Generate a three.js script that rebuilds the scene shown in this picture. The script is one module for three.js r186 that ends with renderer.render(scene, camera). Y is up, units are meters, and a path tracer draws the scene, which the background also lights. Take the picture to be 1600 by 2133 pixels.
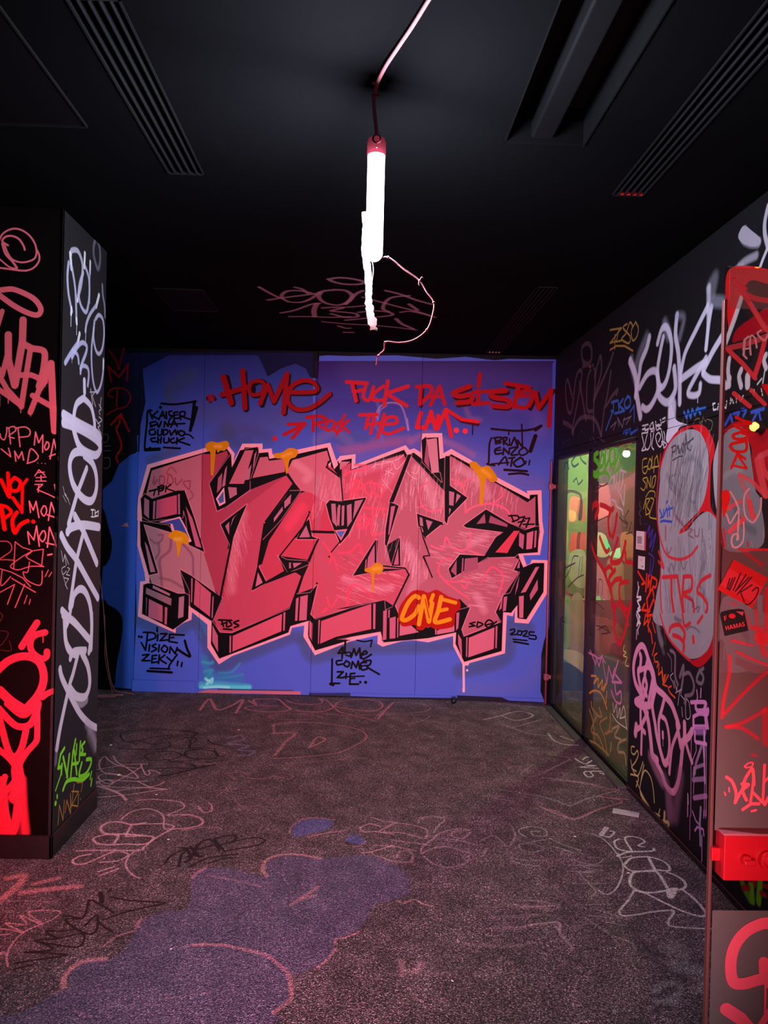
import * as THREE from 'three';
import { RectAreaLightUniformsLib } from 'three/addons/lights/RectAreaLightUniformsLib.js';
import { mergeGeometries as join } from 'three/addons/utils/BufferGeometryUtils.js';
import { RoundedBoxGeometry } from 'three/addons/geometries/RoundedBoxGeometry.js';

RectAreaLightUniformsLib.init();
const scene = new THREE.Scene();
scene.background = new THREE.Color(0x000000);          // an inner room without windows to the outside

// ---------------------------------------------------------------- camera
const camera = new THREE.PerspectiveCamera(2 * Math.atan(1066.5 / 1500) * 180 / Math.PI, 1600 / 2133, 0.05, 60);
camera.rotation.order = 'YXZ';
camera.position.set(0, 1.5, 0);
camera.rotation.set(-0.00766, -0.02818, 0.0239);

// ---------------------------------------------------------------- renderer and light levels
const renderer = new THREE.WebGLRenderer({ antialias: true });
renderer.toneMapping = THREE.LinearToneMapping;
renderer.toneMappingExposure = 1.0;
renderer.shadowMap.enabled = true;
const LEVEL = { tube: 590, tubeEnd: 2400, work: 92, flood: 84, floodDoor: 10, floodNear: 7, vestibule: 5.5, warm: 0.12 };

// ---------------------------------------------------------------- helpers
let seed = 7;
const rnd = () => { seed = (seed * 1664525 + 1013904223) >>> 0; return seed / 4294967296; };
const used = new Map();
function numbered(name) {
  const n = used.get(name) ?? 0; used.set(name, n + 1);
  return n ? name + '_' + String(n).padStart(3, '0') : name;
}
function shade(o) { o.castShadow = o.receiveShadow = true; return o; }
function mesh(name, geo, mat, parent) {
  const o = shade(new THREE.Mesh(geo, mat));
  if (parent) { const k = parent.children.filter((c) => c.name.replace(/_\d{3}$/, '') === name).length; o.name = k ? name + '_' + String(k).padStart(3, '0') : name; parent.add(o); }
  else { o.name = numbered(name); scene.add(o); }
  return o;
}
function thing(name, label, category, pos = [0, 0, 0], ry = 0, group) {
  const o = new THREE.Group(); o.name = numbered(name); o.position.set(...pos); o.rotation.y = ry;
  o.userData = { label, category }; if (group) o.userData.group = group;
  scene.add(o); return o;
}
function tag(o, label, category, group) { Object.assign(o.userData, { label, category }); if (group) o.userData.group = group; return o; }
function structure(name, parent = scene) { const o = new THREE.Group(); o.name = name; o.userData.kind = 'structure'; parent.add(o); return o; }
const mergeGeometries = (list) => join(list.map((g) => (g.index ? g.toNonIndexed() : g)));
const V3 = (x, y, z) => new THREE.Vector3(x, y, z);
function box(w, h, d, x = 0, y = 0, z = 0) { return new THREE.BoxGeometry(w, h, d).translate(x, y, z); }
function rbox(w, h, d, r, x = 0, y = 0, z = 0) { return new RoundedBoxGeometry(w, h, d, 2, r).translate(x, y, z); }
function tube(points, r, seg = 60, sides = 8) { return new THREE.TubeGeometry(new THREE.CatmullRomCurve3(points.map((p) => V3(...p)), false, 'centripetal'), seg, r, sides); }
function std(color, roughness = 0.7, extra = {}) { return new THREE.MeshStandardMaterial({ color, roughness, ...extra }); }

const matt = (color, specularIntensity = 0.1) => new THREE.MeshPhysicalMaterial({ color, roughness: 0.7, specularIntensity });

// ---------------------------------------------------------------- spray paint, marker strokes and painted-in light (teal reflection, dimmer mural top), in millimetres on each wall
const PAINT = {
back: `F #4c62c8|232 2645 27 2533 55 2274 20 2100 14 1883 -19 1882 12 1208 -8 1359 5 1033 20 599 -0 -11 1719 11 3237 -1 3202 88 3200 369 3219 482 3256 596 3254 1101 3257 1438 3266 1296 3244 1923 3303 2014 3292 2674 2890 2671 2779 2658 2554 2681 2331 2660 2016 2681 1656 2668 1476 2670 1413 2664 1407 2486 1347 2495 1308 2565 1226 2601 1118 2561 1011 2494 966 2595 932 2659
F #3358b8|-13 2013 -6 1879 -60 1860 -151 1783 -205 1648 -275 1583 -274 1434 -217 1237 -194 1125 -206 1039 -262 981 -277 676 -212 664 -104 567 -107 376 -145 176 -156 19 1 10 4 180 -2 2020
F #3c4390|-271 1434 -249 1392 -226 1322 -195 1167 -199 1054 -259 995 -276 1094
f #0c0c10|-271 1420 -233 1308 -195 1167 -213 1039 -259 981 -280 1165
f #0c0c10|-277 672 -205 668 -126 616 -96 532 -107 376 -132 233 -144 119 -156 34 -270 23
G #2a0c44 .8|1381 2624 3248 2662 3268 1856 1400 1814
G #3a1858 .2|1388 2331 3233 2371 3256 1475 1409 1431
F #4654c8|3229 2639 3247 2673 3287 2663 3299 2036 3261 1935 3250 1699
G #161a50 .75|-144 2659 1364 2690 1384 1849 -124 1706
S #8a5a90 146 67 0.28|1674 1888 2010 1963 2347 1993 2629 1909 2913 1747 3138 1697
S #a06078 68 34 0.35|1583 1953 1729 1956 1897 2005 2032 2008
S #a06078 56 34 0.4|1628 1931 1741 1945 1853 1970 2032 2008 2121 2033
S #40508a 68 23 0.5|1558 2042 1627 1999 1705 2046 1784 2025
S #b8708a 45 22 0.4|2144 2011 2277 2081 2414 2017 2527 1974 2629 1920
S #b8708a 34 22 0.3|2564 2289 2599 2211 2678 2191
S #6a66b8 112 67 0.35|2787 2328 3067 2300 3150 2123
S #6a66b8 23 9 0.5|1866 2342 1892 2230 1860 2139 1907 2073 1919 2006
S #5a4a88 179 90 0.3|1659 2539 2109 2549 2669 2549 3172 2548
S #c890b0 13 4 0.55|1870 2196 1880 2252 1924 2298 2002 2311 2059 2289 2094 2212 2120 2100
S #c890b0 10 3 0.5|1882 2173 1891 2241 1946 2287
S #c890b0 11 3 0.5|2112 2190 2125 2100
S #3c4668 98 44 0.5|244 2321 286 2408 404 2497
S #3c4668 44 15 0.5|222 2331 237 2397
S #3a466a 98 54 0.45|632 2005 718 2050 913 2054 1022 2014
S #3a466a 76 44 0.5|695 2093 763 1965 872 1967
S #40486a 66 33 0.5|103 1820 297 1900
S #4a5078 174 87 0.3|529 2219 911 2141 1234 2234
S #7a6a9a 65 32 0.4|1402 2001 1541 2068 1661 2006
S #454f6c 76 44 0.6|42 556 295 465 446 545
S #454f6c 76 43 0.6|489 590 626 289 694 204 801 262 1060 377 1253 458 1362 461
S #454f6c 76 43 0.6|1341 417 1430 301 1710 406
S #454f6c 79 45 0.6|1597 382 1935 391 2318 413 2520 441
S #454f6c 89 45 0.6|2570 228 2726 266 2926 351 2953 599 3088 580
S #6468b8 100 56 0.3|2619 72 3066 140 3173 312
L #5d66b8 45 22 0.3|2933 80 3150 357
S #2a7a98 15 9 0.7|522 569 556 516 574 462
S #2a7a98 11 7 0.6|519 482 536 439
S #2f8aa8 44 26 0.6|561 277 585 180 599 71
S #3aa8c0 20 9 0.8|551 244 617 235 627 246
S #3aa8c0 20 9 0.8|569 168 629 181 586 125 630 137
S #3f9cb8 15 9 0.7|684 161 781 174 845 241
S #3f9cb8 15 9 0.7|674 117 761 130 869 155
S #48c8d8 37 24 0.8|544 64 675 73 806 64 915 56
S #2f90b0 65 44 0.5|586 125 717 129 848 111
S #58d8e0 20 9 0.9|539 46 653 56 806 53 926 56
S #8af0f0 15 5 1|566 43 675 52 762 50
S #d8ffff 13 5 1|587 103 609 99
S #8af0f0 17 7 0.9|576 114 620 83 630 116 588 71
L #30344e 9 3 0.8|676 32 1263 38
F #b86a78|589 27 1328 35 1329 10 502 1
F #1e1c30|1606 -8 1674 11 1775 5 2147 13 2553 19 2552 38 2900 34 2957 11 3237 5 3238 -12 1607 -27
F #2c2e58|1393 26 1718 35 1719 11 1394 7
F #f2a2ae|14 1526 80 1784 547 1930 705 1963 767 1886 757 1822 825 1966 984 1970 985 1925 1056 1934 1065 1885 1252 1927 1514 1989 1566 1848 1592 1886 1715 1904 1714 1821 2104 1983 2134 1947 2172 1959 2221 1930 2232 2076 2386 2083 2401 1927 2460 1962 2607 1883 2835 1742 3062 1628 3054 1650 3169 1656 3182 1417 3196 1335 3171 1152 3040 1145 3068 1070 3087 1060 3108 1113 3239 1112 3234 854 3095 614 2986 619 2988 720 2970 667 2925 677 2918 377 2647 294 2599 263 2513 422 2511 501 2317 447 2159 465 1961 403 1920 425 1922 492 1709 438 1433 321 1339 465 1344 552 1247 531 1233 478 780 296 679 229 585 358 581 539 458 634 455 574 335 522 332 465 30 589 43 865 85 870 75 938 14 1148 14 1344 2 1352
F #060507|40 1519 107 1758 547 1896 694 1937 737 1878 732 1761 845 1936 954 1939 955 1894 1030 1903 1039 1851 1253 1893 1493 1951 1549 1780 1608 1852 1686 1869 1684 1783 2093 1946 2117 1905 2169 1925 2234 1878 2259 2043 2357 2049 2372 1881 2424 1897 2461 1920 2608 1845 2836 1701 3078 1583 3080 1617 3140 1622 3153 1413 3166 1331 3144 1185 2995 1170 3043 1036 3099 1022 3131 1079 3206 1078 3204 868 3079 647 3015 649 3004 795 2951 704 2891 710 2883 410 2646 332 2598 308 2542 438 2547 547 2316 484 2158 503 1968 445 1953 448 1955 531 1708 472 1435 370 1372 481 1377 595 1220 564 1202 507 775 333 682 278 619 374 615 563 426 690 421 599 304 551 297 513 63 616 78 832 119 841 113 947 48 1160 48 1330
F #b86876|115 1739 531 1884 510 1872 524 1221 502 1220 380 1593 320 1592 125 1522 76 1554
F #a83a50|504 1878 635 1881 705 1909 716 1872 569 1646 655 1448 698 1455 891 1605 1175 1725 1223 1662 668 1340 818 1468 866 1491 669 1329 732 1182 676 768 531 917 499 1122 519 1220
F #bc445a|1175 1725 1226 1662 1021 1365 1006 1319 975 1015 930 829 1263 968 1313 942 1226 691 775 478 677 481 631 577 693 736 748 1171 820 1379 872 1486 674 1329
F #b03448|717 1127 681 769 660 725 703 758 759 1161
F #c03c52|1001 1026 1051 1211 1287 1588 1357 1611 1376 1730 1503 1830 1592 1724 1623 1541 1499 1522 1559 1300 1364 1289 1351 1381 1246 1238 1430 1232 1358 1068 1130 1094 1176 976 1026 886 969 1014
F #c46474|1180 1758 1221 1845 1490 1927 1513 1852 1482 1797 1592 1724 1623 1541 1489 1517 1379 1590 1292 1609 1242 1668
F #c06070|966 1861 1026 1868 1037 1836 1162 1855 1164 1752 910 1698
F #c06070|846 1912 914 1918 844 1651 727 1648
F #c47282|1595 1843 1676 1845 1593 1773 1604 1537 1640 1542 1603 1725 1591 1778
F #c04c60|1609 1796 1681 1837 1677 1775 2090 1914 2108 1875 1987 1546 1966 1256 1961 1215 1882 1236 1719 955 2123 1016 2147 972 2035 727 1966 770 1590 687 1703 698 1423 609 1384 646 1423 853 1289 801 1329 937 1370 1035 1441 1232 1387 1241 1386 1279 1581 1279 1615 1204 1644 1264 1806 1553 1615 1537
F #b05a6c|2147 1898 2417 1629 2429 1393 2214 1444 2250 1350 2258 1267 2306 1122 2267 1116 2338 954 2461 1014 2547 1134 2727 1127 2824 1281 2879 1328 2587 1354 2575 1369 2741 1485 2911 1399 3069 1347 3130 1371 3124 1607 3063 1560 2461 1905 2445 1883 2456 1669 2587 1583 2450 1433
F #b05a6c|1960 1012 2123 1016 2152 972 2040 721 2087 643 2556 791 2625 725 2573 555 2597 499 2874 619 2839 697 2903 834 3010 1005 2976 1038 3013 1106 2974 1133 2772 1117 2484 958 2461 1014 2338 954 2256 1115 2306 1128 2252 1267 2204 1412 2069 1409 2072 1263 2089 1038 2016 1042 1967 1204 2001 1408 1889 1405 1904 1236 1898 1033
F #c87e8c|2262 2030 2346 2043 2369 1780 2313 1767
F #b4747e|59 1317 255 1306 278 1257 422 1174 538 1107 660 735 444 920 355 966 403 778 343 776 134 852 111 917 182 935
F #b05a6c|2147 1904 2417 1629 2429 1393 2214 1444 2250 1350 2275 1264 2258 1267 2078 1263 1973 1198 2055 1508 2015 1535
S #f0a8b4 54 27 0.35|1243 1824 1354 1740 1333 1697
S #e898a8 65 33 0.35|767 814 781 1161 851 1415
S #f0a0b0 75 32 0.35|1733 1776 2036 1851 1939 1669
S #f0b0bc 65 27 0.4|2194 1809 2287 1677 2336 1520
S #f0b0bc 64 27 0.35|2519 1817 2690 1709 2749 1598
S #f0b0bc 65 27 0.35|2142 1186 2214 985 2173 826
S #f0b0bc 54 27 0.35|2624 1220 2746 1291
S #f0b0bc 54 27 0.35|2690 817 2749 706
S #f0b0bc 54 27 0.35|1652 925 1811 862 2014 867
S #b8566c 43 13 0.35|1474 1233 1456 1070 1535 942
S #a86a7c 43 13 0.4|1420 1699 1435 1483 1428 1332
S #f2465e 65 33 0.5|1306 1480 1201 1326
S #f2465e 65 32 0.5|1713 1686 1708 1438
L #f4b4c0 4 1 .3|1692 1644 1676 1535
L #f4b4c0 4 1 .3|1701 1375 1690 1291
L #f4b4c0 9 1 .3|1712 1586 1709 1509
L #f4b4c0 4 1 .3|1775 1716 1764 1639
L #f4b4c0 6 1 .3|2021 1771 2011 1725
L #f4b4c0 9 1 .3|1893 1493 1884 1422
L #f4b4c0 4 1 .3|1814 1338 1809 1269
L #f4b4c0 4 1 .3|1754 1787 1755 1733
L #f4b4c0 6 1 .3|1926 1522 1894 1415
L #f4b4c0 4 1 .3|1950 1524 1934 1449
L #f4b4c0 6 1 .3|1665 1678 1657 1601
L #f4b4c0 9 1 .3|1654 1670 1644 1600
L #f4b4c0 4 1 .3|1945 1651 1914 1548
L #f4b4c0 4 1 .3|1935 1888 1924 1797
L #f4b4c0 6 1 .3|1708 1518 1695 1431
L #f4b4c0 9 1 .3|1696 1761 1683 1702
L #f4b4c0 9 1 .3|1800 1826 1797 1775
L #f4b4c0 6 1 .3|1783 1634 1767 1553
L #f4b4c0 6 1 .3|1718 1367 1701 1298
L #f4b4c0 6 1 .3|1682 1509 1663 1419
L #f4b4c0 4 1 .3|1796 1577 1779 1488
L #f4b4c0 6 1 .3|1767 1732 1735 1631
L #f4b4c0 6 1 .3|2061 1912 2042 1820
L #f4b4c0 6 1 .3|2036 1910 2028 1802
L #f4b4c0 4 1 .3|1633 1782 1616 1673
L #f4b4c0 4 1 .3|1881 1340 1871 1244
L #f4b4c0 4 1 .3|1689 1374 1668 1296
L #f4b4c0 4 1 .3|1719 1719 1697 1647
L #f4b4c0 4 1 .3|1875 1378 1848 1287
L #f4b4c0 6 1 .3|1650 1783 1632 1727
L #f4b4c0 4 1 .3|1974 1727 1946 1630
L #f4b4c0 4 1 .3|1778 1678 1769 1630
L #f4b4c0 9 1 .3|1891 1438 1878 1348
L #f4b4c0 4 1 .3|1891 1402 1878 1358
L #f4b4c0 9 1 .3|1803 1798 1796 1741
L #f4b4c0 6 1 .3|1630 1711 1630 1638
L #f4b4c0 4 1 .3|1942 1495 1938 1431
L #f4b4c0 9 1 .3|1925 1654 1919 1604
L #f4b4c0 6 1 .3|1846 1707 1831 1647
L #f4b4c0 4 1 .3|1713 1542 1696 1480
L #f4b4c0 9 1 .3|1694 1344 1684 1252
L #f4b4c0 9 1 .3|1937 1669 1922 1614
L #f4b4c0 4 1 .3|1925 1839 1917 1789
L #f4b4c0 4 1 .3|1942 1366 1922 1264
L #f4b4c0 4 1 .3|1874 1423 1865 1354
L #f4b4c0 6 1 .3|1975 1410 1956 1341
L #f4b4c0 9 1 .3|1951 1445 1941 1362
L #f4b4c0 4 1 .3|1676 1682 1672 1619
L #f4b4c0 4 1 .3|1902 1632 1882 1531
L #f4b4c0 9 1 .3|1901 1357 1884 1270
L #f4b4c0 9 1 .3|1891 1374 1860 1270
L #f4b4c0 4 1 .3|1798 1408 1791 1334
L #f4b4c0 4 1 .3|1771 1536 1747 1443
L #f4b4c0 6 1 .3|1963 1801 1947 1697
L #f4b4c0 9 1 .3|1739 1818 1712 1715
L #f4b4c0 9 1 .3|1873 1852 1866 1796
L #f4b4c0 4 1 .3|1976 1489 1969 1426
L #f4b4c0 6 1 .3|1974 1692 1963 1638
L #f4b4c0 6 1 .3|1840 1602 1822 1518
L #f4b4c0 4 1 .3|1723 1425 1723 1376
L #f4b4c0 6 1 .3|1870 1686 1866 1610
L #f4b4c0 9 1 .3|1760 1415 1738 1340
L #f4b4c0 9 1 .3|1762 1357 1754 1245
L #f4b4c0 6 1 .3|1793 1457 1788 1390
L #f4b4c0 4 1 .3|1778 1576 1769 1467
L #f4b4c0 9 1 .3|1702 1435 1698 1327
L #f4b4c0 6 1 .3|1846 1653 1842 1544
L #f4b4c0 6 1 .3|1795 1658 1793 1613
L #f4b4c0 6 1 .3|1854 1613 1848 1567
L #f4b4c0 9 1 .3|1938 1874 1921 1809
L #f4b4c0 9 1 .3|1695 1676 1687 1576
L #f4b4c0 9 1 .3|1688 1698 1673 1631
L #f4b4c0 4 1 .3|1770 1403 1742 1303
L #f4b4c0 9 1 .3|1676 1534 1659 1470
L #f4b4c0 9 1 .3|1712 1745 1710 1699
L #f4b4c0 4 1 .3|1771 1476 1760 1417
L #f4b4c0 4 1 .3|1935 1792 1929 1717
L #f4b4c0 9 1 .3|1711 1742 1695 1659
L #f4b4c0 9 1 .3|1999 1853 1996 1796
L #f4b4c0 6 1 .3|1909 1538 1895 1475
L #f4b4c0 9 1 .3|1937 1669 1926 1591
L #f4b4c0 4 1 .3|1927 1825 1915 1725
L #f4b4c0 4 1 .3|1856 1523 1849 1430
L #f4b4c0 6 1 .3|1874 1845 1855 1769
L #f4b4c0 6 1 .3|1726 1437 1711 1388
L #f4b4c0 6 1 .3|1713 1602 1690 1508
L #f4b4c0 9 1 .3|1882 1584 1855 1482
L #f4b4c0 6 1 .3|1753 1575 1746 1493
L #f4b4c0 9 1 .3|1799 1434 1789 1343
L #f4b4c0 9 1 .3|1943 1653 1921 1580
L #f4b4c0 6 1 .3|2185 1817 2167 1711
L #f4b4c0 9 1 .3|2227 1703 2208 1611
L #f4b4c0 6 1 .3|2355 1720 2355 1602
L #f4b4c0 4 1 .3|2352 1659 2353 1582
L #f4b4c0 6 1 .3|2343 1598 2330 1473
L #f4b4c0 6 1 .3|2265 1605 2259 1531
L #f4b4c0 6 1 .3|2396 1521 2383 1401
L #f4b4c0 9 1 .3|2277 1719 2273 1624
L #f4b4c0 9 1 .3|2214 1742 2210 1635
L #f4b4c0 4 1 .3|2351 1479 2352 1394
L #f4b4c0 6 1 .3|2123 1558 2120 1505
L #f4b4c0 6 1 .3|2296 1613 2287 1510
L #f4b4c0 6 1 .3|2117 1565 2107 1508
L #f4b4c0 9 1 .3|2095 1544 2085 1481
L #f4b4c0 6 1 .3|2150 1713 2151 1622
L #f4b4c0 6 1 .3|2405 1650 2405 1598
L #f4b4c0 4 1 .3|2151 1659 2147 1596
L #f4b4c0 4 1 .3|2087 1587 2092 1476
L #f4b4c0 9 1 .3|2403 1594 2396 1535
L #f4b4c0 9 1 .3|2117 1689 2120 1618
L #f4b4c0 6 1 .3|2181 1669 2163 1569
L #f4b4c0 4 1 .3|2265 1646 2257 1556
L #f4b4c0 9 1 .3|2254 1811 2252 1751
L #f4b4c0 6 1 .3|2286 1660 2278 1577
L #f4b4c0 9 1 .3|2188 1752 2193 1681
L #f4b4c0 4 1 .3|2120 1647 2112 1538
L #f4b4c0 9 1 .3|2150 1549 2156 1470
L #f4b4c0 6 1 .3|2351 1476 2353 1404
L #f4b4c0 6 1 .3|2179 1655 2168 1538
L #f4b4c0 6 1 .3|2091 1571 2068 1447
L #f4b4c0 9 1 .3|2198 1591 2195 1499
L #f4b4c0 6 1 .3|2381 1654 2371 1572
L #f4b4c0 4 1 .3|2213 1488 2202 1410
L #f4b4c0 9 1 .3|2408 1555 2390 1457
L #f4b4c0 9 1 .3|2289 1642 2276 1561
L #f4b4c0 4 1 .3|2122 1639 2127 1528
L #f4b4c0 6 1 .3|2294 1773 2298 1702
L #f4b4c0 4 1 .3|2220 1758 2206 1637
L #f4b4c0 6 1 .3|2330 1747 2333 1655
L #f4b4c0 4 1 .3|2330 1627 2322 1553
L #f4b4c0 4 1 .3|2321 1485 2322 1422
L #f4b4c0 4 1 .3|2389 1534 2391 1459
L #f4b4c0 4 1 .3|2168 1661 2157 1593
L #f4b4c0 4 1 .3|2405 1685 2402 1562
L #f4b4c0 4 1 .3|2308 1562 2312 1486
L #f4b4c0 9 1 .3|2191 1566 2198 1453
L #f4b4c0 9 1 .3|2275 1721 2261 1641
L #f4b4c0 4 1 .3|2111 1634 2105 1554
L #f4b4c0 6 1 .3|2259 1661 2242 1555
L #f4b4c0 6 1 .3|2375 1486 2376 1417
L #f4b4c0 4 1 .3|2272 1730 2265 1664
L #f4b4c0 6 1 .3|2384 1716 2365 1601
L #f4b4c0 6 1 .3|2402 1588 2402 1516
L #f4b4c0 9 1 .3|2084 1609 2080 1495
L #f4b4c0 6 1 .3|2166 1813 2155 1751
L #f4b4c0 9 1 .3|2181 1748 2175 1675
L #f4b4c0 4 1 .3|2410 1461 2402 1404
L #f4b4c0 6 1 .3|2274 1571 2278 1448
L #f4b4c0 6 1 .3|2374 1630 2379 1571
L #f4b4c0 9 1 .3|2178 1653 2164 1590
L #f4b4c0 9 1 .3|2172 1713 2147 1602
L #f4b4c0 4 1 .3|2408 1595 2415 1496
L #f4b4c0 6 1 .3|2365 1720 2338 1596
L #f4b4c0 6 1 .3|2367 1490 2366 1388
L #f4b4c0 9 1 .3|2183 1829 2158 1710
L #f4b4c0 4 1 .3|2107 1595 2084 1476
L #f4b4c0 6 1 .3|2111 1718 2109 1618
L #f4b4c0 4 1 .3|2346 1504 2336 1390
L #f4b4c0 6 1 .3|2133 1785 2126 1663
L #f4b4c0 4 1 .3|2151 1640 2154 1551
L #f4b4c0 4 1 .3|2237 1779 2237 1727
L #f4b4c0 6 1 .3|2280 1734 2266 1654
L #f4b4c0 6 1 .3|2172 1780 2161 1704
L #f4b4c0 9 1 .3|2390 1603 2383 1476
L #f4b4c0 6 1 .3|2259 1688 2256 1623
L #f4b4c0 6 1 .3|2152 1704 2153 1586
L #f4b4c0 6 1 .3|2198 1734 2201 1650
L #f4b4c0 6 1 .3|2333 1524 2330 1450
L #f4b4c0 9 1 .3|2348 1632 2332 1534
L #f4b4c0 9 1 .3|2225 1854 2215 1761
L #f4b4c0 6 1 .28|1932 939 1994 912
L #f4b4c0 6 1 .28|1833 840 1896 828
L #f4b4c0 4 1 .28|1696 809 1774 776
L #f4b4c0 9 1 .28|1760 958 1842 917
L #f4b4c0 4 1 .28|1700 1036 1758 1025
L #f4b4c0 6 1 .28|1856 875 1921 864
L #f4b4c0 9 1 .28|1711 846 1761 829
L #f4b4c0 4 1 .28|1665 1130 1733 1107
L #f4b4c0 4 1 .28|1851 779 1906 768
L #f4b4c0 6 1 .28|1598 857 1646 843
L #f4b4c0 4 1 .28|1701 1001 1776 963
L #f4b4c0 6 1 .28|1610 781 1680 769
L #f4b4c0 6 1 .28|1672 778 1765 743
L #f4b4c0 4 1 .28|1643 795 1733 753
L #f4b4c0 4 1 .28|1579 1041 1676 993
L #f4b4c0 4 1 .28|1726 776 1770 753
L #f4b4c0 9 1 .28|2010 896 2111 871
L #f4b4c0 4 1 .28|1591 902 1685 868
L #f4b4c0 9 1 .28|1791 942 1878 909
L #f4b4c0 4 1 .28|1745 876 1838 845
L #f4b4c0 4 1 .28|1822 972 1873 953
L #f4b4c0 9 1 .28|2000 974 2078 941
L #f4b4c0 9 1 .28|1918 832 1976 807
L #f4b4c0 6 1 .28|1617 1096 1669 1069
L #f4b4c0 4 1 .28|1599 944 1673 919
L #f4b4c0 4 1 .28|1819 902 1900 864
L #f4b4c0 6 1 .28|1735 856 1782 844
L #f4b4c0 4 1 .28|1775 947 1825 936
L #f4b4c0 9 1 .28|1998 978 2080 963
L #f4b4c0 6 1 .28|1661 834 1728 808
L #f4b4c0 4 1 .28|1890 862 1965 845
L #f4b4c0 6 1 .28|1909 859 1995 840
L #f4b4c0 6 1 .28|1864 890 1950 845
L #f4b4c0 4 1 .28|1685 938 1766 920
L #f4b4c0 4 1 .28|1755 1138 1853 1093
L #f4b4c0 9 1 .28|1870 993 1980 973
L #f4b4c0 4 1 .28|1977 878 2023 854
L #f4b4c0 6 1 .28|1986 851 2042 837
L #f4b4c0 6 1 .28|2015 978 2090 960
L #f4b4c0 9 1 .28|1842 849 1940 806
L #f4b4c0 9 1 .28|1716 938 1817 898
L #f4b4c0 4 1 .28|1822 945 1919 922
L #f4b4c0 6 1 .28|1633 837 1692 808
L #f4b4c0 4 1 .28|1717 872 1799 851
L #f4b4c0 6 1 .28|1995 878 2039 867
L #f4b4c0 4 1 .28|1692 795 1739 784
L #f4b4c0 4 1 .28|1704 1098 1759 1075
L #f4b4c0 6 1 .28|1917 1014 1982 990
L #f4b4c0 4 1 .28|1912 941 1955 925
L #f4b4c0 6 1 .28|2037 920 2132 896
L #f4b4c0 4 1 .28|1587 858 1647 838
L #f4b4c0 4 1 .28|1949 839 1994 829
L #f4b4c0 6 1 .28|1635 767 1705 746
L #f4b4c0 4 1 .28|1930 846 2014 814
L #f4b4c0 6 1 .28|1700 928 1758 911
L #f4b4c0 9 1 .28|2033 967 2120 943
L #f4b4c0 6 1 .28|1822 784 1911 754
L #f4b4c0 4 1 .28|1759 927 1862 901
L #f4b4c0 9 1 .28|1748 745 1805 725
L #f4b4c0 6 1 .28|1995 999 2047 975
L #f4b4c0 4 1 .28|1640 966 1700 948
L #f4b4c0 6 1 .28|1844 944 1913 931
L #f4b4c0 9 1 .28|1681 1059 1726 1037
L #f4b4c0 9 1 .28|1639 947 1716 916
L #f4b4c0 9 1 .28|1892 1002 1966 978
L #f4b4c0 9 1 .28|1590 799 1680 771
L #f4b4c0 9 1 .28|1764 847 1814 828
L #f4b4c0 4 1 .28|1819 857 1865 847
L #f4b4c0 9 1 .28|1730 822 1806 789
L #f4b4c0 6 1 .28|1631 866 1727 816
L #f4b4c0 6 1 .28|2278 1025 2272 976
L #f4b4c0 9 1 .28|2053 1115 2045 1027
L #f4b4c0 9 1 .28|2019 1219 2002 1152
L #f4b4c0 6 1 .28|2125 1103 2097 1002
L #f4b4c0 4 1 .28|2202 1116 2186 1025
L #f4b4c0 4 1 .28|2161 1260 2155 1166
L #f4b4c0 4 1 .28|2073 1250 2068 1168
L #f4b4c0 6 1 .28|2240 1085 2238 1030
L #f4b4c0 9 1 .28|2184 1026 2173 930
L #f4b4c0 4 1 .28|2160 1180 2153 1126
L #f4b4c0 9 1 .28|2153 1132 2149 1079
L #f4b4c0 4 1 .28|2134 1256 2130 1168
L #f4b4c0 6 1 .28|2288 1018 2255 912
L #f4b4c0 6 1 .28|2200 1154 2183 1094
L #f4b4c0 9 1 .28|2129 1175 2123 1074
L #f4b4c0 6 1 .28|2296 1003 2270 917
L #f4b4c0 9 1 .28|2187 1176 2173 1124
L #f4b4c0 4 1 .28|2185 1130 2172 1079
L #f4b4c0 4 1 .28|2215 1117 2209 1050
L #f4b4c0 4 1 .28|2233 1090 2222 1020
L #f4b4c0 6 1 .28|2291 1034 2276 948
L #f4b4c0 9 1 .28|2302 1041 2286 940
L #f4b4c0 4 1 .28|2276 1012 2274 957
L #f4b4c0 4 1 .28|2302 1009 2294 932
L #f4b4c0 6 1 .28|1987 1212 1970 1139
L #f4b4c0 4 1 .28|2125 1105 2122 996
L #f4b4c0 9 1 .28|2151 1112 2129 1023
L #f4b4c0 4 1 .28|2149 1233 2142 1137
L #f4b4c0 9 1 .28|2053 1117 2048 1045
L #f4b4c0 4 1 .28|2148 1173 2140 1123
L #f4b4c0 6 1 .28|2119 1099 2115 1029
L #f4b4c0 4 1 .28|2102 1234 2100 1147
L #f4b4c0 6 1 .28|2213 1169 2211 1064
L #f4b4c0 6 1 .28|1979 1187 1963 1094
L #f4b4c0 6 1 .28|2092 1226 2072 1139
L #f4b4c0 9 1 .28|2161 1056 2156 973
L #f4b4c0 9 1 .28|2049 1135 2041 1031
L #f4b4c0 9 1 .28|2084 1249 2070 1197
L #f4b4c0 6 1 .28|2220 1164 2213 1071
L #f4b4c0 9 1 .28|1997 1166 1979 1078
L #f4b4c0 9 1 .28|2264 1088 2260 986
L #f4b4c0 4 1 .28|2175 1080 2147 972
L #f4b4c0 9 1 .28|2166 1149 2152 1084
L #f4b4c0 6 1 .28|2216 1137 2204 1090
L #f4b4c0 6 1 .28|2219 1051 2212 979
L #f4b4c0 4 1 .28|2129 1245 2119 1198
L #f4b4c0 9 1 .28|2052 1239 2043 1187
L #f4b4c0 4 1 .28|2278 1043 2264 963
L #f4b4c0 4 1 .28|2220 1069 2205 970
L #f4b4c0 9 1 .28|2192 1009 2182 955
L #f4b4c0 6 1 .28|2069 1111 2049 1040
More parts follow.
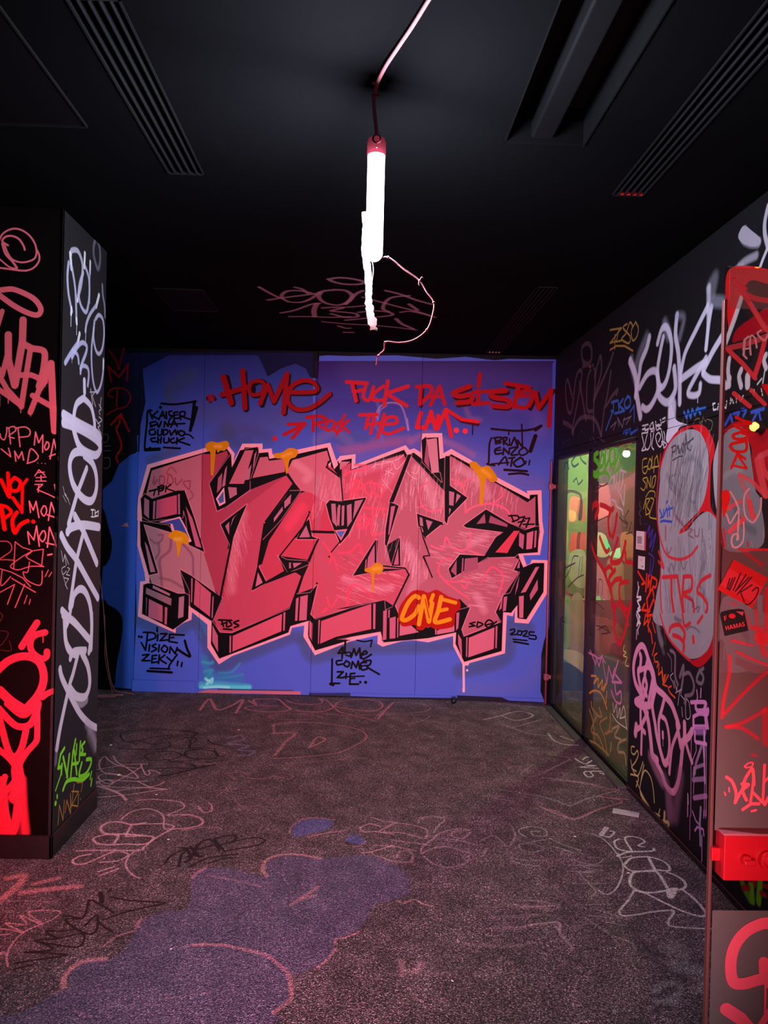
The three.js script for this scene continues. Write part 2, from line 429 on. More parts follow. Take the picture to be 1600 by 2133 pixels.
L #f4b4c0 4 1 .28|2190 1060 2186 1007
L #f4b4c0 4 1 .28|2226 1108 2215 1043
L #f4b4c0 6 1 .28|2238 1204 2228 1152
L #f4b4c0 6 1 .28|2155 1140 2143 1083
L #f4b4c0 4 1 .28|2277 1074 2270 1021
L #f4b4c0 4 1 .28|2147 1280 2123 1202
L #f4b4c0 4 1 .28|2069 1152 2061 1075
L #f4b4c0 4 1 .28|2129 1164 2106 1068
L #f4b4c0 4 1 .28|2194 1006 2177 930
L #f4b4c0 6 1 .28|2195 1072 2180 989
L #f4b4c0 6 1 .28|2112 1277 2098 1169
L #f4b4c0 4 1 .28|2202 1083 2190 992
L #f4b4c0 9 1 .28|2301 992 2289 947
L #f4b4c0 6 1 .28|2046 1156 2040 1072
L #f4b4c0 6 1 .28|1963 1213 1963 1153
L #f4b4c0 6 1 .28|1967 1204 1965 1119
L #f4b4c0 6 1 .28|2126 1102 2108 1033
L #f4b4c0 6 1 .28|2185 1016 2185 948
L #f4b4c0 9 1 .28|2060 1208 2043 1152
L #f4b4c0 4 1 .28|2840 1560 2825 1503
L #f4b4c0 4 1 .28|2665 1706 2648 1643
L #f4b4c0 4 1 .28|2862 1702 2843 1603
L #f4b4c0 9 1 .28|2545 1880 2537 1798
L #f4b4c0 4 1 .28|2495 1889 2491 1781
L #f4b4c0 6 1 .28|2906 1589 2892 1530
L #f4b4c0 4 1 .28|2773 1626 2769 1549
L #f4b4c0 6 1 .28|2980 1586 2973 1474
L #f4b4c0 4 1 .28|2719 1654 2702 1582
L #f4b4c0 6 1 .28|2671 1682 2667 1626
L #f4b4c0 4 1 .28|2887 1663 2865 1569
L #f4b4c0 9 1 .28|2643 1806 2643 1712
L #f4b4c0 6 1 .28|2711 1660 2710 1571
L #f4b4c0 9 1 .28|2629 1626 2626 1527
L #f4b4c0 6 1 .28|2995 1607 2981 1561
L #f4b4c0 9 1 .28|2601 1712 2581 1623
L #f4b4c0 4 1 .28|2768 1728 2750 1632
L #f4b4c0 4 1 .28|2564 1869 2550 1781
L #f4b4c0 4 1 .28|2844 1583 2828 1476
L #f4b4c0 4 1 .28|2771 1554 2764 1503
L #f4b4c0 4 1 .28|2591 1779 2590 1685
L #f4b4c0 9 1 .28|2815 1685 2798 1606
L #f4b4c0 9 1 .28|2489 1897 2470 1789
L #f4b4c0 6 1 .28|2802 1591 2796 1486
L #f4b4c0 9 1 .28|2623 1712 2612 1668
L #f4b4c0 9 1 .28|2718 1786 2716 1677
L #f4b4c0 4 1 .28|2737 1755 2736 1691
L #f4b4c0 4 1 .28|2980 1590 2969 1504
L #f4b4c0 9 1 .28|2917 1644 2902 1565
L #f4b4c0 6 1 .28|2705 1651 2698 1574
L #f4b4c0 4 1 .28|2682 1732 2667 1634
L #f4b4c0 4 1 .28|2613 1801 2609 1741
L #f4b4c0 9 1 .28|2709 1773 2697 1723
L #f4b4c0 6 1 .28|2857 1670 2841 1597
L #f4b4c0 4 1 .28|2880 1655 2859 1587
L #f4b4c0 6 1 .28|2518 1778 2493 1682
L #f4b4c0 6 1 .28|2565 1729 2541 1650
L #f4b4c0 4 1 .28|2669 1593 2658 1518
L #f4b4c0 6 1 .28|2911 1624 2899 1578
L #f4b4c0 4 1 .28|2550 1856 2527 1782
L #f4b4c0 6 1 .28|2720 1566 2706 1520
L #f4b4c0 4 1 .28|2547 1719 2545 1641
L #f4b4c0 9 1 .28|2801 1565 2788 1476
L #f4b4c0 4 1 .28|2526 1758 2526 1674
L #f4b4c0 4 1 .28|2501 1793 2481 1710
L #f4b4c0 4 1 .28|2536 1880 2527 1769
L #f4b4c0 9 1 .28|2865 1550 2858 1500
L #f4b4c0 9 1 .28|2505 1691 2498 1631
L #f4b4c0 6 1 .28|2736 1551 2736 1491
L #f4b4c0 6 1 .28|2941 1621 2938 1542
L #f4b4c0 6 1 .28|2514 1712 2513 1662
L #f4b4c0 4 1 .28|2538 1756 2532 1648
L #f4b4c0 9 1 .28|2809 1645 2793 1590
L #f4b4c0 9 1 .28|2940 1596 2931 1548
L #f4b4c0 6 1 .28|2895 1664 2880 1590
L #f4b4c0 4 1 .28|2658 1701 2640 1609
L #f4b4c0 6 1 .28|2530 1820 2528 1774
L #f4b4c0 9 1 .28|2508 1802 2495 1758
L #f4b4c0 4 1 .28|2831 1594 2822 1513
L #f4b4c0 9 1 .28|2954 1557 2940 1487
L #f4b4c0 6 1 .28|2668 1682 2653 1601
L #f4b4c0 9 1 .28|2523 1738 2514 1682
L #f4b4c0 4 1 .28|2637 1662 2634 1596
L #f4b4c0 9 1 .28|2803 1582 2791 1472
L #f4b4c0 6 1 .28|2504 1794 2499 1700
L #f4b4c0 4 1 .28|2636 1732 2626 1627
L #f4b4c0 4 1 .28|2874 1557 2869 1482
L #f4b4c0 4 1 .28|2773 1642 2746 1552
L #f4b4c0 9 1 .28|2671 1754 2667 1709
L #f4b4c0 4 1 .28|2774 1682 2769 1631
L #f4b4c0 4 1 .28|2607 1323 2682 1297
L #f4b4c0 6 1 .28|2370 1101 2480 1085
L #f4b4c0 6 1 .28|2427 1221 2502 1198
L #f4b4c0 4 1 .28|2746 1286 2809 1274
L #f4b4c0 4 1 .28|2424 1142 2509 1133
L #f4b4c0 4 1 .28|2395 1089 2512 1044
L #f4b4c0 6 1 .28|2740 1288 2798 1282
L #f4b4c0 9 1 .28|2315 1153 2424 1112
L #f4b4c0 9 1 .28|2511 1161 2616 1124
L #f4b4c0 6 1 .28|2580 1119 2682 1106
L #f4b4c0 4 1 .28|2546 1138 2615 1119
L #f4b4c0 6 1 .28|2527 1110 2595 1087
L #f4b4c0 4 1 .28|2470 1261 2580 1224
L #f4b4c0 6 1 .28|2641 1232 2745 1206
L #f4b4c0 6 1 .28|2386 1205 2441 1185
L #f4b4c0 9 1 .28|2532 1127 2599 1109
L #f4b4c0 4 1 .28|2631 1254 2739 1239
L #f4b4c0 9 1 .28|2544 1299 2607 1282
L #f4b4c0 6 1 .28|2526 1304 2588 1280
L #f4b4c0 6 1 .28|2546 1318 2633 1307
L #f4b4c0 4 1 .28|2615 1293 2686 1267
L #f4b4c0 9 1 .28|2397 1202 2514 1192
L #f4b4c0 9 1 .28|2819 1317 2870 1304
L #f4b4c0 6 1 .28|2437 1095 2550 1059
L #f4b4c0 9 1 .28|2416 1067 2482 1051
L #f4b4c0 4 1 .28|2588 1179 2652 1157
L #f4b4c0 6 1 .28|2505 1282 2588 1272
L #f4b4c0 4 1 .28|2482 1227 2561 1218
L #f4b4c0 9 1 .28|2527 1254 2599 1242
L #f4b4c0 9 1 .28|2299 1158 2383 1151
L #f4b4c0 6 1 .28|2600 1309 2716 1288
L #f4b4c0 9 1 .28|2572 1262 2674 1242
L #f4b4c0 6 1 .28|2307 1171 2363 1154
L #f4b4c0 6 1 .28|2702 1253 2771 1246
L #f4b4c0 6 1 .28|2480 1226 2557 1199
L #f4b4c0 6 1 .28|2667 1315 2728 1307
L #f4b4c0 6 1 .28|2361 1182 2434 1166
L #f4b4c0 4 1 .28|2595 1301 2704 1266
L #f4b4c0 6 1 .28|2434 1074 2517 1054
L #f4b4c0 4 1 .28|2464 1191 2584 1154
L #f4b4c0 4 1 .28|2528 1327 2602 1302
L #f4b4c0 6 1 .28|2417 1114 2513 1086
L #f4b4c0 9 1 .28|2701 1219 2767 1201
L #f4b4c0 9 1 .28|2498 1156 2609 1126
L #f4b4c0 4 1 .28|2686 1204 2742 1186
L #f4b4c0 9 1 .28|2796 1288 2853 1272
L #f4b4c0 4 1 .28|2306 1170 2412 1127
L #f4b4c0 4 1 .28|2644 1167 2718 1148
L #f4b4c0 9 1 .28|2700 1264 2770 1250
L #f4b4c0 9 1 .28|2367 1073 2436 1048
L #f4b4c0 6 1 .28|2482 1128 2572 1111
L #f4b4c0 9 1 .28|2542 1308 2615 1299
L #f4b4c0 4 1 .28|2345 1126 2398 1108
L #f4b4c0 9 1 .28|2329 1115 2447 1104
L #f4b4c0 4 1 .28|2547 1108 2652 1087
L #f4b4c0 4 1 .28|2769 1317 2876 1298
L #f4b4c0 6 1 .28|2521 1112 2627 1090
L #f4b4c0 4 1 .28|2533 1149 2622 1137
L #f4b4c0 4 1 .28|2743 1319 2817 1300
L #f4b4c0 6 1 .28|2750 1225 2805 1212
L #f4b4c0 4 1 .28|2559 939 2653 914
L #f4b4c0 9 1 .28|2883 971 2964 964
L #f4b4c0 4 1 .28|2701 765 2785 753
L #f4b4c0 6 1 .28|2771 853 2868 841
L #f4b4c0 6 1 .28|2856 1052 2921 1036
L #f4b4c0 4 1 .28|2761 932 2839 910
L #f4b4c0 6 1 .28|2716 813 2804 799
L #f4b4c0 9 1 .28|2742 939 2828 930
L #f4b4c0 4 1 .28|2642 814 2755 806
L #f4b4c0 6 1 .28|2735 777 2826 776
L #f4b4c0 6 1 .28|2712 915 2822 908
L #f4b4c0 9 1 .28|2596 844 2663 838
L #f4b4c0 6 1 .28|2648 985 2761 983
L #f4b4c0 9 1 .28|2874 1047 2993 1018
L #f4b4c0 6 1 .28|2875 1098 2973 1072
L #f4b4c0 6 1 .28|2765 851 2885 816
L #f4b4c0 6 1 .28|2868 946 2937 944
L #f4b4c0 6 1 .28|2845 1072 2951 1051
L #f4b4c0 4 1 .28|2635 842 2725 834
L #f4b4c0 9 1 .28|2770 900 2846 896
L #f4b4c0 9 1 .28|2581 967 2700 942
L #f4b4c0 4 1 .28|2655 799 2751 781
L #f4b4c0 4 1 .28|2656 847 2707 846
L #f4b4c0 6 1 .28|2652 966 2722 959
L #f4b4c0 6 1 .28|2795 896 2893 879
L #f4b4c0 9 1 .28|2624 979 2687 963
L #f4b4c0 9 1 .28|2820 990 2907 981
L #f4b4c0 9 1 .28|2893 1077 2953 1063
L #f4b4c0 6 1 .28|2725 880 2783 865
L #f4b4c0 4 1 .28|2825 968 2946 946
L #f4b4c0 6 1 .28|2745 892 2830 880
L #f4b4c0 6 1 .28|2586 824 2645 820
L #f4b4c0 6 1 .28|2877 1080 2960 1063
L #f4b4c0 6 1 .28|2881 1069 2957 1062
L #f4b4c0 4 1 .28|2841 1022 2915 1019
L #f4b4c0 6 1 .28|2637 961 2708 958
L #f4b4c0 4 1 .28|2726 993 2780 981
L #f4b4c0 9 1 .28|2665 743 2750 730
L #f4b4c0 6 1 .28|2688 944 2776 944
L #f4b4c0 9 1 .28|2666 964 2792 962
L #f4b4c0 9 1 .28|2708 976 2825 960
L #f4b4c0 9 1 .28|2623 748 2744 743
L #f4b4c0 6 1 .28|2654 912 2722 907
L #f4b4c0 4 1 .28|2621 836 2696 826
L #f4b4c0 4 1 .28|2539 931 2655 905
L #f4b4c0 6 1 .28|2627 745 2708 744
L #f4b4c0 9 1 .28|2872 984 2938 975
L #f4b4c0 4 1 .28|2574 877 2665 866
L #f4b4c0 9 1 .28|2539 933 2642 924
L #f4b4c0 9 1 .28|2680 1000 2757 982
L #f4b4c0 4 1 .28|2637 861 2694 845
L #f4b4c0 6 1 .28|2653 807 2760 804
L #f4b4c0 4 1 .28|2639 997 2747 976
L #f4b4c0 4 1 .28|2685 993 2803 971
L #f4b4c0 9 1 .28|2765 954 2889 936
L #f4b4c0 4 1 .28|2673 989 2777 982
L #f4b4c0 4 1 .28|2773 907 2849 895
L #f4b4c0 4 1 .28|2726 1015 2829 1008
L #f4b4c0 6 1 .28|2868 1009 2951 1009
L #f4b4c0 4 1 .28|2676 881 2731 873
L #f0a0b0 4 1 .25|1485 1729 1482 1672
L #f0a0b0 9 1 .25|1412 1651 1410 1600
L #f0a0b0 6 1 .25|1458 1548 1456 1499
L #f0a0b0 4 1 .25|1492 1598 1490 1539
L #f0a0b0 4 1 .25|1476 1575 1460 1508
L #f0a0b0 6 1 .25|1432 1749 1418 1683
L #f0a0b0 6 1 .25|1447 1480 1427 1410
L #f0a0b0 9 1 .25|1553 1623 1550 1554
L #f0a0b0 4 1 .25|1477 1730 1459 1671
L #f0a0b0 6 1 .25|1429 1533 1412 1471
L #f0a0b0 4 1 .25|1490 1655 1471 1560
L #f0a0b0 4 1 .25|1553 1635 1535 1536
L #f0a0b0 4 1 .25|1457 1548 1457 1460
L #f0a0b0 6 1 .25|1399 1503 1383 1438
L #f0a0b0 9 1 .25|1431 1640 1417 1585
L #f0a0b0 9 1 .25|1489 1629 1483 1554
L #f0a0b0 9 1 .25|1449 1528 1447 1461
L #f0a0b0 4 1 .25|1440 1698 1422 1590
L #f0a0b0 6 1 .25|1463 1550 1445 1448
L #f0a0b0 4 1 .25|1392 1611 1391 1537
L #f0a0b0 9 1 .25|1559 1560 1540 1494
L #f0a0b0 6 1 .25|1463 1652 1449 1609
L #f0a0b0 6 1 .25|1465 1624 1447 1545
L #f0a0b0 4 1 .25|1467 1659 1450 1559
L #f0a0b0 4 1 .25|1408 1464 1399 1406
L #f0a0b0 6 1 .25|1427 1441 1413 1394
L #f0a0b0 4 1 .25|1523 1540 1513 1462
L #f0a0b0 6 1 .25|1399 1526 1380 1419
L #f0a0b0 4 1 .25|1425 1586 1401 1496
L #f0a0b0 9 1 .25|1534 1700 1512 1619
L #f0a0b0 4 1 .25|1460 1538 1439 1469
L #f0a0b0 9 1 .25|1484 1535 1459 1428
L #f0a0b0 4 1 .25|1560 1581 1560 1516
L #f0a0b0 9 1 .25|1451 1609 1440 1499
L #f0a0b0 9 1 .25|1411 1454 1393 1390
L #f0a0b0 9 1 .25|1557 1669 1533 1576
L #f0a0b0 4 1 .25|1414 1527 1393 1427
L #f0a0b0 4 1 .25|1472 1656 1452 1566
L #f0a0b0 6 1 .25|1418 1721 1415 1646
L #f0a0b0 4 1 .25|1472 1534 1468 1460
L #f0a0b0 9 1 .25|1570 1560 1561 1511
L #f0a0b0 4 1 .25|1508 1547 1494 1472
L #f0a0b0 4 1 .25|1572 1723 1567 1630
L #f0a0b0 9 1 .25|1575 1629 1563 1561
L #f0a0b0 4 1 .25|1535 1650 1533 1603
L #f0a0b0 6 1 .25|1442 1728 1425 1627
L #f0a0b0 9 1 .25|1610 1610 1589 1507
L #f0a0b0 9 1 .25|1507 1590 1491 1508
L #f0a0b0 9 1 .25|1449 1756 1445 1650
L #f0a0b0 9 1 .25|1567 1741 1555 1640
L #f0a0b0 9 1 .25|1479 1741 1473 1674
L #f0a0b0 6 1 .25|1415 1506 1395 1403
L #f0a0b0 4 1 .25|1463 1541 1454 1473
L #f0a0b0 9 1 .25|1389 1489 1386 1387
L #f0a0b0 6 1 .25|1585 1635 1583 1547
L #f0a0b0 4 1 .25|1467 1670 1453 1559
L #f0a0b0 4 1 .25|1415 1460 1389 1366
L #f0a0b0 4 1 .25|1406 1511 1396 1446
L #f0a0b0 6 1 .25|1493 1622 1474 1533
L #f0a0b0 9 1 .25|1504 1524 1501 1466
L #f0a0b0 6 1 .2|834 1245 877 1112
L #f0a0b0 9 1 .2|772 1191 791 1121
L #f0a0b0 4 1 .2|780 1091 823 956
L #f0a0b0 4 1 .2|726 1121 774 1015
L #f0a0b0 4 1 .2|872 1354 923 1215
L #f0a0b0 9 1 .2|801 1140 820 1024
L #f0a0b0 4 1 .2|728 1168 780 1042
L #f0a0b0 9 1 .2|749 1244 794 1127
L #f0a0b0 4 1 .2|760 910 772 822
L #f0a0b0 6 1 .2|830 1364 861 1258
L #f0a0b0 9 1 .2|874 1273 887 1210
L #f0a0b0 6 1 .2|858 1277 874 1199
L #f0a0b0 4 1 .2|814 1228 874 1090
L #f0a0b0 6 1 .2|846 1286 875 1223
L #f0a0b0 6 1 .2|793 1209 818 1087
L #f0a0b0 4 1 .2|769 956 789 880
L #f0a0b0 4 1 .2|794 1341 813 1234
L #f0a0b0 9 1 .2|723 996 767 880
L #f0a0b0 9 1 .2|809 1198 837 1074
L #f0a0b0 6 1 .2|853 1311 879 1223
L #f0a0b0 9 1 .2|859 1216 883 1108
L #f0a0b0 9 1 .2|872 1317 903 1209
L #f0a0b0 6 1 .2|877 1344 920 1247
L #f0a0b0 6 1 .2|825 1121 839 1013
L #f0a0b0 9 1 .2|794 989 819 925
L #f0a0b0 9 1 .2|792 1211 817 1081
L #f0a0b0 6 1 .2|803 1176 856 1045
L #f0a0b0 6 1 .2|749 956 789 823
L #f0a0b0 4 1 .2|793 993 815 934
L #f0a0b0 4 1 .2|754 1220 772 1116
L #f0a0b0 9 1 .2|827 1286 874 1151
L #f0a0b0 4 1 .2|773 1309 799 1224
L #f0a0b0 9 1 .2|755 985 770 910
L #f0a0b0 4 1 .2|725 854 758 753
L #f0a0b0 6 1 .2|765 1001 789 878
L #f0a0b0 6 1 .2|788 1104 812 1024
L #f0a0b0 9 1 .2|734 914 782 796
L #f0a0b0 9 1 .2|697 854 747 734
L #f0a0b0 4 1 .2|714 1022 767 890
L #f0a0b0 6 1 .2|813 1130 864 1002
L #f0a0b0 9 1 .2|788 1331 820 1198
L #f0a0b0 9 1 .2|844 1358 864 1242
L #f0a0b0 6 1 .2|774 1300 805 1162
L #f0a0b0 6 1 .2|779 1030 817 912
L #f0a0b0 4 1 .2|754 1179 797 1038
L #f0a0b0 6 1 .2|740 1109 770 976
L #f0a0b0 6 1 .2|728 977 751 866
L #f0a0b0 9 1 .2|757 1235 788 1151
L #f0a0b0 9 1 .2|848 1347 864 1266
L #f0a0b0 4 1 .2|767 1008 799 934
L #f0a0b0 6 1 .2|734 1169 789 1037
L #f0a0b0 9 1 .2|852 1234 867 1156
L #f0a0b0 9 1 .2|810 1270 844 1177
L #f0a0b0 4 1 .2|765 1298 780 1191
L #f0a0b0 6 1 .2|760 1061 805 954
L #f0a0b0 4 1 .2|842 1163 863 1047
L #f0a0b0 4 1 .2|796 1279 814 1175
L #f0a0b0 6 1 .2|738 1080 759 991
L #f0a0b0 6 1 .2|815 1127 843 999
L #f0a0b0 4 1 .2|766 1295 806 1175
S #ff4868 17 3 0.7|1633 1740 1700 1776 1790 1778 1800 1812 1710 1821
S #ff4868 15 3 0.8|1693 1573 1691 1685 1758 1687 1770 1642 1715 1618 1761 1552
S #ff4868 15 3 0.8|1792 1665 1837 1689 1872 1644 1839 1587 1799 1609 1792 1665
S #ff4868 15 3 0.8|1882 1678 1939 1646 1918 1578 1873 1599
S #ff4868 17 3 0.8|1797 1485 1955 1478
S #ff4868 17 3 0.8|1743 1382 1787 1417 1833 1373 1789 1327 1738 1348
S #ff4868 15 3 0.8|1865 1464 1858 1284 1948 1297
S #ff5f7c 11 3 0.9|2287 1699 2232 1653 2222 1574 2258 1496 2337 1470 2415 1511
S #ff5f7c 10 3 0.9|2466 1726 2522 1705 2568 1672 2578 1717 2645 1741
S #ff5f7c 11 3 0.9|2489 1693 2545 1683 2569 1627 2584 1481
S #ff5f7c 13 3 0.9|2584 1470 2650 1517 2784 1542 2897 1500 2955 1423
S #ff5f7c 10 3 0.9|2859 1668 2861 1600 2795 1543
S #ff5f7c 10 3 0.9|2202 1495 2269 1519
S #ff5f7c 11 3 0.9|2321 1202 2412 1181 2437 1272 2490 1194 2569 1174 2624 1220 2622 1310
S #ff5f7c 11 3 0.9|2614 1175 2704 1138
S #ff5270 11 3 0.9|2481 1104 2414 1091 2382 1012 2440 934 2553 926
S #ff5270 13 3 0.8|2721 930 2796 1045 2888 980 2858 844
S #ff5270 11 3 0.8|2564 938 2619 950 2599 882 2564 904
S #ff5270 11 3 0.8|2440 923 2566 836 2634 793
S #ff4064 15 3 0.7|1679 723 1687 859 1766 872 1869 796
S #ff4064 15 3 0.7|1602 1127 1692 1141 1758 1199 1783 1132
S #ff4064 15 3 0.7|1743 1379 1788 1357 1844 1404
S #ff4064 13 3 0.7|1517 779 1551 705 1603 782
S #ff4064 13 3 0.7|1680 751 1689 838
S #ff4064 13 3 0.7|1487 660 1519 693
S #ff4064 11 3 0.6|1474 1211 1541 1115 1532 1039
S #ff4064 11 3 0.6|1563 1094 1598 987
S #8a4a58 9 2 0.6|1628 1096 1672 1086 1651 1064
S #f6c0cc 5 1 0.8|1846 1801 1879 1825 1946 1837 2046 1873 2090 1908
S #f6c0cc 5 1 0.8|1923 1848 2002 1850 2037 1795 2103 1864
S #f6c0cc 5 1 0.8|1948 1748 2003 1794
L #f6c0cc 5 1 0.8|1975 1804 1977 1737
L #f6c0cc 5 1 0.8|1947 1781 2015 1755
S #f6c0cc 5 1 0.8|2104 1796 2151 1741 2196 1720
S #f6c0cc 5 1 0.7|2216 1821 2195 1764 2150 1775
S #f6c0cc 4 1 0.7|1926 1713 1961 1669 2008 1614
S #8e3446 10 3 0.7|138 1691 128 1636 160 1669 139 1626
S #8e3446 10 3 0.7|182 1692 177 1637 215 1638 214 1692 187 1697
S #8e3446 10 3 0.7|247 1704 243 1639 286 1651 269 1704 236 1714
S #8e3446 10 3 0.7|302 1684 314 1630 356 1674
S #8e3446 10 3 0.7|422 1665 368 1653 412 1599 422 1665
S #8e3446 9 3 0.6|235 1725 267 1769 312 1727
S #8e3446 10 3 0.6|424 1589 446 1546 404 1502
S #7c4456 15 4 0.55|116 1199 160 1168 203 1190 213 1234 181 1233
S #7c4456 17 4 0.55|182 1168 189 1103 163 1048
S #7c4456 20 4 0.55|279 1225 270 1116 196 1038 209 908 225 713
S #7c4456 17 4 0.55|378 1162 445 1088 458 1012 461 893
S #7c4456 20 4 0.5|199 897 287 878 375 826
L #ee8ca0 14 2 0.6|738 1883 575 1647 639 1434 709 1471 891 1605 889 1681 954 1904 943 1942 808 1912 746 1770 738 1883
L #ee8ca0 14 2 0.6|871 1491 669 1329 748 1166 825 1379 871 1491
L #ee8ca0 14 2 0.6|1290 1607 1200 1602 1174 1558 1021 1352 1008 1329 1002 1221 1092 1321 1145 1384 1290 1607
L #ee8ca0 14 2 0.6|380 1582 315 1581 395 1377 422 1163 543 1110 461 1370 380 1582
L #ee8ca0 14 2 0.6|65 1553 33 1515 47 1374 113 1343 368 1376 380 1588 320 1586 125 1515 65 1553
L #ee8ca0 14 2 0.6|31 1338 255 1311 289 1269 278 1257 59 1317 182 935 111 917 41 1143 31 1338
L #ee8ca0 14 2 0.6|102 851 134 852 343 776 403 778 431 762 429 583 311 493 63 611 69 840 102 851
L #ee8ca0 14 2 0.6|355 966 444 920 692 753 620 566 444 675 435 806 355 966
L #ee8ca0 14 2 0.6|615 571 682 478 775 476 1232 683 1273 795 1386 809 1439 877 1390 646 1380 592 1235 545 1220 495 681 275 613 387 615 571
L #ee8ca0 14 2 0.6|1379 651 1429 601 1703 698 1966 767 1974 686 2051 724 2087 643 2314 559 2536 700 2636 731 2573 555 2591 497 2886 620 2839 697 2897 834 2947 846 3021 1017 2971 1027 3013 1118 3043 1051 3120 1087 3204 1089 3204 864 3075 647 3008 657 3005 758 2957 695 2895 699 2891 395 2602 302 2531 441 2534 531 2316 480 1968 437 1944 521 1595 450 1709 449 1434 360 1378 462 1379 651
L #ee8ca0 14 2 0.6|1494 1506 1521 1539 1629 1529 1615 1535 1806 1566 1672 1274 1606 1195 1610 1198 1524 1396 1494 1506
L #ee8ca0 14 2 0.6|1993 1535 2061 1508 1975 1195 1961 1202 1964 1331 1993 1535
L #ee8ca0 14 2 0.6|2124 1909 2152 1910 2021 1535 1987 1535 2124 1909
L #ee8ca0 14 2 0.6|1890 1242 1717 952 1899 994 1890 1242
L #ee8ca0 14 2 0.6|2078 1265 2016 1038 2083 1040 2078 1265
L #ee8ca0 14 2 0.6|2416 1904 2450 1905 2456 1675 2595 1583 2450 1428 2440 1377 2423 1399 2417 1635 2416 1904
L #ee8ca0 14 2 0.6|2205 1450 2412 1385 2352 1335 2275 1269 2245 1350 2219 1349 2205 1450
L #ee8ca0 14 2 0.6|2743 1496 2922 1394 3047 1341 3130 1371 3158 1372 3152 1172 3001 1157 2974 1133 2772 1123 2738 1131 2824 1281 2885 1322 2593 1352 2570 1366 2743 1496
L #ee8ca0 14 2 0.6|2547 1140 2777 1132 2490 953 2463 1025 2547 1140
L #ee8ca0 14 2 0.6|969 1014 1037 886 930 818 969 1014
L #ee8ca0 14 2 0.6|1125 1094 1196 1063 1359 1057 1370 1035 1209 966 1125 1094
L #ee8ca0 14 2 0.6|1362 1392 1387 1252 1441 1232 1268 1228 1362 1392
L #ee8ca0 14 2 0.6|2228 2024 2261 2052 2313 1773 2375 1774 2393 1702 2238 1855 2228 2024
F #060507|738 1883 575 1647 639 1434 709 1471 891 1605 889 1681 954 1904 943 1942 808 1912 746 1770
F #060507|871 1491 669 1329 748 1166 825 1379
F #060507|1290 1607 1200 1602 1174 1558 1021 1352 1008 1329 1002 1221 1092 1321 1145 1384
F #060507|380 1582 315 1581 395 1377 422 1163 543 1110 461 1370
F #060507|65 1553 33 1515 47 1374 113 1343 368 1376 380 1588 320 1586 125 1515
F #060507|31 1338 255 1311 289 1269 278 1257 59 1317 182 935 111 917 41 1143
F #060507|102 851 134 852 343 776 403 778 431 762 429 583 311 493 63 611 69 840
F #060507|355 966 444 920 692 753 620 566 444 675 435 806
F #060507|615 571 682 478 775 476 1232 683 1273 795 1386 809 1439 877 1390 646 1380 592 1235 545 1220 495 681 275 613 387
F #060507|1379 651 1429 601 1703 698 1966 767 1974 686 2051 724 2087 643 2314 559 2536 700 2636 731 2573 555 2591 497 2886 620 2839 697 2897 834 2947 846 3021 1017 2971 1027 3013 1118 3043 1051 3120 1087 3204 1089 3204 864 3075 647 3008 657 3005 758 2957 695 2895 699 2891 395 2602 302 2531 441 2534 531 2316 480 1968 437 1944 521 1595 450 1709 449 1434 360 1378 462
F #060507|1494 1506 1521 1539 1629 1529 1615 1535 1806 1566 1672 1274 1606 1195 1610 1198 1524 1396
F #060507|1993 1535 2061 1508 1975 1195 1961 1202 1964 1331
F #060507|2124 1909 2152 1910 2021 1535 1987 1535
F #060507|1890 1242 1717 952 1899 994
F #060507|2078 1265 2016 1038 2083 1040
F #060507|2416 1904 2450 1905 2456 1675 2595 1583 2450 1428 2440 1377 2423 1399 2417 1635
F #060507|2205 1450 2412 1385 2352 1335 2275 1269 2245 1350 2219 1349
F #060507|2743 1496 2922 1394 3047 1341 3130 1371 3158 1372 3152 1172 3001 1157 2974 1133 2772 1123 2738 1131 2824 1281 2885 1322 2593 1352 2570 1366
F #d53e52|2822 1163 2963 1335 3008 1336 2917 1160
F #060507|2547 1140 2777 1132 2490 953 2463 1025
F #060507|969 1014 1037 886 930 818
F #060507|1125 1094 1196 1063 1359 1057 1370 1035 1209 966
F #060507|1362 1392 1387 1252 1441 1232 1268 1228
F #060507|2228 2024 2261 2052 2313 1773 2375 1774 2393 1702 2238 1855
L #060507 15 0 1|809 1379 778 1313 676 741
L #060507 13 0 1|889 1681 1175 1742 1236 1662 1021 1359
L #060507 12 0 1|1011 1340 969 1004 930 824 1155 954 1268 973 1318 942 1232 680
L #060507 10 0 1|1441 1232 1359 1057
L #060507 10 0 1|1351 1370 1141 1095 1203 977
L #060507 8 0 1|1364 1295 1559 1294
L #060507 10 0 1|1361 1427 1279 1239
S #060507 15 0 1|1363 1442 1364 1441
L #060507 9 0 1|1578 1843 1603 1725 1623 1541
L #060507 11 0 1|1488 1797 1592 1724
L #060507 10 0 1|1892 1016 1954 1035 2123 1022 2156 972 2040 719
L #060507 9 0 1|2221 1413 2239 1335 2258 1267 2312 1125 2265 1119 2336 956
L #060507 10 0 1|2275 1264 2257 1301 2340 1371 2407 1372
L #060507 10 0 1|1493 1798 1503 1841 1525 1831
L #060507 8 0 1|1541 1132 1615 1225
S #060507 14 0 1|1435 886 1436 884
S #060507 12 0 1|1526 1097 1527 1096
L #060507 8 0 1|1434 864 1387 754
F #c87e8c|2262 2030 2346 2043 2369 1780 2313 1767
F #c06070|966 1861 1026 1868 1037 1836 1162 1855 1164 1752 910 1698
F #c06070|846 1912 914 1918 844 1651 727 1648
F #a5566c|639 1691 673 1735 668 1616 633 1572
F #b3677c|692 1757 710 1796 697 1633 671 1622
F #b3677c|719 1623 787 1621 792 1567 735 1531
F #b3677c|860 1745 902 1806 887 1686 851 1680
F #b3677c|922 1882 940 1915 924 1806 909 1762
F #b3677c|714 1327 736 1353 738 1247 704 1317
F #b3677c|760 1375 800 1419 771 1378 743 1301
F #b3677c|1164 1520 1219 1581 1213 1510 1167 1464
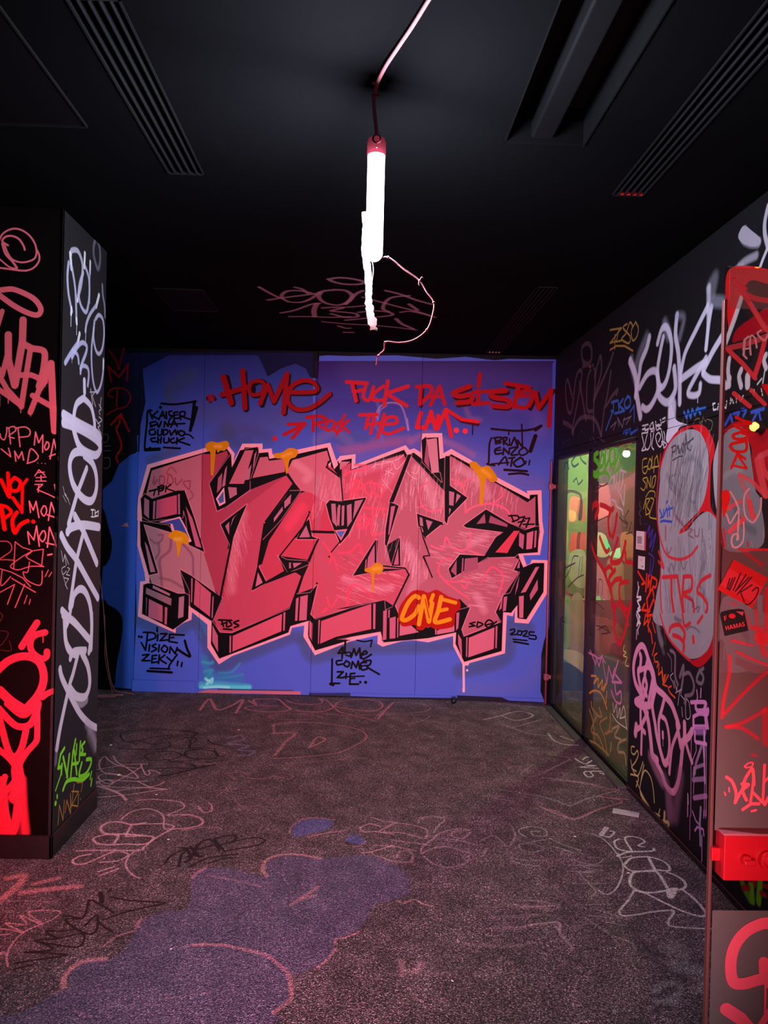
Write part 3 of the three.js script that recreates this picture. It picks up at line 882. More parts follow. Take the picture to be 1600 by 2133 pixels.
F #b3677c|1085 1388 1152 1482 1155 1449 1086 1354
F #c15d76|388 1469 445 1370 523 1139 474 1154
F #ac677c|61 1526 101 1503 102 1359 61 1396
F #c14e6a|159 1507 318 1552 323 1402 156 1360
F #ac677c|133 1497 151 1502 147 1357 132 1356
F #ac677c|326 1556 341 1562 347 1403 332 1397
F #ba6d82|70 1182 93 1150 163 942 122 939
F #976774|91 818 295 737 291 680 90 769
F #b37284|145 839 283 774 278 756 142 814
F #c15d76|115 730 225 678 226 548 113 589
F #c15d76|243 670 263 665 261 527 242 535
F #b37284|352 747 394 761 391 596 348 580
F #764e5d|91 742 102 737 98 601 94 603
F #c8566e|477 893 604 788 600 601 470 696
F #c15d76|445 904 458 897 457 706 448 715
F #c15d76|618 765 627 761 622 591 611 597
F #c15d76|621 539 666 453 671 321 622 409
F #ce546a|783 456 1168 640 1165 502 783 331
F #c15d76|758 456 771 458 773 324 759 321
F #c15d76|1178 649 1194 655 1191 509 1178 506
F #c15d76|1307 778 1367 795 1361 596 1302 588
F #c15d76|1274 762 1296 774 1289 587 1270 587
F #c15d76|1383 597 1409 569 1408 428 1385 471
F #c8546a|1476 592 1703 678 1865 737 1870 538 1595 470 1471 412
F #c15d76|1454 599 1467 599 1462 412 1454 410
F #c15d76|1880 740 1900 740 1901 540 1883 540
F #c15d76|1960 683 1989 692 1990 460 1962 454
F #c15d76|1999 691 2012 696 2011 630 2000 630
F #c15d76|2011 628 2059 643 2060 471 2015 466
F #c86b80|2093 632 2179 578 2243 524 2091 491
F #c15d76|2071 632 2081 632 2082 480 2073 476
F #c86b80|2382 539 2518 610 2520 537 2385 509
F #c86b80|2368 555 2380 555 2380 509 2370 509
F #ba5d78|2531 683 2556 690 2550 566 2531 543
F #ba5d78|2549 521 2577 476 2586 319 2551 442
F #ca677e|2633 491 2831 579 2830 410 2632 337
F #c15d76|2613 494 2624 498 2624 342 2614 340
F #c15d76|2839 585 2855 591 2853 416 2841 414
F #b3677c|1532 1512 1567 1513 1582 1330 1544 1372
F #b3677c|1588 1506 1606 1503 1601 1336 1594 1341
F #b3677c|1582 1486 1599 1492 1597 1345 1580 1342
F #b3677c|1616 1498 1638 1502 1636 1346 1617 1340
F #b3677c|1655 1502 1692 1516 1698 1381 1663 1330
F #b3677c|1717 1537 1784 1552 1706 1393
F #dc7082|1564 1305 1665 1318 1617 1223
F #4567be|1581 1294 1645 1302 1616 1246
F #ba5d78|2001 1501 2035 1508 1995 1287 1984 1276
F #ba5d78|1831 1099 1880 1202 1886 1027 1824 1007
F #ba5d78|1812 1076 1822 1088 1819 1006 1808 1006
F #ba5d78|2065 1184 2073 1049 2032 1046
F #b3677c|2451 1633 2493 1623 2488 1518 2454 1523
F #b3677c|2511 1615 2545 1598 2504 1536
F #b3677c|2454 1501 2471 1492 2456 1445
F #b3677c|2226 1426 2249 1417 2257 1352 2230 1358
F #b3677c|2274 1406 2330 1390 2296 1323
F #9e4e66|2670 1380 2732 1465 2743 1389
F #9e4e66|2777 1450 2911 1386 2912 1362 2765 1394
F #ba5d78|3004 1325 3045 1304 3039 1191 3005 1218
F #ca677e|3064 1319 3116 1339 3108 1199 3062 1191
F #ba5d78|3125 1339 3142 1343 3137 1211 3122 1205
F #9e4e66|2587 1109 2688 1121 2690 1033 2582 992
F #9e4e66|2524 1100 2525 968 2479 1009
F #9e4e66|2566 1112 2577 1111 2576 988 2562 983
F #ca677e|3138 1056 3168 1060 3068 861 3028 851
F #ba5d78|3157 964 3161 880 3105 794 3098 839
F #ca677e|3015 825 3053 832 3053 658 3021 657
F #ba5d78|2897 817 2925 823 2917 710 2892 704
F #ba5d78|2881 799 2890 811 2883 726 2861 709
F #ba5d78|2996 915 3016 994 3004 893 2981 825
F #ba5d78|3008 1095 3017 1101 3015 1045 2993 1044
F #ca677e|970 962 1010 880 953 846
F #b3677c|1341 1338 1374 1246 1287 1241
F #b3677c|1213 1044 1227 1043 1230 999 1214 997
F #b3677c|1242 1041 1316 1043 1252 1000
F #9e4e66|2265 2013 2251 1856 2295 1800 2280 1969
F #f0a0b0|178 1334 346 1383 386 1317 443 1191 422 1180 399 1228 283 1268 271 1322
F #3c4a98|202 1332 341 1368 375 1311 426 1207 404 1233 305 1274 290 1323
F #f0a0b0|626 1529 689 1622 703 1498 655 1470
F #4a5a98|642 1527 685 1590 689 1508 660 1492
F #f0b0bc|1503 1819 1524 1841 1520 1793
f #cc8408|535 1949 578 1977 633 1970 698 1983 722 1953 688 1909 656 1908 634 1891 618 1907 605 1734 595 1710 581 1733 575 1885 547 1906
S #f0b060 22 15 0.6|612 1940 655 1941
f #cc8408|1074 1891 1133 1903 1197 1940 1263 1922 1248 1873 1200 1845 1186 1747 1172 1745 1151 1844 1091 1859
S #f0b060 22 15 0.5|1145 1876 1209 1899
f #e09408|259 1235 311 1274 387 1255 415 1217 411 1163 367 1173 347 1083 335 1072 324 1150 312 1188 268 1214
S #f0c070 26 13 0.6|312 1204 356 1205
f #cc8408|2608 1858 2653 1865 2699 1827 2754 1834 2812 1768 2824 1723 2780 1711 2735 1732 2717 1552 2700 1535 2689 1551 2690 1709 2643 1797 2615 1819
S #f0a850 27 16 0.5|2710 1799 2768 1755
f #cc8410|1808 1008 1853 1026 1891 1058 1942 1046 1952 1006 1922 966 1888 971 1882 841 1868 841 1860 965 1814 986
S #f0b060 25 14 0.5|1876 1010 1921 1017
f #aa0c04|2086 711 2118 768 2184 843 2262 851 2308 835 2375 859 2466 811 2545 785 2562 757 2558 712 2525 678 2516 587 2472 563 2382 550 2314 571 2270 541 2225 546 2207 579 2123 565 2088 598 2078 654
S #e0920a 34 0 1|2236 794 2202 804 2152 747 2110 644 2116 616 2155 623 2210 669 2237 726
L #e0920a 34 0 1|2241 586 2275 806
L #e0920a 34 0 1|2277 801 2319 610
L #e0920a 36 0 1|2319 610 2341 752
L #e0920a 29 0 1|2330 768 2347 819
S #e0920a 34 0 1|2410 804 2390 697 2369 606 2481 631
S #e0920a 29 0 1|2416 787 2523 762
S #e0920a 29 0 1|2401 697 2457 710
L #aa0c04 7 0 1|2286 784 2321 638
L #16030a 48 7 1|687 2476 740 2278
L #16030a 44 7 1|825 2517 849 2237
L #16030a 44 7 1|668 2341 862 2404
S #16030a 37 7 1|894 2400 905 2432 958 2455 997 2423 971 2358 906 2346 900 2400
L #16030a 39 7 1|973 2272 1018 2424 1070 2295
L #16030a 39 7 1|1070 2295 1174 2503 1153 2211
S #16030a 37 7 1|1166 2368 1393 2378 1391 2442 1304 2462 1208 2417 1178 2309 1234 2245 1331 2242 1427 2292 1507 2364
L #8e0814 44 4 1|665 2481 729 2283
L #8e0814 39 4 1|815 2538 838 2247
L #8e0814 37 4 1|657 2346 851 2409
S #8e0814 28 3 1|867 2399 883 2443 947 2460 986 2429 960 2363 890 2351 864 2394
L #8e0814 33 4 1|957 2282 1013 2429 1065 2306
L #8e0814 35 4 1|1065 2301 1163 2519 1142 2216
S #8e0814 33 3 1|1155 2375 1382 2386 1381 2448 1299 2471 1203 2422 1173 2314 1228 2250 1326 2247 1416 2297 1501 2369
L #16030a 24 3 1|543 2317 566 2290
L #16030a 24 3 1|587 2328 603 2307
L #8e0814 24 3 1|551 2333 562 2295
L #8e0814 20 3 1|581 2339 590 2309
L #a80c1c 26 3 1|1312 2128 1152 2044
L #a80c1c 26 3 1|1217 2018 1312 2133 1182 2125
S #c01828 35 4 1|1079 2015 1080 2010
L #a80c1c 24 3 1|1376 2183 1378 2076
S #a80c1c 24 3 1|1327 2182 1430 2195 1474 2164 1388 2130
L #b41424 19 3 1|1393 2141 1454 2099
S #b41424 19 3 1|1506 2165 1475 2121 1486 2083 1529 2100 1544 2144 1517 2165
S #b41424 19 3 1|1603 2167 1550 2122 1551 2079 1605 2091
L #b41424 19 3 1|1624 2210 1563 2053
L #b41424 19 3 1|1657 2168 1604 2124 1659 2076
L #300610 34 5 1|1683 2461 1721 2316
L #c01c2c 29 3 1|1633 2466 1791 2458
L #c01c2c 29 3 1|1672 2461 1709 2321
L #c01c2c 25 3 1|1685 2388 1764 2407
S #c01c2c 25 3 1|1780 2435 1765 2351 1810 2329 1842 2431
S #c01c2c 25 3 1|1920 2438 1854 2386 1844 2330 1923 2331
L #c01c2c 29 3 1|1953 2478 1929 2292
L #c01c2c 29 3 1|2111 2442 1944 2382 2104 2290
L #300610 29 4 1|2224 2416 2216 2293
L #ac1020 29 3 1|2213 2433 2205 2304
S #ac1020 29 3 1|2179 2438 2280 2446 2292 2395 2216 2310
L #ac1020 27 3 1|2289 2300 2358 2447 2401 2308
L #ac1020 22 3 1|2270 2361 2382 2369
S #300610 36 4 1|2594 2435 2483 2388 2506 2355 2607 2369 2608 2324 2507 2305
S #a00c18 36 3 1|2593 2452 2466 2397 2517 2372 2606 2385 2596 2335 2496 2321
L #a00c18 29 3 1|2669 2549 2661 2454
L #a00c18 31 3 1|2662 2415 2658 2325
L #a00c18 27 3 1|2628 2408 2751 2416
L #a00c18 29 3 1|2619 2313 2742 2327
S #300610 38 4 1|2885 2408 2774 2394 2775 2361 2887 2341 2900 2291 2788 2294
S #a00c18 38 3 1|2874 2425 2768 2411 2775 2372 2887 2352 2894 2302 2776 2305
L #300610 29 4 1|2890 2459 3063 2440
L #a00c18 31 3 1|2872 2481 3052 2454
L #a00c18 36 3 1|2968 2455 2938 2303
S #a00c18 29 3 1|2964 2387 3076 2395 3052 2434 2975 2399 2944 2320 3022 2293 3066 2334
L #300610 33 4 1|3067 2289 3120 2402 3145 2290 3242 2427
L #a00c18 31 3 1|3056 2311 3103 2418 3129 2290
L #a00c18 31 3 1|3129 2290 3225 2438 3216 2158
L #c01c2c 27 3 1|1740 2210 1875 2216
L #c01c2c 27 3 1|1813 2211 1788 2109
L #c01c2c 25 3 1|1853 2195 1828 2071
L #c01c2c 25 3 1|1931 2219 1885 2038
L #c01c2c 23 3 1|1815 2138 1916 2152
S #c01c2c 25 3 1|1927 2141 2028 2154 2016 2199 1949 2186 1917 2095 1974 2069 2085 2116
L #d01824 29 3 1|2217 2237 2186 2124 2254 2125
L #d01824 27 3 1|2254 2114 2296 2250 2333 2116
L #d01824 20 3 1|2264 2170 2331 2178
L #d01824 29 3 1|2353 2217 2349 2116 2408 2263 2457 2062
L #400814 27 3 1|2441 2253 2533 2182 2662 2157
L #d01824 25 3 1|2413 2269 2533 2193 2662 2177
S #f03040 38 4 1|2495 2108 2497 2106
S #f03040 38 4 1|2565 2104 2566 2102
L #140610 9 1 1|2623 2150 2623 2077
S #040405 16 0 1|180 2266 289 2262 452 2288
S #040405 24 0 1|441 2287 427 2152 413 2060
S #040405 27 0 1|458 2239 423 2098
S #040405 15 0 1|105 2210 73 2198 69 2101 57 1916 100 1917
S #040405 27 0 1|63 1900 171 1908
S #040405 14 0 1|204 1922 335 1917
S #040405 24 0 1|174 2237 175 2235
L #040405 14 0 1|89 2199 112 2145
L #040405 14 0 1|154 2205 111 2167 166 2141
L #040405 14 0 1|166 2146 192 2206 210 2153
L #040405 14 0 1|177 2168 209 2174
L #040405 14 0 1|220 2201 224 2147
S #040405 14 0 1|263 2208 241 2202 247 2175 269 2170 248 2143
L #040405 14 0 1|312 2203 280 2197 283 2149 319 2155
L #040405 12 0 1|280 2176 313 2182
S #040405 14 0 1|335 2144 329 2198 366 2205 362 2172 335 2171 411 2146
S #040405 14 0 1|140 2124 96 2112 108 2091 151 2103 97 2080
L #040405 14 0 1|151 2113 162 2081
L #040405 14 0 1|183 2125 168 2081
L #040405 14 0 1|206 2082 210 2125 238 2088 243 2132
L #040405 14 0 1|260 2083 281 2138 309 2090
L #040405 14 0 1|249 2105 368 2113
S #040405 14 0 1|130 2064 92 2052 98 2020 136 2026 136 2048
S #040405 14 0 1|157 2059 158 2021 185 2022 190 2065
L #040405 14 0 1|201 2060 202 2017
S #040405 14 0 1|190 2055 228 2061 234 2034 202 2017
L #040405 14 0 1|250 2056 262 2018 293 2062 305 2025 315 2057
S #040405 14 0 1|342 2058 321 2036 349 2015 370 2042 337 2058
S #040405 12 0 1|360 2026 403 2027 436 2001
S #040405 14 0 1|137 1994 104 1988 116 1966 148 1967
L #040405 14 0 1|159 2000 160 1956
L #040405 14 0 1|186 2000 181 1957
L #040405 12 0 1|159 1978 186 1982
S #040405 14 0 1|208 1995 208 1963 241 1964 246 1996
S #040405 14 0 1|284 1997 257 1980 274 1959 296 1965
L #040405 14 0 1|311 1998 307 1954
L #040405 14 0 1|366 1999 312 1976 410 1946
S #060507 14 0 1|102 1576 205 1605
L #060507 10 0 1|146 1593 136 1544
L #060507 10 0 1|178 1610 174 1550
S #060507 14 0 1|167 1610 210 1622 206 1589 173 1578
L #060507 10 0 1|232 1622 228 1573
L #060507 10 0 1|270 1631 229 1601 298 1580
S #20040c 17 0 1|2769 2125 2949 2113 3083 2127 3149 2156
S #20040c 22 0 1|3154 2156 3111 2122
S #20040c 12 0 1|3003 2164 3014 1985
L #20040c 31 0 1|3112 2077 3076 1959
L #20040c 12 0 1|2904 2100 2905 2084
S #20040c 15 0 1|2771 2053 2756 2002 2754 1867 2743 1850 2799 1840
L #20040c 15 0 1|2799 2053 2806 2009
S #20040c 15 0 1|2788 2053 2844 2060 2839 2037 2811 2031 2845 2021 2806 2009
S #20040c 15 0 1|2861 2055 2868 2004
S #20040c 15 0 1|2855 2054 2889 2061 2884 2038 2867 2032 2901 1999
L #20040c 12 0 1|2911 2050 2913 2000
L #20040c 15 0 1|2924 2000 2950 2062 2974 1995
L #20040c 15 0 1|2977 1984 2975 2040 3019 1980
S #20040c 15 0 1|2840 1981 2802 1964 2808 1930 2853 1937
L #20040c 12 0 1|2802 1956 2846 1961
L #20040c 15 0 1|2864 1926 2868 1976 2909 1932 2913 1977
S #20040c 15 0 1|2924 1978 2969 1984 2926 1927 2976 1928
S #20040c 14 0 1|3019 1985 2986 1951 3009 1923 3054 1947 3036 1980 3019 1985
S #20040c 15 0 1|2832 1847 2881 1909 2900 1848
L #20040c 12 0 1|2776 1851 2910 1865
S #20040c 15 0 1|2909 1899 2954 1905
L #20040c 15 0 1|2937 1903 2928 1837
S #20040c 16 0 1|2999 1906 2949 1866 2978 1833 3028 1857 3016 1896 2993 1904
L #20040c 12 0 1|3044 1879 3039 1857
L #20040c 12 0 1|3072 1886 3067 1852
S #20040c 19 0 1|2878 1808 2968 1805 3052 1801
S #20040c 16 0 1|2913 1775 3002 1783 3064 1773
L #080204 12 0 1|2937 1456 2961 1406
S #080204 12 0 1|2921 1450 2988 1452 2994 1424 2950 1406
L #080204 12 0 1|2999 1435 3044 1448 3007 1368
L #080204 11 0 1|2995 1401 3045 1414
L #080204 12 0 1|3050 1431 3083 1437 3057 1364
L #080204 11 0 1|3034 1386 3118 1391
L #040405 14 0 1|185 506 186 473
L #040405 14 0 1|110 460 106 400
S #040405 14 0 1|77 465 159 461 171 424 106 400
L #040405 14 0 1|192 451 188 402
L #040405 14 0 1|214 457 263 459 210 403 269 410
L #040405 14 0 1|307 455 285 454 281 399 346 390
L #040405 12 0 1|285 427 318 431
L #040405 14 0 1|296 454 399 452
S #040405 19 0 1|43 431 44 429
S #040405 19 0 1|63 429 64 427
L #040405 14 0 1|62 383 97 324 106 400
L #040405 14 0 1|128 368 124 319
S #040405 14 0 1|177 375 150 358 184 337 146 314
L #040405 14 0 1|205 370 200 316
S #040405 14 0 1|243 366 222 333 255 312 271 345 243 368
L #040405 14 0 1|288 307 292 356 332 303 347 352
S #040405 19 0 1|406 408 423 349 447 284 353 336
L #040405 14 0 1|75 285 125 292 71 241 131 243
L #040405 14 0 1|185 288 152 282 148 227 191 234
L #040405 12 0 1|153 257 180 261
L #040405 14 0 1|207 289 202 223
L #040405 14 0 1|250 290 207 256 262 225
L #040405 14 0 1|267 274 300 248
L #040405 14 0 1|348 298 290 215 280 182
L #040405 14 0 1|138 183 291 182
L #040405 19 0 1|116 161 308 155
L #040405 14 0 1|355 244 350 211
L #040405 14 0 1|388 234 383 204
L #080204 14 0 1|669 578 772 578
L #080204 14 0 1|691 579 708 530
L #080204 12 0 1|691 546 729 558
S #080204 14 0 1|735 569 735 526 773 543 751 570
S #080204 14 0 1|827 577 789 560 828 539 795 522
L #080204 14 0 1|709 509 774 505
L #080204 12 0 1|2678 614 2639 602 2679 586 2634 577
S #080204 12 0 1|2701 615 2696 575 2740 599 2701 617
S #080204 12 0 1|2763 594 2819 612 2784 634 2757 599 2786 578 2846 624
S #040405 12 0 1|2954 560 2982 568 2988 549 2957 526 3000 527
S #040405 12 0 1|3016 550 3011 527 3039 525 3044 551 3016 556
S #040405 12 0 1|3055 551 3083 557 3078 535 3056 517 3096 513
S #040405 12 0 1|3139 548 3106 549 3106 526 3151 520 3152 494 3102 499
L #040405 12 0 1|2979 489 3085 481
L #040405 14 0 1|2985 470 3097 454
L #040405 15 0 1|1669 446 1666 344
L #040405 15 0 1|1648 389 1615 343 1677 345
L #040405 15 0 1|1651 389 1646 304
S #040405 12 0 1|1682 350 1711 351 1706 323 1677 328
L #040405 15 0 1|1717 312 1738 380 1756 330 1783 387 1791 308
S #040405 15 0 1|1796 331 1841 349 1823 365 1796 331 1813 303 1875 339
S #040405 12 0 1|1759 448 1816 439 1878 452
L #040405 12 0 1|1878 452 1868 401
S #040405 15 0 1|1644 287 1605 280 1611 252 1651 259
S #040405 15 0 1|1678 282 1662 254 1691 238 1707 266 1678 285
L #040405 15 0 1|1719 227 1729 278 1759 234 1774 285 1787 223
S #040405 15 0 1|1837 275 1797 269 1804 218 1844 225
L #040405 12 0 1|1801 246 1832 253
S #040405 15 0 1|1814 286 1870 293 1865 259 1843 242 1940 186
L #040405 15 0 1|1613 196 1658 197 1614 151 1659 152
L #040405 15 0 1|1683 186 1679 147
L #040405 15 0 1|1748 188 1715 184 1711 102 1779 104
L #040405 12 0 1|1664 158 1822 168
L #040405 12 0 1|1716 145 1749 149
S #040405 19 0 1|1793 121 1794 119
S #040405 23 0 1|1835 121 1836 119
L #040405 15 0 1|1569 294 1570 104 1630 106
L #040405 22 0 1|1560 100 1581 93
L #f2b0bc 16 2 1|2597 285 2605 71
S #f2b0bc 16 2 1|2601 88 2603 71
S #f2b0bc 9 1 1|2613 286 2630 277 2636 297
S #f2c0cc 16 2 1|2626 237 2627 236
F #d88098|-129 1296 -105 1308 -95 1318 -77 1326 -69 1300 -58 1292
L #8a5a80 4 1 0.7|-118 1367 -115 1332
S #8a0c14 13 4 0.8|-248 2678 -197 2608 -167 2531
S #8a0c14 13 4 0.8|-125 2716 -147 2638 -167 2531
L #a01018 13 3 0.9|-228 2431 -252 2551 -165 2468 -96 2575 -101 2441
S #a01018 11 3 0.9|-212 2312 -248 2325 -220 2375 -121 2377 -70 2315 -104 2243 -188 2213 -258 2170
L #a01018 11 3 0.9|-177 2362 -182 2242
L #c01420 14 3 1|-221 2093 -145 2179 -78 2046
S #c01420 13 3 1|-145 2172 -157 2101 -178 2058 -140 1960 -139 1904 -173 1847 -162 1797
S #807880 6 1 0.8|-277 2014 -248 2014 -240 1979 -261 1951 -280 1957
L #807880 6 1 0.8|-270 1922 -225 1926
L #807880 6 1 0.8|-270 1887 -221 1888
S #807880 7 1 0.8|-266 1830 -230 1831 -222 1775 -250 1746 -271 1752`,
pfront: `S #e86878 8 1 1|-265 2548 -248 2586 -216 2608 -184 2611 -147 2594 -119 2562 -107 2525 -113 2493 -140 2478 -172 2474 -205 2485 -223 2508 -238 2544
S #e86878 9 1 1|-224 2542 -247 2558 -234 2577 -207 2581 -179 2569 -160 2542 -155 2526
S #e86878 8 1 1|-104 2525 -95 2503 -97 2479 -117 2453 -144 2441 -172 2440 -204 2443 -254 2448 -268 2450
S #e86878 10 1 1|-247 2548 -233 2507 -204 2476 -186 2451
S #e86878 7 1 1|-255 2483 -218 2454 -186 2446
S #e4606c 23 1 1|-253 2356 -202 2362 -151 2345 -114 2325 -88 2294 -86 2270 -104 2258 -145 2269 -196 2295 -247 2330 -266 2344
L #e4606c 29 2 1|-215 2173 -213 2071 -185 1965
L #e4606c 29 2 1|-156 2236 -157 2147 -183 1970
L #e4606c 21 2 1|-215 2099 -237 2005 -256 2037
S #e4606c 26 2 1|-157 2140 -119 2121 -68 2108 -67 2048 -76 2001 -86 1963
L #e4606c 22 2 1|-124 2116 -140 1999 -156 1877
L #e4606c 21 2 1|-255 2014 -217 1950 -158 1887
S #e4606c 21 2 1|-254 1949 -207 1918 -158 1882
S #e4606c 22 2 1|-168 2007 -117 2009 -61 1983
L #e4606c 22 2 1|-62 2020 -66 1978 -86 1945 -119 1855
L #e4606c 28 2 1|-38 2060 -34 2002 -27 1881 -18 1781
L #e4606c 20 2 1|-49 2048 -61 1983
L #e4606c 22 2 1|-111 1925 -22 1876
L #e4606c 19 2 1|-242 2270 -259 2209
L #e4606c 4 1 1|-158 1877 -158 1852
L #e4606c 4 1 1|-119 1855 -117 1839
L #e4606c 4 1 1|-210 1918 -210 1890
L #e4606c 4 1 1|-60 1983 -60 1964
S #8a6068 4 1 0.6|-244 1921 -242 1912 -243 1875
S #f07080 6 0 1|-241 1763 -236 1745 -222 1740 -214 1769 -214 1790
L #f07080 6 0 1|-205 1785 -197 1722
S #f07080 6 0 1|-209 1787 -186 1795 -177 1779 -204 1755 -183 1746
L #f07080 6 0 1|-168 1788 -158 1712
S #f07080 6 0 1|-177 1788 -140 1794 -119 1780 -124 1757 -160 1751
L #f07080 6 0 1|-96 1774 -100 1720
L #f07080 6 0 1|-96 1774 -82 1730 -66 1763 -65 1691
S #f07080 6 0 1|-49 1733 -58 1714 -51 1701 -40 1715 -42 1731 -51 1735
L #f07080 6 0 1|-20 1746 -34 1664
L #f07080 6 0 1|-20 1746 13 1611
L #f07080 6 0 1|-37 1675 -0 1690
L #f07080 6 0 1|-235 1700 -195 1669 -205 1704
L #f07080 6 0 1|-174 1651 -180 1693 -163 1663 -150 1691 -142 1656
S #f07080 6 0 1|-126 1645 -118 1697 -106 1702 -83 1674 -96 1655 -128 1643
S #c07888 5 0 0.8|-85 1646 -84 1646
S #c07888 5 0 0.8|-68 1646 -68 1645
S #c07888 5 0 0.8|-54 1645 -53 1644
L #f07080 5 0 1|-95 1592 -79 1618 -54 1596
L #f07080 5 0 1|-86 1606 -56 1609
L #f07080 5 0 1|-90 1585 -49 1589
L #f07080 5 0 1|-70 1595 -69 1572
L #f07080 5 0 1|-92 1571 -49 1572
L #f07080 5 0 1|-94 1557 -62 1558 -85 1536 -38 1517
L #f07080 5 0 1|-78 1558 -80 1525
S #f07080 5 0 1|-38 1517 -8 1503 -1 1499 -8 1527 -14 1559
L #ff1010 16 1 1|-206 1601 -197 1503
L #ff1010 16 1 1|-233 1572 -202 1508
S #ff1010 16 1 1|-178 1583 -196 1559 -190 1531 -163 1532 -154 1565 -178 1583
L #ff1010 13 1 1|-127 1577 -145 1551 -145 1439
L #ff1010 15 1 1|-183 1499 -147 1449
L #ff1010 19 1 1|-231 1465 -215 1370
S #ff1010 15 1 1|-235 1465 -208 1461 -189 1438 -216 1414
S #ff1010 17 1 1|-166 1439 -183 1406 -173 1355 -151 1388 -121 1405
S #ff1010 17 1 1|-98 1403 -97 1402
L #f07080 6 0 1|-116 1487 -110 1440
L #f07080 6 0 1|-116 1487 -99 1450 -88 1487 -75 1420
S #f07080 6 0 1|-58 1467 -67 1446 -55 1427 -44 1446 -49 1467 -58 1468
L #f07080 6 0 1|-26 1484 -36 1409
L #f07080 6 0 1|-26 1484 11 1384
L #f07080 6 0 1|-41 1432 1 1419
L #f07080 6 0 1|-120 1360 -112 1309
L #f07080 6 0 1|-120 1360 -94 1326 -84 1385 -71 1301
S #f07080 6 0 1|-60 1362 -72 1338 -57 1320 -46 1343 -51 1364 -60 1364
L #f07080 6 0 1|-31 1381 -38 1297
L #f07080 6 0 1|-31 1381 13 1270
L #f07080 6 0 1|-43 1315 -2 1307
L #f07080 7 0 1|-35 1265 -19 1269
S #c85060 5 0 0.9|-232 1318 -200 1317 -184 1298 -190 1275 -231 1244 -203 1242 -171 1240
L #d86070 5 0 0.9|-170 1317 -174 1205
S #d86070 5 0 0.9|-170 1317 -140 1295 -103 1281 -139 1257 -187 1216 -156 1201 -106 1216 -51 1217
L #d86070 5 0 0.9|-60 1219 -54 1289 -98 1281 -125 1258 -116 1248 -53 1217
S #d86070 5 0 0.9|-110 1234 -117 1192 -135 1192 -119 1159 -63 1140 -57 1198
L #d86070 4 0 0.9|-32 1203 -45 1175
L #d86070 4 0 0.9|-18 1194 -29 1175
L #d86070 5 0 0.9|-230 1204 -184 1191 -137 1168 -104 1132
S #d86070 5 0 0.9|-221 1199 -224 1134 -186 1172
L #d86070 5 0 0.9|-228 1106 -169 1140 -197 1057
L #d86070 5 0 0.9|-181 1165 -83 1109
L #d86070 5 0 0.9|-128 1141 -165 1044
L #d86070 4 0 0.9|-117 1096 -128 1061
L #d86070 4 0 0.9|-103 1080 -108 1059
S #803840 4 0 0.6|-227 1022 -215 1008 -226 984
S #803840 3 0 0.6|-225 947 -197 943 -192 929 -215 891 -224 886
S #803840 3 0 0.6|-187 906 -178 878 -182 863 -224 867
S #803840 2 0 0.6|-7 876 9 881
L #f83048 26 2 1|-74 983 -106 931 -135 882
S #f83048 25 2 1|-40 943 -73 934 -93 919 -100 888 -89 857 -55 834 -33 842 -31 863
L #f83048 4 1 1|-48 925 -48 901
S #f83048 31 2 1|-237 777 -192 819 -142 840 -96 839 -60 816 -43 770 -46 723 -67 677 -102 635 -117 624 -169 654 -220 700
S #f83048 21 2 1|-220 684 -163 634 -127 609
S #f83048 23 2 1|-47 672 -27 688 -2 699
S #f83048 26 3 0.9|-67 656 -87 625 -127 598 -189 644
S #f83048 26 3 1|-224 623 -177 572 -141 549 -96 557 -71 604 -62 646
S #f83048 23 2 1|-66 625 -64 522 -69 486 -104 444 -131 397 -140 350
S #f83048 26 2 1|-110 537 -124 469 -144 428 -164 422 -185 458 -212 551 -223 592
S #f83048 31 4 1|-164 422 -143 402 -138 376
S #f83048 23 2 1|-220 452 -184 422 -158 391 -148 355 -152 324 -182 283
S #f83048 47 6 1|-143 366 -136 293 -151 252
S #f83048 24 2 1|-193 339 -202 293 -191 220 -174 148 -158 107
S #f83048 42 7 0.9|-213 318 -201 241 -194 138 -188 86
S #f83048 31 6 1|-132 345 -135 242 -148 138 -158 107
S #f83048 31 10 0.8|-122 330 -114 211 -102 108
S #f83048 31 12 0.5|-130 242 -122 107
S #f83048 26 12 0.5|-182 293 -171 257`,
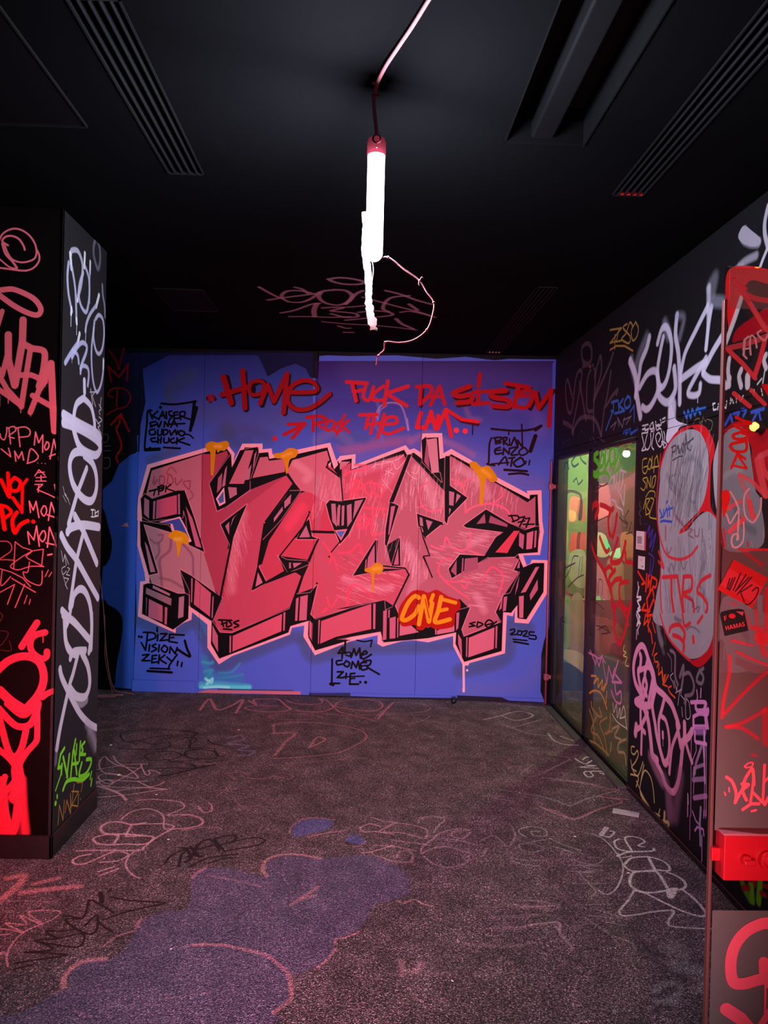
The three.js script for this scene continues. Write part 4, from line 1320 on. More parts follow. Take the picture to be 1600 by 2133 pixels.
pside: `S #a8a8c0 20 8 0.55|370 2723 338 2674 340 2624 392 2581 418 2629 407 2689 356 2717
S #dcdcf0 22 4 0.8|83 2544 94 2562 153 2581 198 2559 213 2520 198 2445 164 2381
L #f0f0fa 23 2 1|77 2542 92 2485
S #ccccf0 18 4 0.9|62 2499 53 2439 68 2368 107 2307
S #ccccf0 18 4 0.9|97 2491 131 2425 146 2366 157 2276
L #f0f0fa 17 1 1|100 2319 98 2290
L #f0f0fa 17 1 1|164 2371 164 2366
L #f0f0fa 18 2 1|156 2286 160 2267
L #f0f0fa 5 1 1|98 2295 98 2239
L #f0f0fa 5 1 1|160 2267 160 2218
L #f4f4fa 19 2 1|234 2599 231 2536
S #ccccf0 18 4 0.9|244 2540 286 2503 296 2435 280 2369 255 2342 202 2357 175 2399 185 2451 220 2507
L #f0f0fa 16 2 1|298 2583 298 2532
S #c0c0e0 15 5 0.8|298 2532 294 2475 298 2399
L #f4f4fa 21 2 1|413 2464 381 2402
S #ccccf0 18 4 0.9|381 2407 308 2346 270 2295 259 2257
L #f0f0fa 5 1 1|263 2268 262 2212
S #b0b0d8 16 6 0.8|453 2524 463 2478 488 2437 499 2385
S #d0d0f4 18 4 0.9|377 2343 418 2372 470 2362 489 2301 471 2227 428 2191 385 2203 354 2259 364 2329
S #d0d0f4 17 4 0.9|359 2296 336 2203 340 2126 365 2047 410 2007 459 2047 485 2111 488 2177
L #f0f0fa 16 2 1|489 2171 488 2133
L #f0f0fa 20 2 1|194 2231 174 2182
S #ccccf4 22 4 0.9|174 2182 115 2135 48 2073
S #ccccf4 20 4 0.9|117 2111 163 2160 224 2198 276 2195 271 2163 234 2115 211 2080
S #ccccf4 17 4 0.9|127 2142 176 2133 191 2101
S #ccccf4 18 4 0.9|212 2061 229 2094 288 2100 309 2073 299 2020
L #ccccf4 4 1 0.9|117 2111 118 2087
L #e0e0fa 30 3 1|258 2034 263 1984
L #c8c8d0 7 1 1|333 2010 364 1942
L #c8c8d0 6 1 1|327 1994 389 2004 355 1983 400 1937
L #c8c8d0 6 1 1|469 1990 457 1939
S #c8c8d0 6 1 1|442 1953 472 1936 444 1921 459 1907
S #c8c8d0 6 1 1|445 1895 483 1883 433 1861
L #c8c8d0 6 1 1|403 1879 462 1854 434 1845 479 1818
S #e4def4 41 4 1|42 1854 204 1835 407 1816 466 1795
S #e4def4 31 3 1|262 1958 175 1916 148 1843 164 1786 209 1741
S #e4def4 29 3 1|262 1953 344 1929 390 1862 393 1804
S #e4def4 38 3 1|143 1833 157 1795 209 1741 288 1717 412 1710 469 1741 452 1772
S #e4def4 41 4 1|44 1821 206 1815 380 1792 467 1768
S #e4def4 28 3 1|390 1861 393 1804
S #e4def4 37 3 1|343 1705 236 1713 150 1696 116 1646 144 1579 208 1531 300 1497 382 1497 429 1546 425 1615 372 1671 276 1700
L #e4def4 31 3 1|306 1641 208 1531 117 1393
S #e4def4 38 3 1|107 1359 154 1377 280 1384 475 1368
S #e4def4 30 3 1|129 1398 113 1354
L #e4def4 37 3 1|182 1426 281 1358 456 1196
L #e4def4 31 3 1|282 1348 211 1231 147 1029
S #e4def4 35 3 1|44 1347 110 1291 211 1231 333 1138 480 1026
S #e4def4 34 3 1|171 1035 194 1077 256 1095 323 1072 381 1007 407 918 406 796
S #e4def4 26 3 1|171 1045 138 971 104 943
S #e4def4 31 3 1|66 1026 150 979 252 923 390 841
S #e4def4 29 3 1|114 975 105 928 119 877 182 820
L #c8c8d0 4 1 1|51 1552 64 1533
L #c8c8d0 4 1 1|64 1528 88 1514 70 1519 112 1495
L #c8c8d0 4 1 1|100 1505 125 1476
L #c8c8d0 3 1 1|53 1514 89 1485
L #e8e8ea 8 1 1|370 1452 405 1452 387 1450 389 1418
L #e8e8ea 9 1 1|420 1450 421 1420 450 1423
L #e8e8ea 7 1 1|428 1436 463 1447 461 1420
L #e8e8ea 6 1 1|372 1419 414 1418
L #d8d8e0 4 1 1|47 1281 67 1232 83 1259 102 1214
L #d8d8e0 4 1 1|83 1264 126 1217
S #d8d8e0 4 1 1|91 1211 57 1204 69 1179 104 1190
L #d8d8e0 4 1 1|115 1204 139 1197 104 1175 140 1167
L #d8d8e0 4 1 1|82 1163 129 1154 95 1133 119 1111
L #d8d8e0 3 1 1|70 1174 107 1122
S #e0d8e8 32 3 1|92 999 110 895 152 838 236 799
S #e0d8e8 34 3 1|404 957 408 869 382 786
S #e0d8e8 33 3 1|79 1006 200 955 348 862 395 836
S #e0d8e8 34 3 1|167 802 207 822 336 801
S #e0d8e8 32 3 1|250 802 198 724 160 679 77 530 44 446
S #e0d8e8 35 3 1|293 799 371 719 398 631 348 586 245 613 174 664
S #e0d8e8 38 6 0.6|246 596 305 563 364 564
S #e0d8e8 31 3 1|59 778 80 736 162 646 278 531 401 443 515 384
S #c8b8d0 39 19 0.6|370 452 451 380 503 303
S #a898b0 47 24 0.5|403 395 487 296
S #c8b8d0 21 14 0.5|44 446 35 386
L #88f030 17 1 1|121 420 83 406 61 356 99 347
L #88f030 17 1 1|98 358 94 317
L #88f030 16 1 1|110 386 160 281
L #88f030 16 1 1|176 374 154 284
L #88f030 16 1 1|242 418 216 371 195 263
L #88f030 15 1 1|230 372 264 254
L #88f030 15 1 1|205 320 276 300
L #88f030 15 2 1|300 388 290 306
L #88f030 14 2 1|352 371 315 366 332 337 303 330 363 309
L #88f030 13 1 1|257 391 252 348
S #88f030 17 2 1|320 284 293 237 368 215 428 234 434 261 379 280
S #88f030 19 1 1|117 241 155 262 237 241 324 202 414 197
L #88f030 10 1 1|88 314 40 269
L #88f030 11 2 1|445 198 428 169
L #88f030 14 2 1|451 160 441 134
S #88f030 13 1 1|56 241 58 230
S #88f030 21 1 1|41 214 43 212
L #c08838 6 1 1|70 109 81 189 123 107 132 189
L #c08838 7 1 1|142 131 159 178 203 100 198 190
L #c08838 7 1 1|208 125 238 219
L #c08838 7 1 1|212 196 290 164 215 133 286 98 291 153
S #c08838 6 1 1|273 211 332 188 319 153
S #c08838 6 1 1|314 121 317 119`,
ceil: `S #b8909f 24 4 0.8|-217 3842 -155 3811 -79 3828 -26 3871 -57 3912 -127 3920 -188 3888 -217 3842
S #b8909f 22 5 0.8|-609 4022 -567 4126 -520 4220
S #b8909f 22 5 0.8|-594 4272 -504 4218 -398 4163 -296 4110
S #b8909f 22 5 0.8|-328 4100 -390 4066 -464 4087 -504 4189 -478 4289 -402 4296 -336 4214 -277 4081
S #b8909f 21 5 0.8|-408 4006 -371 4037 -345 4115
S #b8909f 26 5 0.8|-194 4031 -260 4065 -288 4180 -256 4294 -181 4332 -119 4249 -96 4130 -130 4037 -194 4026
S #b8909f 24 5 0.8|-34 4027 -75 4100 -137 4311
S #b8909f 19 5 0.8|-156 4376 -77 4351 0 4311
S #b8909f 19 5 0.8|-34 4152 59 4229 173 4322 301 4419 420 4540
S #b8909f 22 5 0.8|94 4013 178 4072 275 4175 374 4253
S #b8909f 22 5 0.8|228 4094 139 4133 101 4224 88 4379 125 4440
S #b8909f 23 5 0.8|239 4263 299 4387
S #b8909f 19 5 0.8|197 4448 266 4423 399 4515
S #b8909f 21 5 0.8|-550 4552 -453 4474 -345 4335 -291 4304
S #b8909f 32 5 0.8|-309 4316 -336 4461 -342 4614
S #b8909f 20 6 0.8|-504 4633 -365 4616 -237 4619 -117 4587
S #b8909f 24 5 0.8|-280 4406 -209 4382 -157 4392 -230 4465 -142 4488 -79 4514 -71 4581 -145 4608 -233 4532
S #b8909f 22 5 0.8|-61 4478 37 4434 126 4456 146 4521 39 4586 -53 4632 -146 4679
S #b8909f 18 6 0.8|-299 4734 -149 4772 23 4788 187 4826 326 4879
S #b8909f 25 6 0.8|177 4604 220 4726 305 4850
S #b8909f 21 6 0.8|-199 4835 -152 4888 -122 4884
S #b8909f 22 6 0.8|-165 5006 -105 5003`,
door: `L #ff5868 14 1 0.9|18 2091 35 2070 76 2010 103 1970
L #ff5868 9 1 1|37 2079 49 2070
S #ff6a78 14 1 0.75|21 2088 42 2061 70 2048 94 2043 122 2043
L #ff7884 10 1 0.8|62 2034 91 1985 108 1965
L #ff6a78 14 1 0.65|7 1919 46 1929 87 1944 124 1961
L #ff5868 12 1 1|101 1942 91 1896 78 1853
L #ff5868 12 1 0.9|9 1914 47 1881 79 1846
L #ff5868 7 1 0.9|123 2002 105 1970
L #f4d8e0 6 1 1|59 1950 49 1941 48 1904
L #f4d8e0 5 1 1|47 1904 56 1895
S #f4d8e0 5 1 1|66 1905 63 1934 66 1953 76 1946 81 1923
L #f4d8e0 5 1 1|46 1918 63 1921
S #f4d8e0 5 1 1|91 1967 82 1960 87 1951 101 1942 108 1956
L #ff5464 12 1 0.9|26 1806 50 1788 67 1775
L #ff5464 11 1 0.9|70 1816 87 1798 106 1781
F #f81020|95 1830 118 1833 119 1792
S #f81010 8 1 1|33 1747 51 1738 72 1732 47 1729 29 1726 45 1717 61 1713
S #f81010 8 1 1|61 1713 43 1708 27 1701 32 1692 53 1692 66 1702 52 1706
S #f81010 8 1 1|62 1688 39 1683 21 1676 30 1662 54 1660 63 1670 60 1686
L #f81010 7 1 1|33 1636 38 1655 59 1642
L #f81818 6 1 1|24 1617 38 1654 64 1618 31 1624
S #f87080 16 2 0.85|91 1640 99 1606 107 1576 115 1551
S #f87080 14 2 0.8|100 1651 106 1617 123 1595
S #f8889a 14 2 0.6|123 1663 96 1649
L #f87080 11 1 0.8|47 1602 79 1585 112 1551
L #f85868 11 1 0.5|46 1595 68 1552 81 1502
L #ff5464 14 1 0.8|73 1534 81 1502 86 1493
f #fc0808|2 1555 8 1562 19 1560 24 1542 20 1524 10 1496 6 1501 3 1532
S #ff6a78 11 1 0.7|21 1515 34 1526 50 1534
S #ff6a78 14 1 0.85|25 1458 40 1472 58 1488
L #ff5464 5 1 0.8|57 1499 59 1481
S #e8e8f0 5 1 1|72 1567 61 1552 59 1525 65 1497 82 1482 93 1493 102 1517 103 1544
S #e8e8f0 5 1 1|24 1558 36 1538 46 1513 46 1467 45 1442 44 1437
S #e8e8f0 5 1 1|15 1501 19 1492 25 1478 35 1494 47 1515
S #e8e8f0 5 1 1|60 1481 61 1449 58 1431 46 1419 35 1419 30 1433 34 1449 46 1451 47 1439
L #d0d0d8 2 1 0.7|81 1436 84 1420
L #d0d0d8 2 1 0.6|111 1464 112 1432
S #f01828 6 1 0.9|51 1413 84 1414 129 1414
S #e82030 9 2 0.5|61 1410 89 1390 110 1375
S #d82030 5 1 0.9|9 1464 13 1444 15 1419
S #c8182a 5 1 0.9|72 1431 72 1422
S #e83040 7 2 0.5|34 1277 48 1273
S #e83040 9 3 0.5|65 1255 75 1237 87 1214
S #e82030 8 2 0.9|92 1216 103 1212
S #e81828 9 2 0.7|124 1316 124 1229 123 1175
S #e81828 7 2 0.7|98 1262 102 1217 107 1175
S #f02838 27 7 0.7|109 1192 134 1187
S #f02838 5 2 0.5|44 1184 72 1175
S #e83048 6 2 0.7|37 1182 56 1178 93 1171
S #e82838 7 2 0.7|52 1154 82 1140 131 1121
S #e82838 9 2 0.7|33 1144 34 1103 21 1030 18 987
S #e82838 9 3 0.6|25 997 72 1050 120 1095 137 1107
S #e82838 9 3 0.6|28 963 74 976 129 1008
S #e82838 9 3 0.6|31 964 70 961 112 935
S #e82838 17 5 0.5|129 1008 132 924
S #e82838 7 2 0.5|98 894 108 892
S #e81828 14 5 0.7|111 1212 115 1176 123 1148
S #e82030 7 2 0.7|94 1214 99 1212
S #ff5c6a 9 1 1|34 836 49 824 60 795 58 771
S #ff5c6a 9 1 1|58 773 74 802 91 817 74 819
S #ff5c6a 9 1 1|105 817 102 851 97 856 81 829 77 800 87 778
S #ff5c6a 5 1 1|80 863 89 872 101 873 97 863 82 861 80 865
S #ff5c6a 8 1 1|103 824 101 803 97 771
L #ff5c6a 8 1 1|101 800 129 772 131 868
L #ff5c6a 7 1 1|132 825 144 839
L #ff5c6a 9 1 1|78 754 99 769 119 769
L #ff5c6a 7 1 1|101 750 112 753
L #ff5c6a 5 1 1|30 797 33 790
L #ff5c6a 5 1 1|41 809 42 799
L #ff5c6a 9 1 1|134 767 146 791
S #ff5468 30 1 1|162 465 134 463 94 442 67 405 58 359 66 316 92 310 129 320 159 326
S #ff5468 27 1 1|143 366 147 329 160 311
L #ff5468 6 1 1|149 314 150 224
L #ff5468 33 1 1|50 245 88 221 133 169
L #ff5468 18 1 1|162 240 126 181`,
right: `S #786070 30 5 0.6|4862 2486 4698 2483 4682 2564 4778 2621 4897 2611 4865 2523 4743 2470
S #786070 27 5 0.65|5101 2317 5222 2454 5274 2407 5234 2282 5172 2211 5092 2224 5030 2405 4959 2468 4880 2416 5056 2112
S #786070 26 5 0.65|4758 2107 4927 2387
S #786070 25 5 0.65|4604 2151 4741 2177 4756 2358 4672 2435 4591 2392 4605 2158 4593 2018
S #786070 24 5 0.65|4600 2366 4503 2478 4474 2377 4590 2239
S #786070 24 5 0.65|4265 2448 4336 2384 4610 2215
S #786070 23 4 0.65|4295 2344 4343 2222 4376 2147 4264 2190 4174 2214 4190 2191
S #786070 22 5 0.65|4395 2143 4443 1975
S #786070 32 5 0.65|5308 2157 5080 2092 5050 2043
S #786070 29 5 0.65|5078 2061 4905 2132 4714 2123 4555 2076 4443 1975
L #404048 7 2 0.8|5356 2041 5263 1985
S #404048 6 2 0.8|5266 2009 5127 2012 5151 1975
S #404048 6 2 0.8|4917 1992 4848 2045 4773 2001
L #605860 8 2 0.8|4657 1982 4654 1947
L #605860 8 2 0.8|4612 1978 4544 1937
L #605860 7 2 0.8|4504 1968 4379 1929
L #b08c48 11 2 1|4331 2601 4130 2564 4325 2521 4216 2508
L #b08c48 11 2 1|4175 2567 4216 2504 4124 2491
S #b08c48 11 2 1|4043 2566 4107 2559 3994 2484 4013 2450 4125 2499 4060 2516 4000 2563 3956 2529
S #b08c48 10 2 1|3917 2542 3976 2511 3951 2451 3891 2460 3874 2501 3917 2546
L #b08c48 11 2 1|4321 2478 4214 2479 4077 2449 3947 2393
L #b08c48 11 2 1|4243 2551 4237 2468
S #b8b4d0 61 30 0.5|3899 2289 3844 2353 3754 2421
S #b8b4d0 52 25 0.6|3964 2347 3939 2289 3872 2194
S #e6e2fa 47 10 0.9|3984 2344 3896 2243 3868 2134 3811 2014
S #e6e2fa 40 10 0.9|3717 2412 3750 2362 3821 2304 3846 2234 3888 2137
S #e6e2fa 35 8 0.9|3832 2172 3723 2226 3615 2214 3592 2119 3657 2059 3728 2040 3786 2062
S #e6e2fa 34 7 0.9|3541 2371 3571 2309 3598 2218 3559 2128 3494 2144 3451 2217 3442 2321 3495 2407 3561 2417 3608 2359
S #e6e2fa 56 28 0.5|3529 2436 3476 2369
S #e6e2fa 37 7 0.9|3559 2128 3573 2088 3487 2042 3425 2052 3382 2098 3403 2194
S #e6e2fa 36 7 0.9|3388 2440 3398 2351 3362 2258 3339 2130 3332 2019
S #b8b4d0 35 21 0.5|3388 2440 3312 2407 3351 2327
L #e6e2fa 4 1 0.9|3330 2025 3328 1999
S #e6e2fa 29 7 0.9|3083 2395 3182 2324 3288 2242 3326 2160
S #e6e2fa 34 7 0.9|3324 2127 3172 2150 3082 2156
S #e6e2fa 28 6 0.9|3045 2385 3066 2319 3085 2217
S #e6e2fa 32 6 0.9|2931 2246 3022 2191 3105 2125
S #e6e2fa 31 6 0.9|3105 2113 3040 2077 2944 2055 2897 2024 2876 2049
S #e6e2fa 28 7 0.9|3083 2175 3196 2099 3248 2051 3192 2030 3139 2034 3128 2069
L #e6e2fa 7 1 0.9|3151 2024 3149 1993
S #e6e2fa 81 18 0.9|3415 2011 3418 1946
f #e6e2fa|3423 2022 3397 1983 3357 1938 3253 1907 3325 1902 3411 1839 3476 1858 3449 1943 3453 2003
L #3870d0 16 2 1|4237 2157 4232 2091 4268 2104
L #3870d0 16 2 1|4272 2154 4167 2151
L #3870d0 15 2 1|4155 2145 4140 2095
L #3870d0 15 2 1|4077 2146 4142 2119 4061 2081
S #3870d0 15 2 1|4012 2148 4053 2123 4029 2088 3966 2095 3969 2134 4013 2152
L #3870d0 15 2 1|4207 2080 4050 2075
L #3870d0 14 2 1|4358 1998 4255 2086
L #3870d0 10 2 1|3964 2056 3905 2086 3898 1995
L #3060c0 15 2 1|4062 1951 3999 1960 4018 1939 3957 1964 3944 1932 3845 1952
L #808090 8 2 0.9|4273 2006 4180 2028 4224 1984
L #808090 8 2 0.9|4133 1998 4159 2050 4076 1984 4047 2036
L #808090 7 2 0.9|4068 2023 3941 2031
L #808090 7 2 0.9|4022 1994 3961 2025
L #3870d0 14 2 1|3285 1968 3255 1939 3243 1969 3213 1934 3202 1970 3173 1941 3148 1968 3120 1940
L #3870d0 13 2 1|3161 1961 3077 1959
L #e0e0e8 9 2 1|3779 1959 3732 1958
L #e0e0e8 9 2 1|3777 1941 3740 1940
S #e0e0e8 10 2 1|3704 1958 3741 1955 3739 1933 3694 1935
S #e0e0e8 10 2 1|3651 1959 3677 1948 3666 1929 3632 1936 3642 1962 3622 1921
L #e0e0e8 10 2 1|3607 1961 3596 1925
S #e0e0e8 9 2 1|3597 1939 3563 1942 3562 1921
S #e0e0e8 9 2 1|3548 1964 3538 1939 3580 1937
L #e0e0e8 8 2 1|3523 1965 3491 1968
L #e0e0e8 8 2 1|3522 1948 3490 1954
L #e0e0e8 7 2 1|2991 1967 3009 1967 3002 1940 2978 1940
L #e0e0e8 7 2 1|2962 1960 2966 1938
L #e0e0e8 7 2 1|2938 1963 2943 1935 2927 1961 2920 1937
L #e0e0e8 7 2 1|2893 1962 2897 1934 2915 1942
L #d0d0d8 7 2 1|2860 1968 2865 1947 2849 1961 2838 1946
L #d0d0d8 7 1 1|2818 1973 2816 1945
L #d0d0d8 7 1 1|2797 1970 2785 1946 2765 1965 2775 1950
L #d0d0d8 6 1 1|2716 1973 2686 1974 2695 1954
L #d0d0d8 6 1 1|2639 1971 2628 1944
L #3858d0 15 2 1|2899 1867 2857 1901 2844 1872
S #3858d0 15 1 1|2835 1904 2793 1904 2813 1885
S #3858d0 15 1 1|2773 1912 2742 1903 2761 1884
L #3858d0 15 1 1|2702 1892 2617 1894
L #3858d0 13 1 1|2654 1894 2690 1859
L #3858d0 13 1 1|2654 1894 2633 1847
S #8a7c50 5 1 0.9|3186 1903 3167 1919 3130 1919 3119 1896 3092 1914 3064 1898
S #8a7c50 5 1 0.9|3065 1911 3011 1892 3018 1859 3044 1857
S #e0e0e8 9 1 1|3724 1830 3778 1829 3753 1853 3769 1891 3784 1919 3717 1917 3704 1921 3739 1852 3698 1828 3661 1861 3665 1912 3627 1908 3648 1844 3621 1822
S #e0e0e8 9 1 1|3562 1857 3539 1880 3565 1902 3600 1885 3573 1843 3536 1830 3514 1863 3542 1919 3590 1914
S #e0e0e8 8 1 1|3501 1832 3526 1854 3490 1846 3466 1834 3500 1822 3492 1880 3505 1901
S #c0b040 8 1 1|3708 1783 3761 1776 3757 1718 3716 1706 3692 1740 3745 1738
S #c0b040 8 1 1|3669 1780 3692 1740 3665 1724 3642 1758 3669 1780
L #c0b040 8 1 1|3638 1788 3640 1727 3603 1736
L #c0b040 8 1 1|3613 1706 3605 1771 3576 1789 3554 1733 3627 1732
S #c0b040 8 1 1|3701 1684 3754 1676 3712 1649 3736 1618 3778 1630
L #c0b040 8 1 1|3697 1628 3694 1679 3652 1632 3650 1687
S #c0b040 8 1 1|3633 1631 3624 1676 3587 1685 3597 1645 3620 1626
S #c0b040 7 1 1|3707 1582 3657 1611 3594 1605 3592 1580
L #c0b040 8 1 1|3736 1520 3707 1571 3701 1489
S #c0b040 8 1 1|3707 1571 3655 1571 3691 1535 3650 1505 3695 1489
S #c0b040 8 1 1|3642 1576 3604 1565 3638 1515 3649 1479 3567 1471
S #70707c 6 1 0.8|3780 1561 3792 1540 3763 1520 3796 1498 3767 1478 3779 1456 3758 1436
S #4a40c8 10 1 0.9|3705 1442 3703 1441
S #4a40c8 9 1 0.9|3681 1392 3646 1434 3654 1373 3606 1415 3638 1323 3568 1396 3611 1304 3578 1366
S #4a40c8 9 1 0.9|3649 1292 3584 1271 3605 1204 3629 1182 3621 1263
L #f83818 14 1 1|3788 1187 3690 1135 3729 1125
L #f83818 15 1 1|3667 1183 3674 1095
L #f83818 15 1 1|3641 1180 3650 1119 3627 1152
L #f83818 15 1 1|3603 1179 3623 1101
S #f83818 14 1 1|3590 1175 3541 1165 3550 1130 3587 1126 3572 1083
L #f83818 15 1 1|3599 1114 3659 1056 3642 1008
L #f83818 15 1 1|3683 1028 3720 992 3616 1001
L #f83818 15 1 1|3571 1068 3653 971 3578 987
L #f83818 13 1 1|3558 1060 3539 963
L #e8e8f0 9 1 1|3784 1130 3776 1104
L #e8e8f0 13 1 1|3769 1105 3792 1050 3738 1057
L #e8e8f0 14 1 1|3737 1046 3784 1030 3748 1003 3774 989
L #e8e8f0 13 1 1|3740 989 3787 971 3744 951
L #e8e8f0 13 1 1|3758 949 3742 914
L #e8e8f0 11 1 1|3785 950 3756 918
f #e02028|3523 1721 3499 1798 3422 1854 3327 1891 3225 1899 3100 1889 3035 1852 2988 1797 2986 1751 3009 1703 3011 1594 2999 1527 2946 1486 2928 1462 2979 1477 2996 1468 3051 1510 3123 1492 3266 1408 3297 1416 3161 1482 3089 1535 3047 1595 3034 1679 3029 1746 3068 1809 3145 1859 3244 1883
f #a6a4ac|3536 1653 3529 1722 3465 1810 3389 1856 3295 1879 3204 1881 3117 1856 3059 1799 3033 1738 3033 1662 3055 1578 3106 1518 3199 1468 3277 1430 3297 1407 3216 1428 3141 1474 3069 1505 3015 1510 2962 1486 2940 1453 2935 1306 2935 1142 2954 1043 3526 949 3546 1071 3496 1214 3517 1359 3551 1506
S #a4a4ac 38 19 0.4|3388 1837 3317 1738 3229 1643
S #a4a4ac 36 18 0.4|3142 1815 3175 1730 3232 1688
S #5a5a62 26 13 0.5|3445 1679 3375 1629 3308 1590
S #5a5a62 24 12 0.4|3275 1736 3177 1747 3098 1699 3113 1639
S #5a5a62 12 6 0.5|3231 1679 3244 1553 3262 1508
S #5a5a62 12 6 0.5|3181 1668 3185 1571 3210 1490
S #6a6a72 19 10 0.5|3392 1554 3344 1489 3258 1453
S #b4b4bc 20 11 0.5|3495 1749 3509 1604 3478 1482
S #b8b8c0 10 5 0.6|3354 1647 3313 1664 3310 1618
S #6e6e76 24 12 0.4|3130 1614 3165 1553 3124 1509
S #a8a8b0 39 20 0.5|3444 1315 3435 1172 3449 1026
S #60606a 23 12 0.4|3039 1298 3088 1208 3011 1132
S #60606a 10 4 0.6|3205 1571 3184 1553 3146 1553
S #5a5a62 9 4 0.6|3346 1684 3411 1673 3419 1630 3329 1582
L #c8c8d2 6 1 .3|3240 1804 3345 1564
L #c8c8d2 4 1 .3|3384 1630 3456 1432
L #c8c8d2 9 1 .3|3034 1792 3074 1672
L #c8c8d2 6 1 .3|3029 1853 3085 1619
L #c8c8d2 6 1 .3|3164 1728 3229 1533
L #c8c8d2 4 1 .3|3263 1525 3320 1388
L #c8c8d2 9 1 .3|3190 1704 3262 1499
L #c8c8d2 6 1 .3|3436 1741 3446 1484
L #c8c8d2 4 1 .3|3341 1898 3306 1710
L #c8c8d2 9 1 .3|3095 1750 3168 1566
L #c8c8d2 9 1 .3|3300 1930 3363 1723
L #c8c8d2 9 1 .3|3423 1838 3485 1666
L #c8c8d2 9 1 .3|3181 1577 3166 1451
L #c8c8d2 9 1 .3|3391 1714 3472 1482
L #c8c8d2 6 1 .3|3194 1740 3174 1506
L #c8c8d2 9 1 .3|3182 1649 3266 1434
L #c8c8d2 9 1 .3|3244 1743 3261 1496
L #c8c8d2 6 1 .3|3111 1722 3161 1554
L #c8c8d2 9 1 .3|3048 1829 3110 1612
L #c8c8d2 6 1 .3|3112 1885 3069 1641
L #c8c8d2 6 1 .3|3223 1653 3266 1536
L #c8c8d2 9 1 .3|3182 1882 3193 1702
L #c8c8d2 4 1 .3|3077 1745 3064 1546
L #c8c8d2 4 1 .3|3328 1605 3376 1443
L #c8c8d2 6 1 .3|3219 1677 3289 1441
L #c8c8d2 9 1 .3|3231 1805 3240 1689
L #c8c8d2 9 1 .3|2996 1835 3100 1604
L #c8c8d2 6 1 .3|3297 1856 3388 1654
L #c8c8d2 4 1 .3|3082 1685 3064 1573
L #c8c8d2 9 1 .3|3254 1670 3250 1494
L #c8c8d2 4 1 .3|3118 1806 3205 1573
L #c8c8d2 9 1 .3|3333 1619 3360 1450
L #c8c8d2 4 1 .3|3139 1659 3174 1416
L #c8c8d2 6 1 .3|3111 1761 3169 1631
L #c8c8d2 9 1 .3|3252 1950 3234 1720
L #c8c8d2 4 1 .3|3308 1644 3313 1534
L #c8c8d2 4 1 .3|3121 1742 3105 1621
L #c8c8d2 6 1 .3|3416 1563 3397 1450
L #c8c8d2 4 1 .3|3239 1910 3200 1673
L #c8c8d2 6 1 .3|3171 1604 3166 1461
L #c8c8d2 9 1 .3|3367 1696 3398 1438
L #c8c8d2 6 1 .3|3326 1679 3294 1492
L #c8c8d2 6 1 .3|3225 1650 3260 1424
L #c8c8d2 6 1 .3|3289 1936 3289 1685
L #c8c8d2 6 1 .3|3491 1751 3476 1478
L #c8c8d2 9 1 .3|3445 1730 3466 1565
L #c8c8d2 6 1 .3|3121 1617 3102 1488
L #c8c8d2 9 1 .3|3084 1667 3120 1482
L #c8c8d2 6 1 .3|3422 1737 3452 1593
L #c8c8d2 9 1 .3|3095 1923 3149 1727
L #c8c8d2 6 1 .3|3351 1943 3298 1689
L #c8c8d2 9 1 .3|3445 1724 3460 1592
L #c8c8d2 6 1 .3|3269 1795 3268 1615
L #c8c8d2 9 1 .3|3346 1742 3342 1518
L #c8c8d2 9 1 .3|3287 1726 3347 1478
L #c8c8d2 6 1 .3|3198 1702 3162 1523
L #c8c8d2 9 1 .3|3292 1743 3270 1601
L #c8c8d2 9 1 .3|3308 1887 3390 1654
L #c8c8d2 9 1 .3|3193 1820 3166 1604
L #c8c8d2 4 1 .3|3410 1805 3407 1596
L #c8c8d2 6 1 .3|3128 1772 3214 1597
L #c8c8d2 4 1 .3|3251 1711 3237 1517
L #c8c8d2 9 1 .3|3234 1831 3238 1610
L #c8c8d2 6 1 .3|3307 1762 3394 1497
L #c8c8d2 6 1 .3|3269 1827 3340 1641
L #c8c8d2 9 1 .3|3412 1854 3507 1645
L #c8c8d2 9 1 .3|3145 1816 3178 1703
L #c8c8d2 9 1 .3|3300 1818 3391 1582
L #c8c8d2 6 1 .3|3137 1863 3187 1762
L #c8c8d2 4 1 .3|3175 1863 3166 1729
L #66666e 9 1 .4|3129 1634 3151 1514
L #66666e 9 1 .4|3275 1844 3310 1684
L #66666e 9 1 .4|3282 1808 3356 1605
L #66666e 6 1 .4|3220 1561 3234 1447
L #66666e 6 1 .4|3149 1688 3215 1535
L #66666e 4 1 .4|3143 1819 3153 1701
L #66666e 4 1 .4|3399 1858 3412 1639
L #66666e 6 1 .4|3235 1774 3313 1635
L #66666e 6 1 .4|3279 1569 3361 1439
L #66666e 9 1 .4|3106 1654 3171 1511
L #66666e 6 1 .4|3299 1765 3315 1538
L #66666e 9 1 .4|3403 1782 3418 1669
L #66666e 9 1 .4|3041 1698 3099 1599
L #66666e 4 1 .4|3287 1629 3354 1516
L #66666e 4 1 .4|3158 1737 3203 1521
L #66666e 4 1 .4|3280 1666 3323 1481
L #66666e 4 1 .4|3206 1808 3293 1630
L #66666e 9 1 .4|3402 1753 3432 1574
L #66666e 9 1 .4|3126 1756 3148 1660
L #66666e 9 1 .4|3337 1745 3352 1549
L #66666e 4 1 .4|3357 1822 3410 1607
L #66666e 9 1 .4|3209 1884 3254 1658
L #66666e 9 1 .4|3261 1669 3372 1492
L #66666e 6 1 .4|3260 1585 3311 1418
L #66666e 9 1 .4|3327 1794 3322 1614
L #66666e 6 1 .4|3125 1718 3153 1549
L #66666e 9 1 .4|3078 1781 3175 1607
L #66666e 4 1 .4|3114 1736 3144 1580
L #66666e 9 1 .4|3356 1700 3376 1565
L #66666e 9 1 .4|3165 1794 3271 1614
L #66666e 4 1 .4|3302 1781 3359 1687
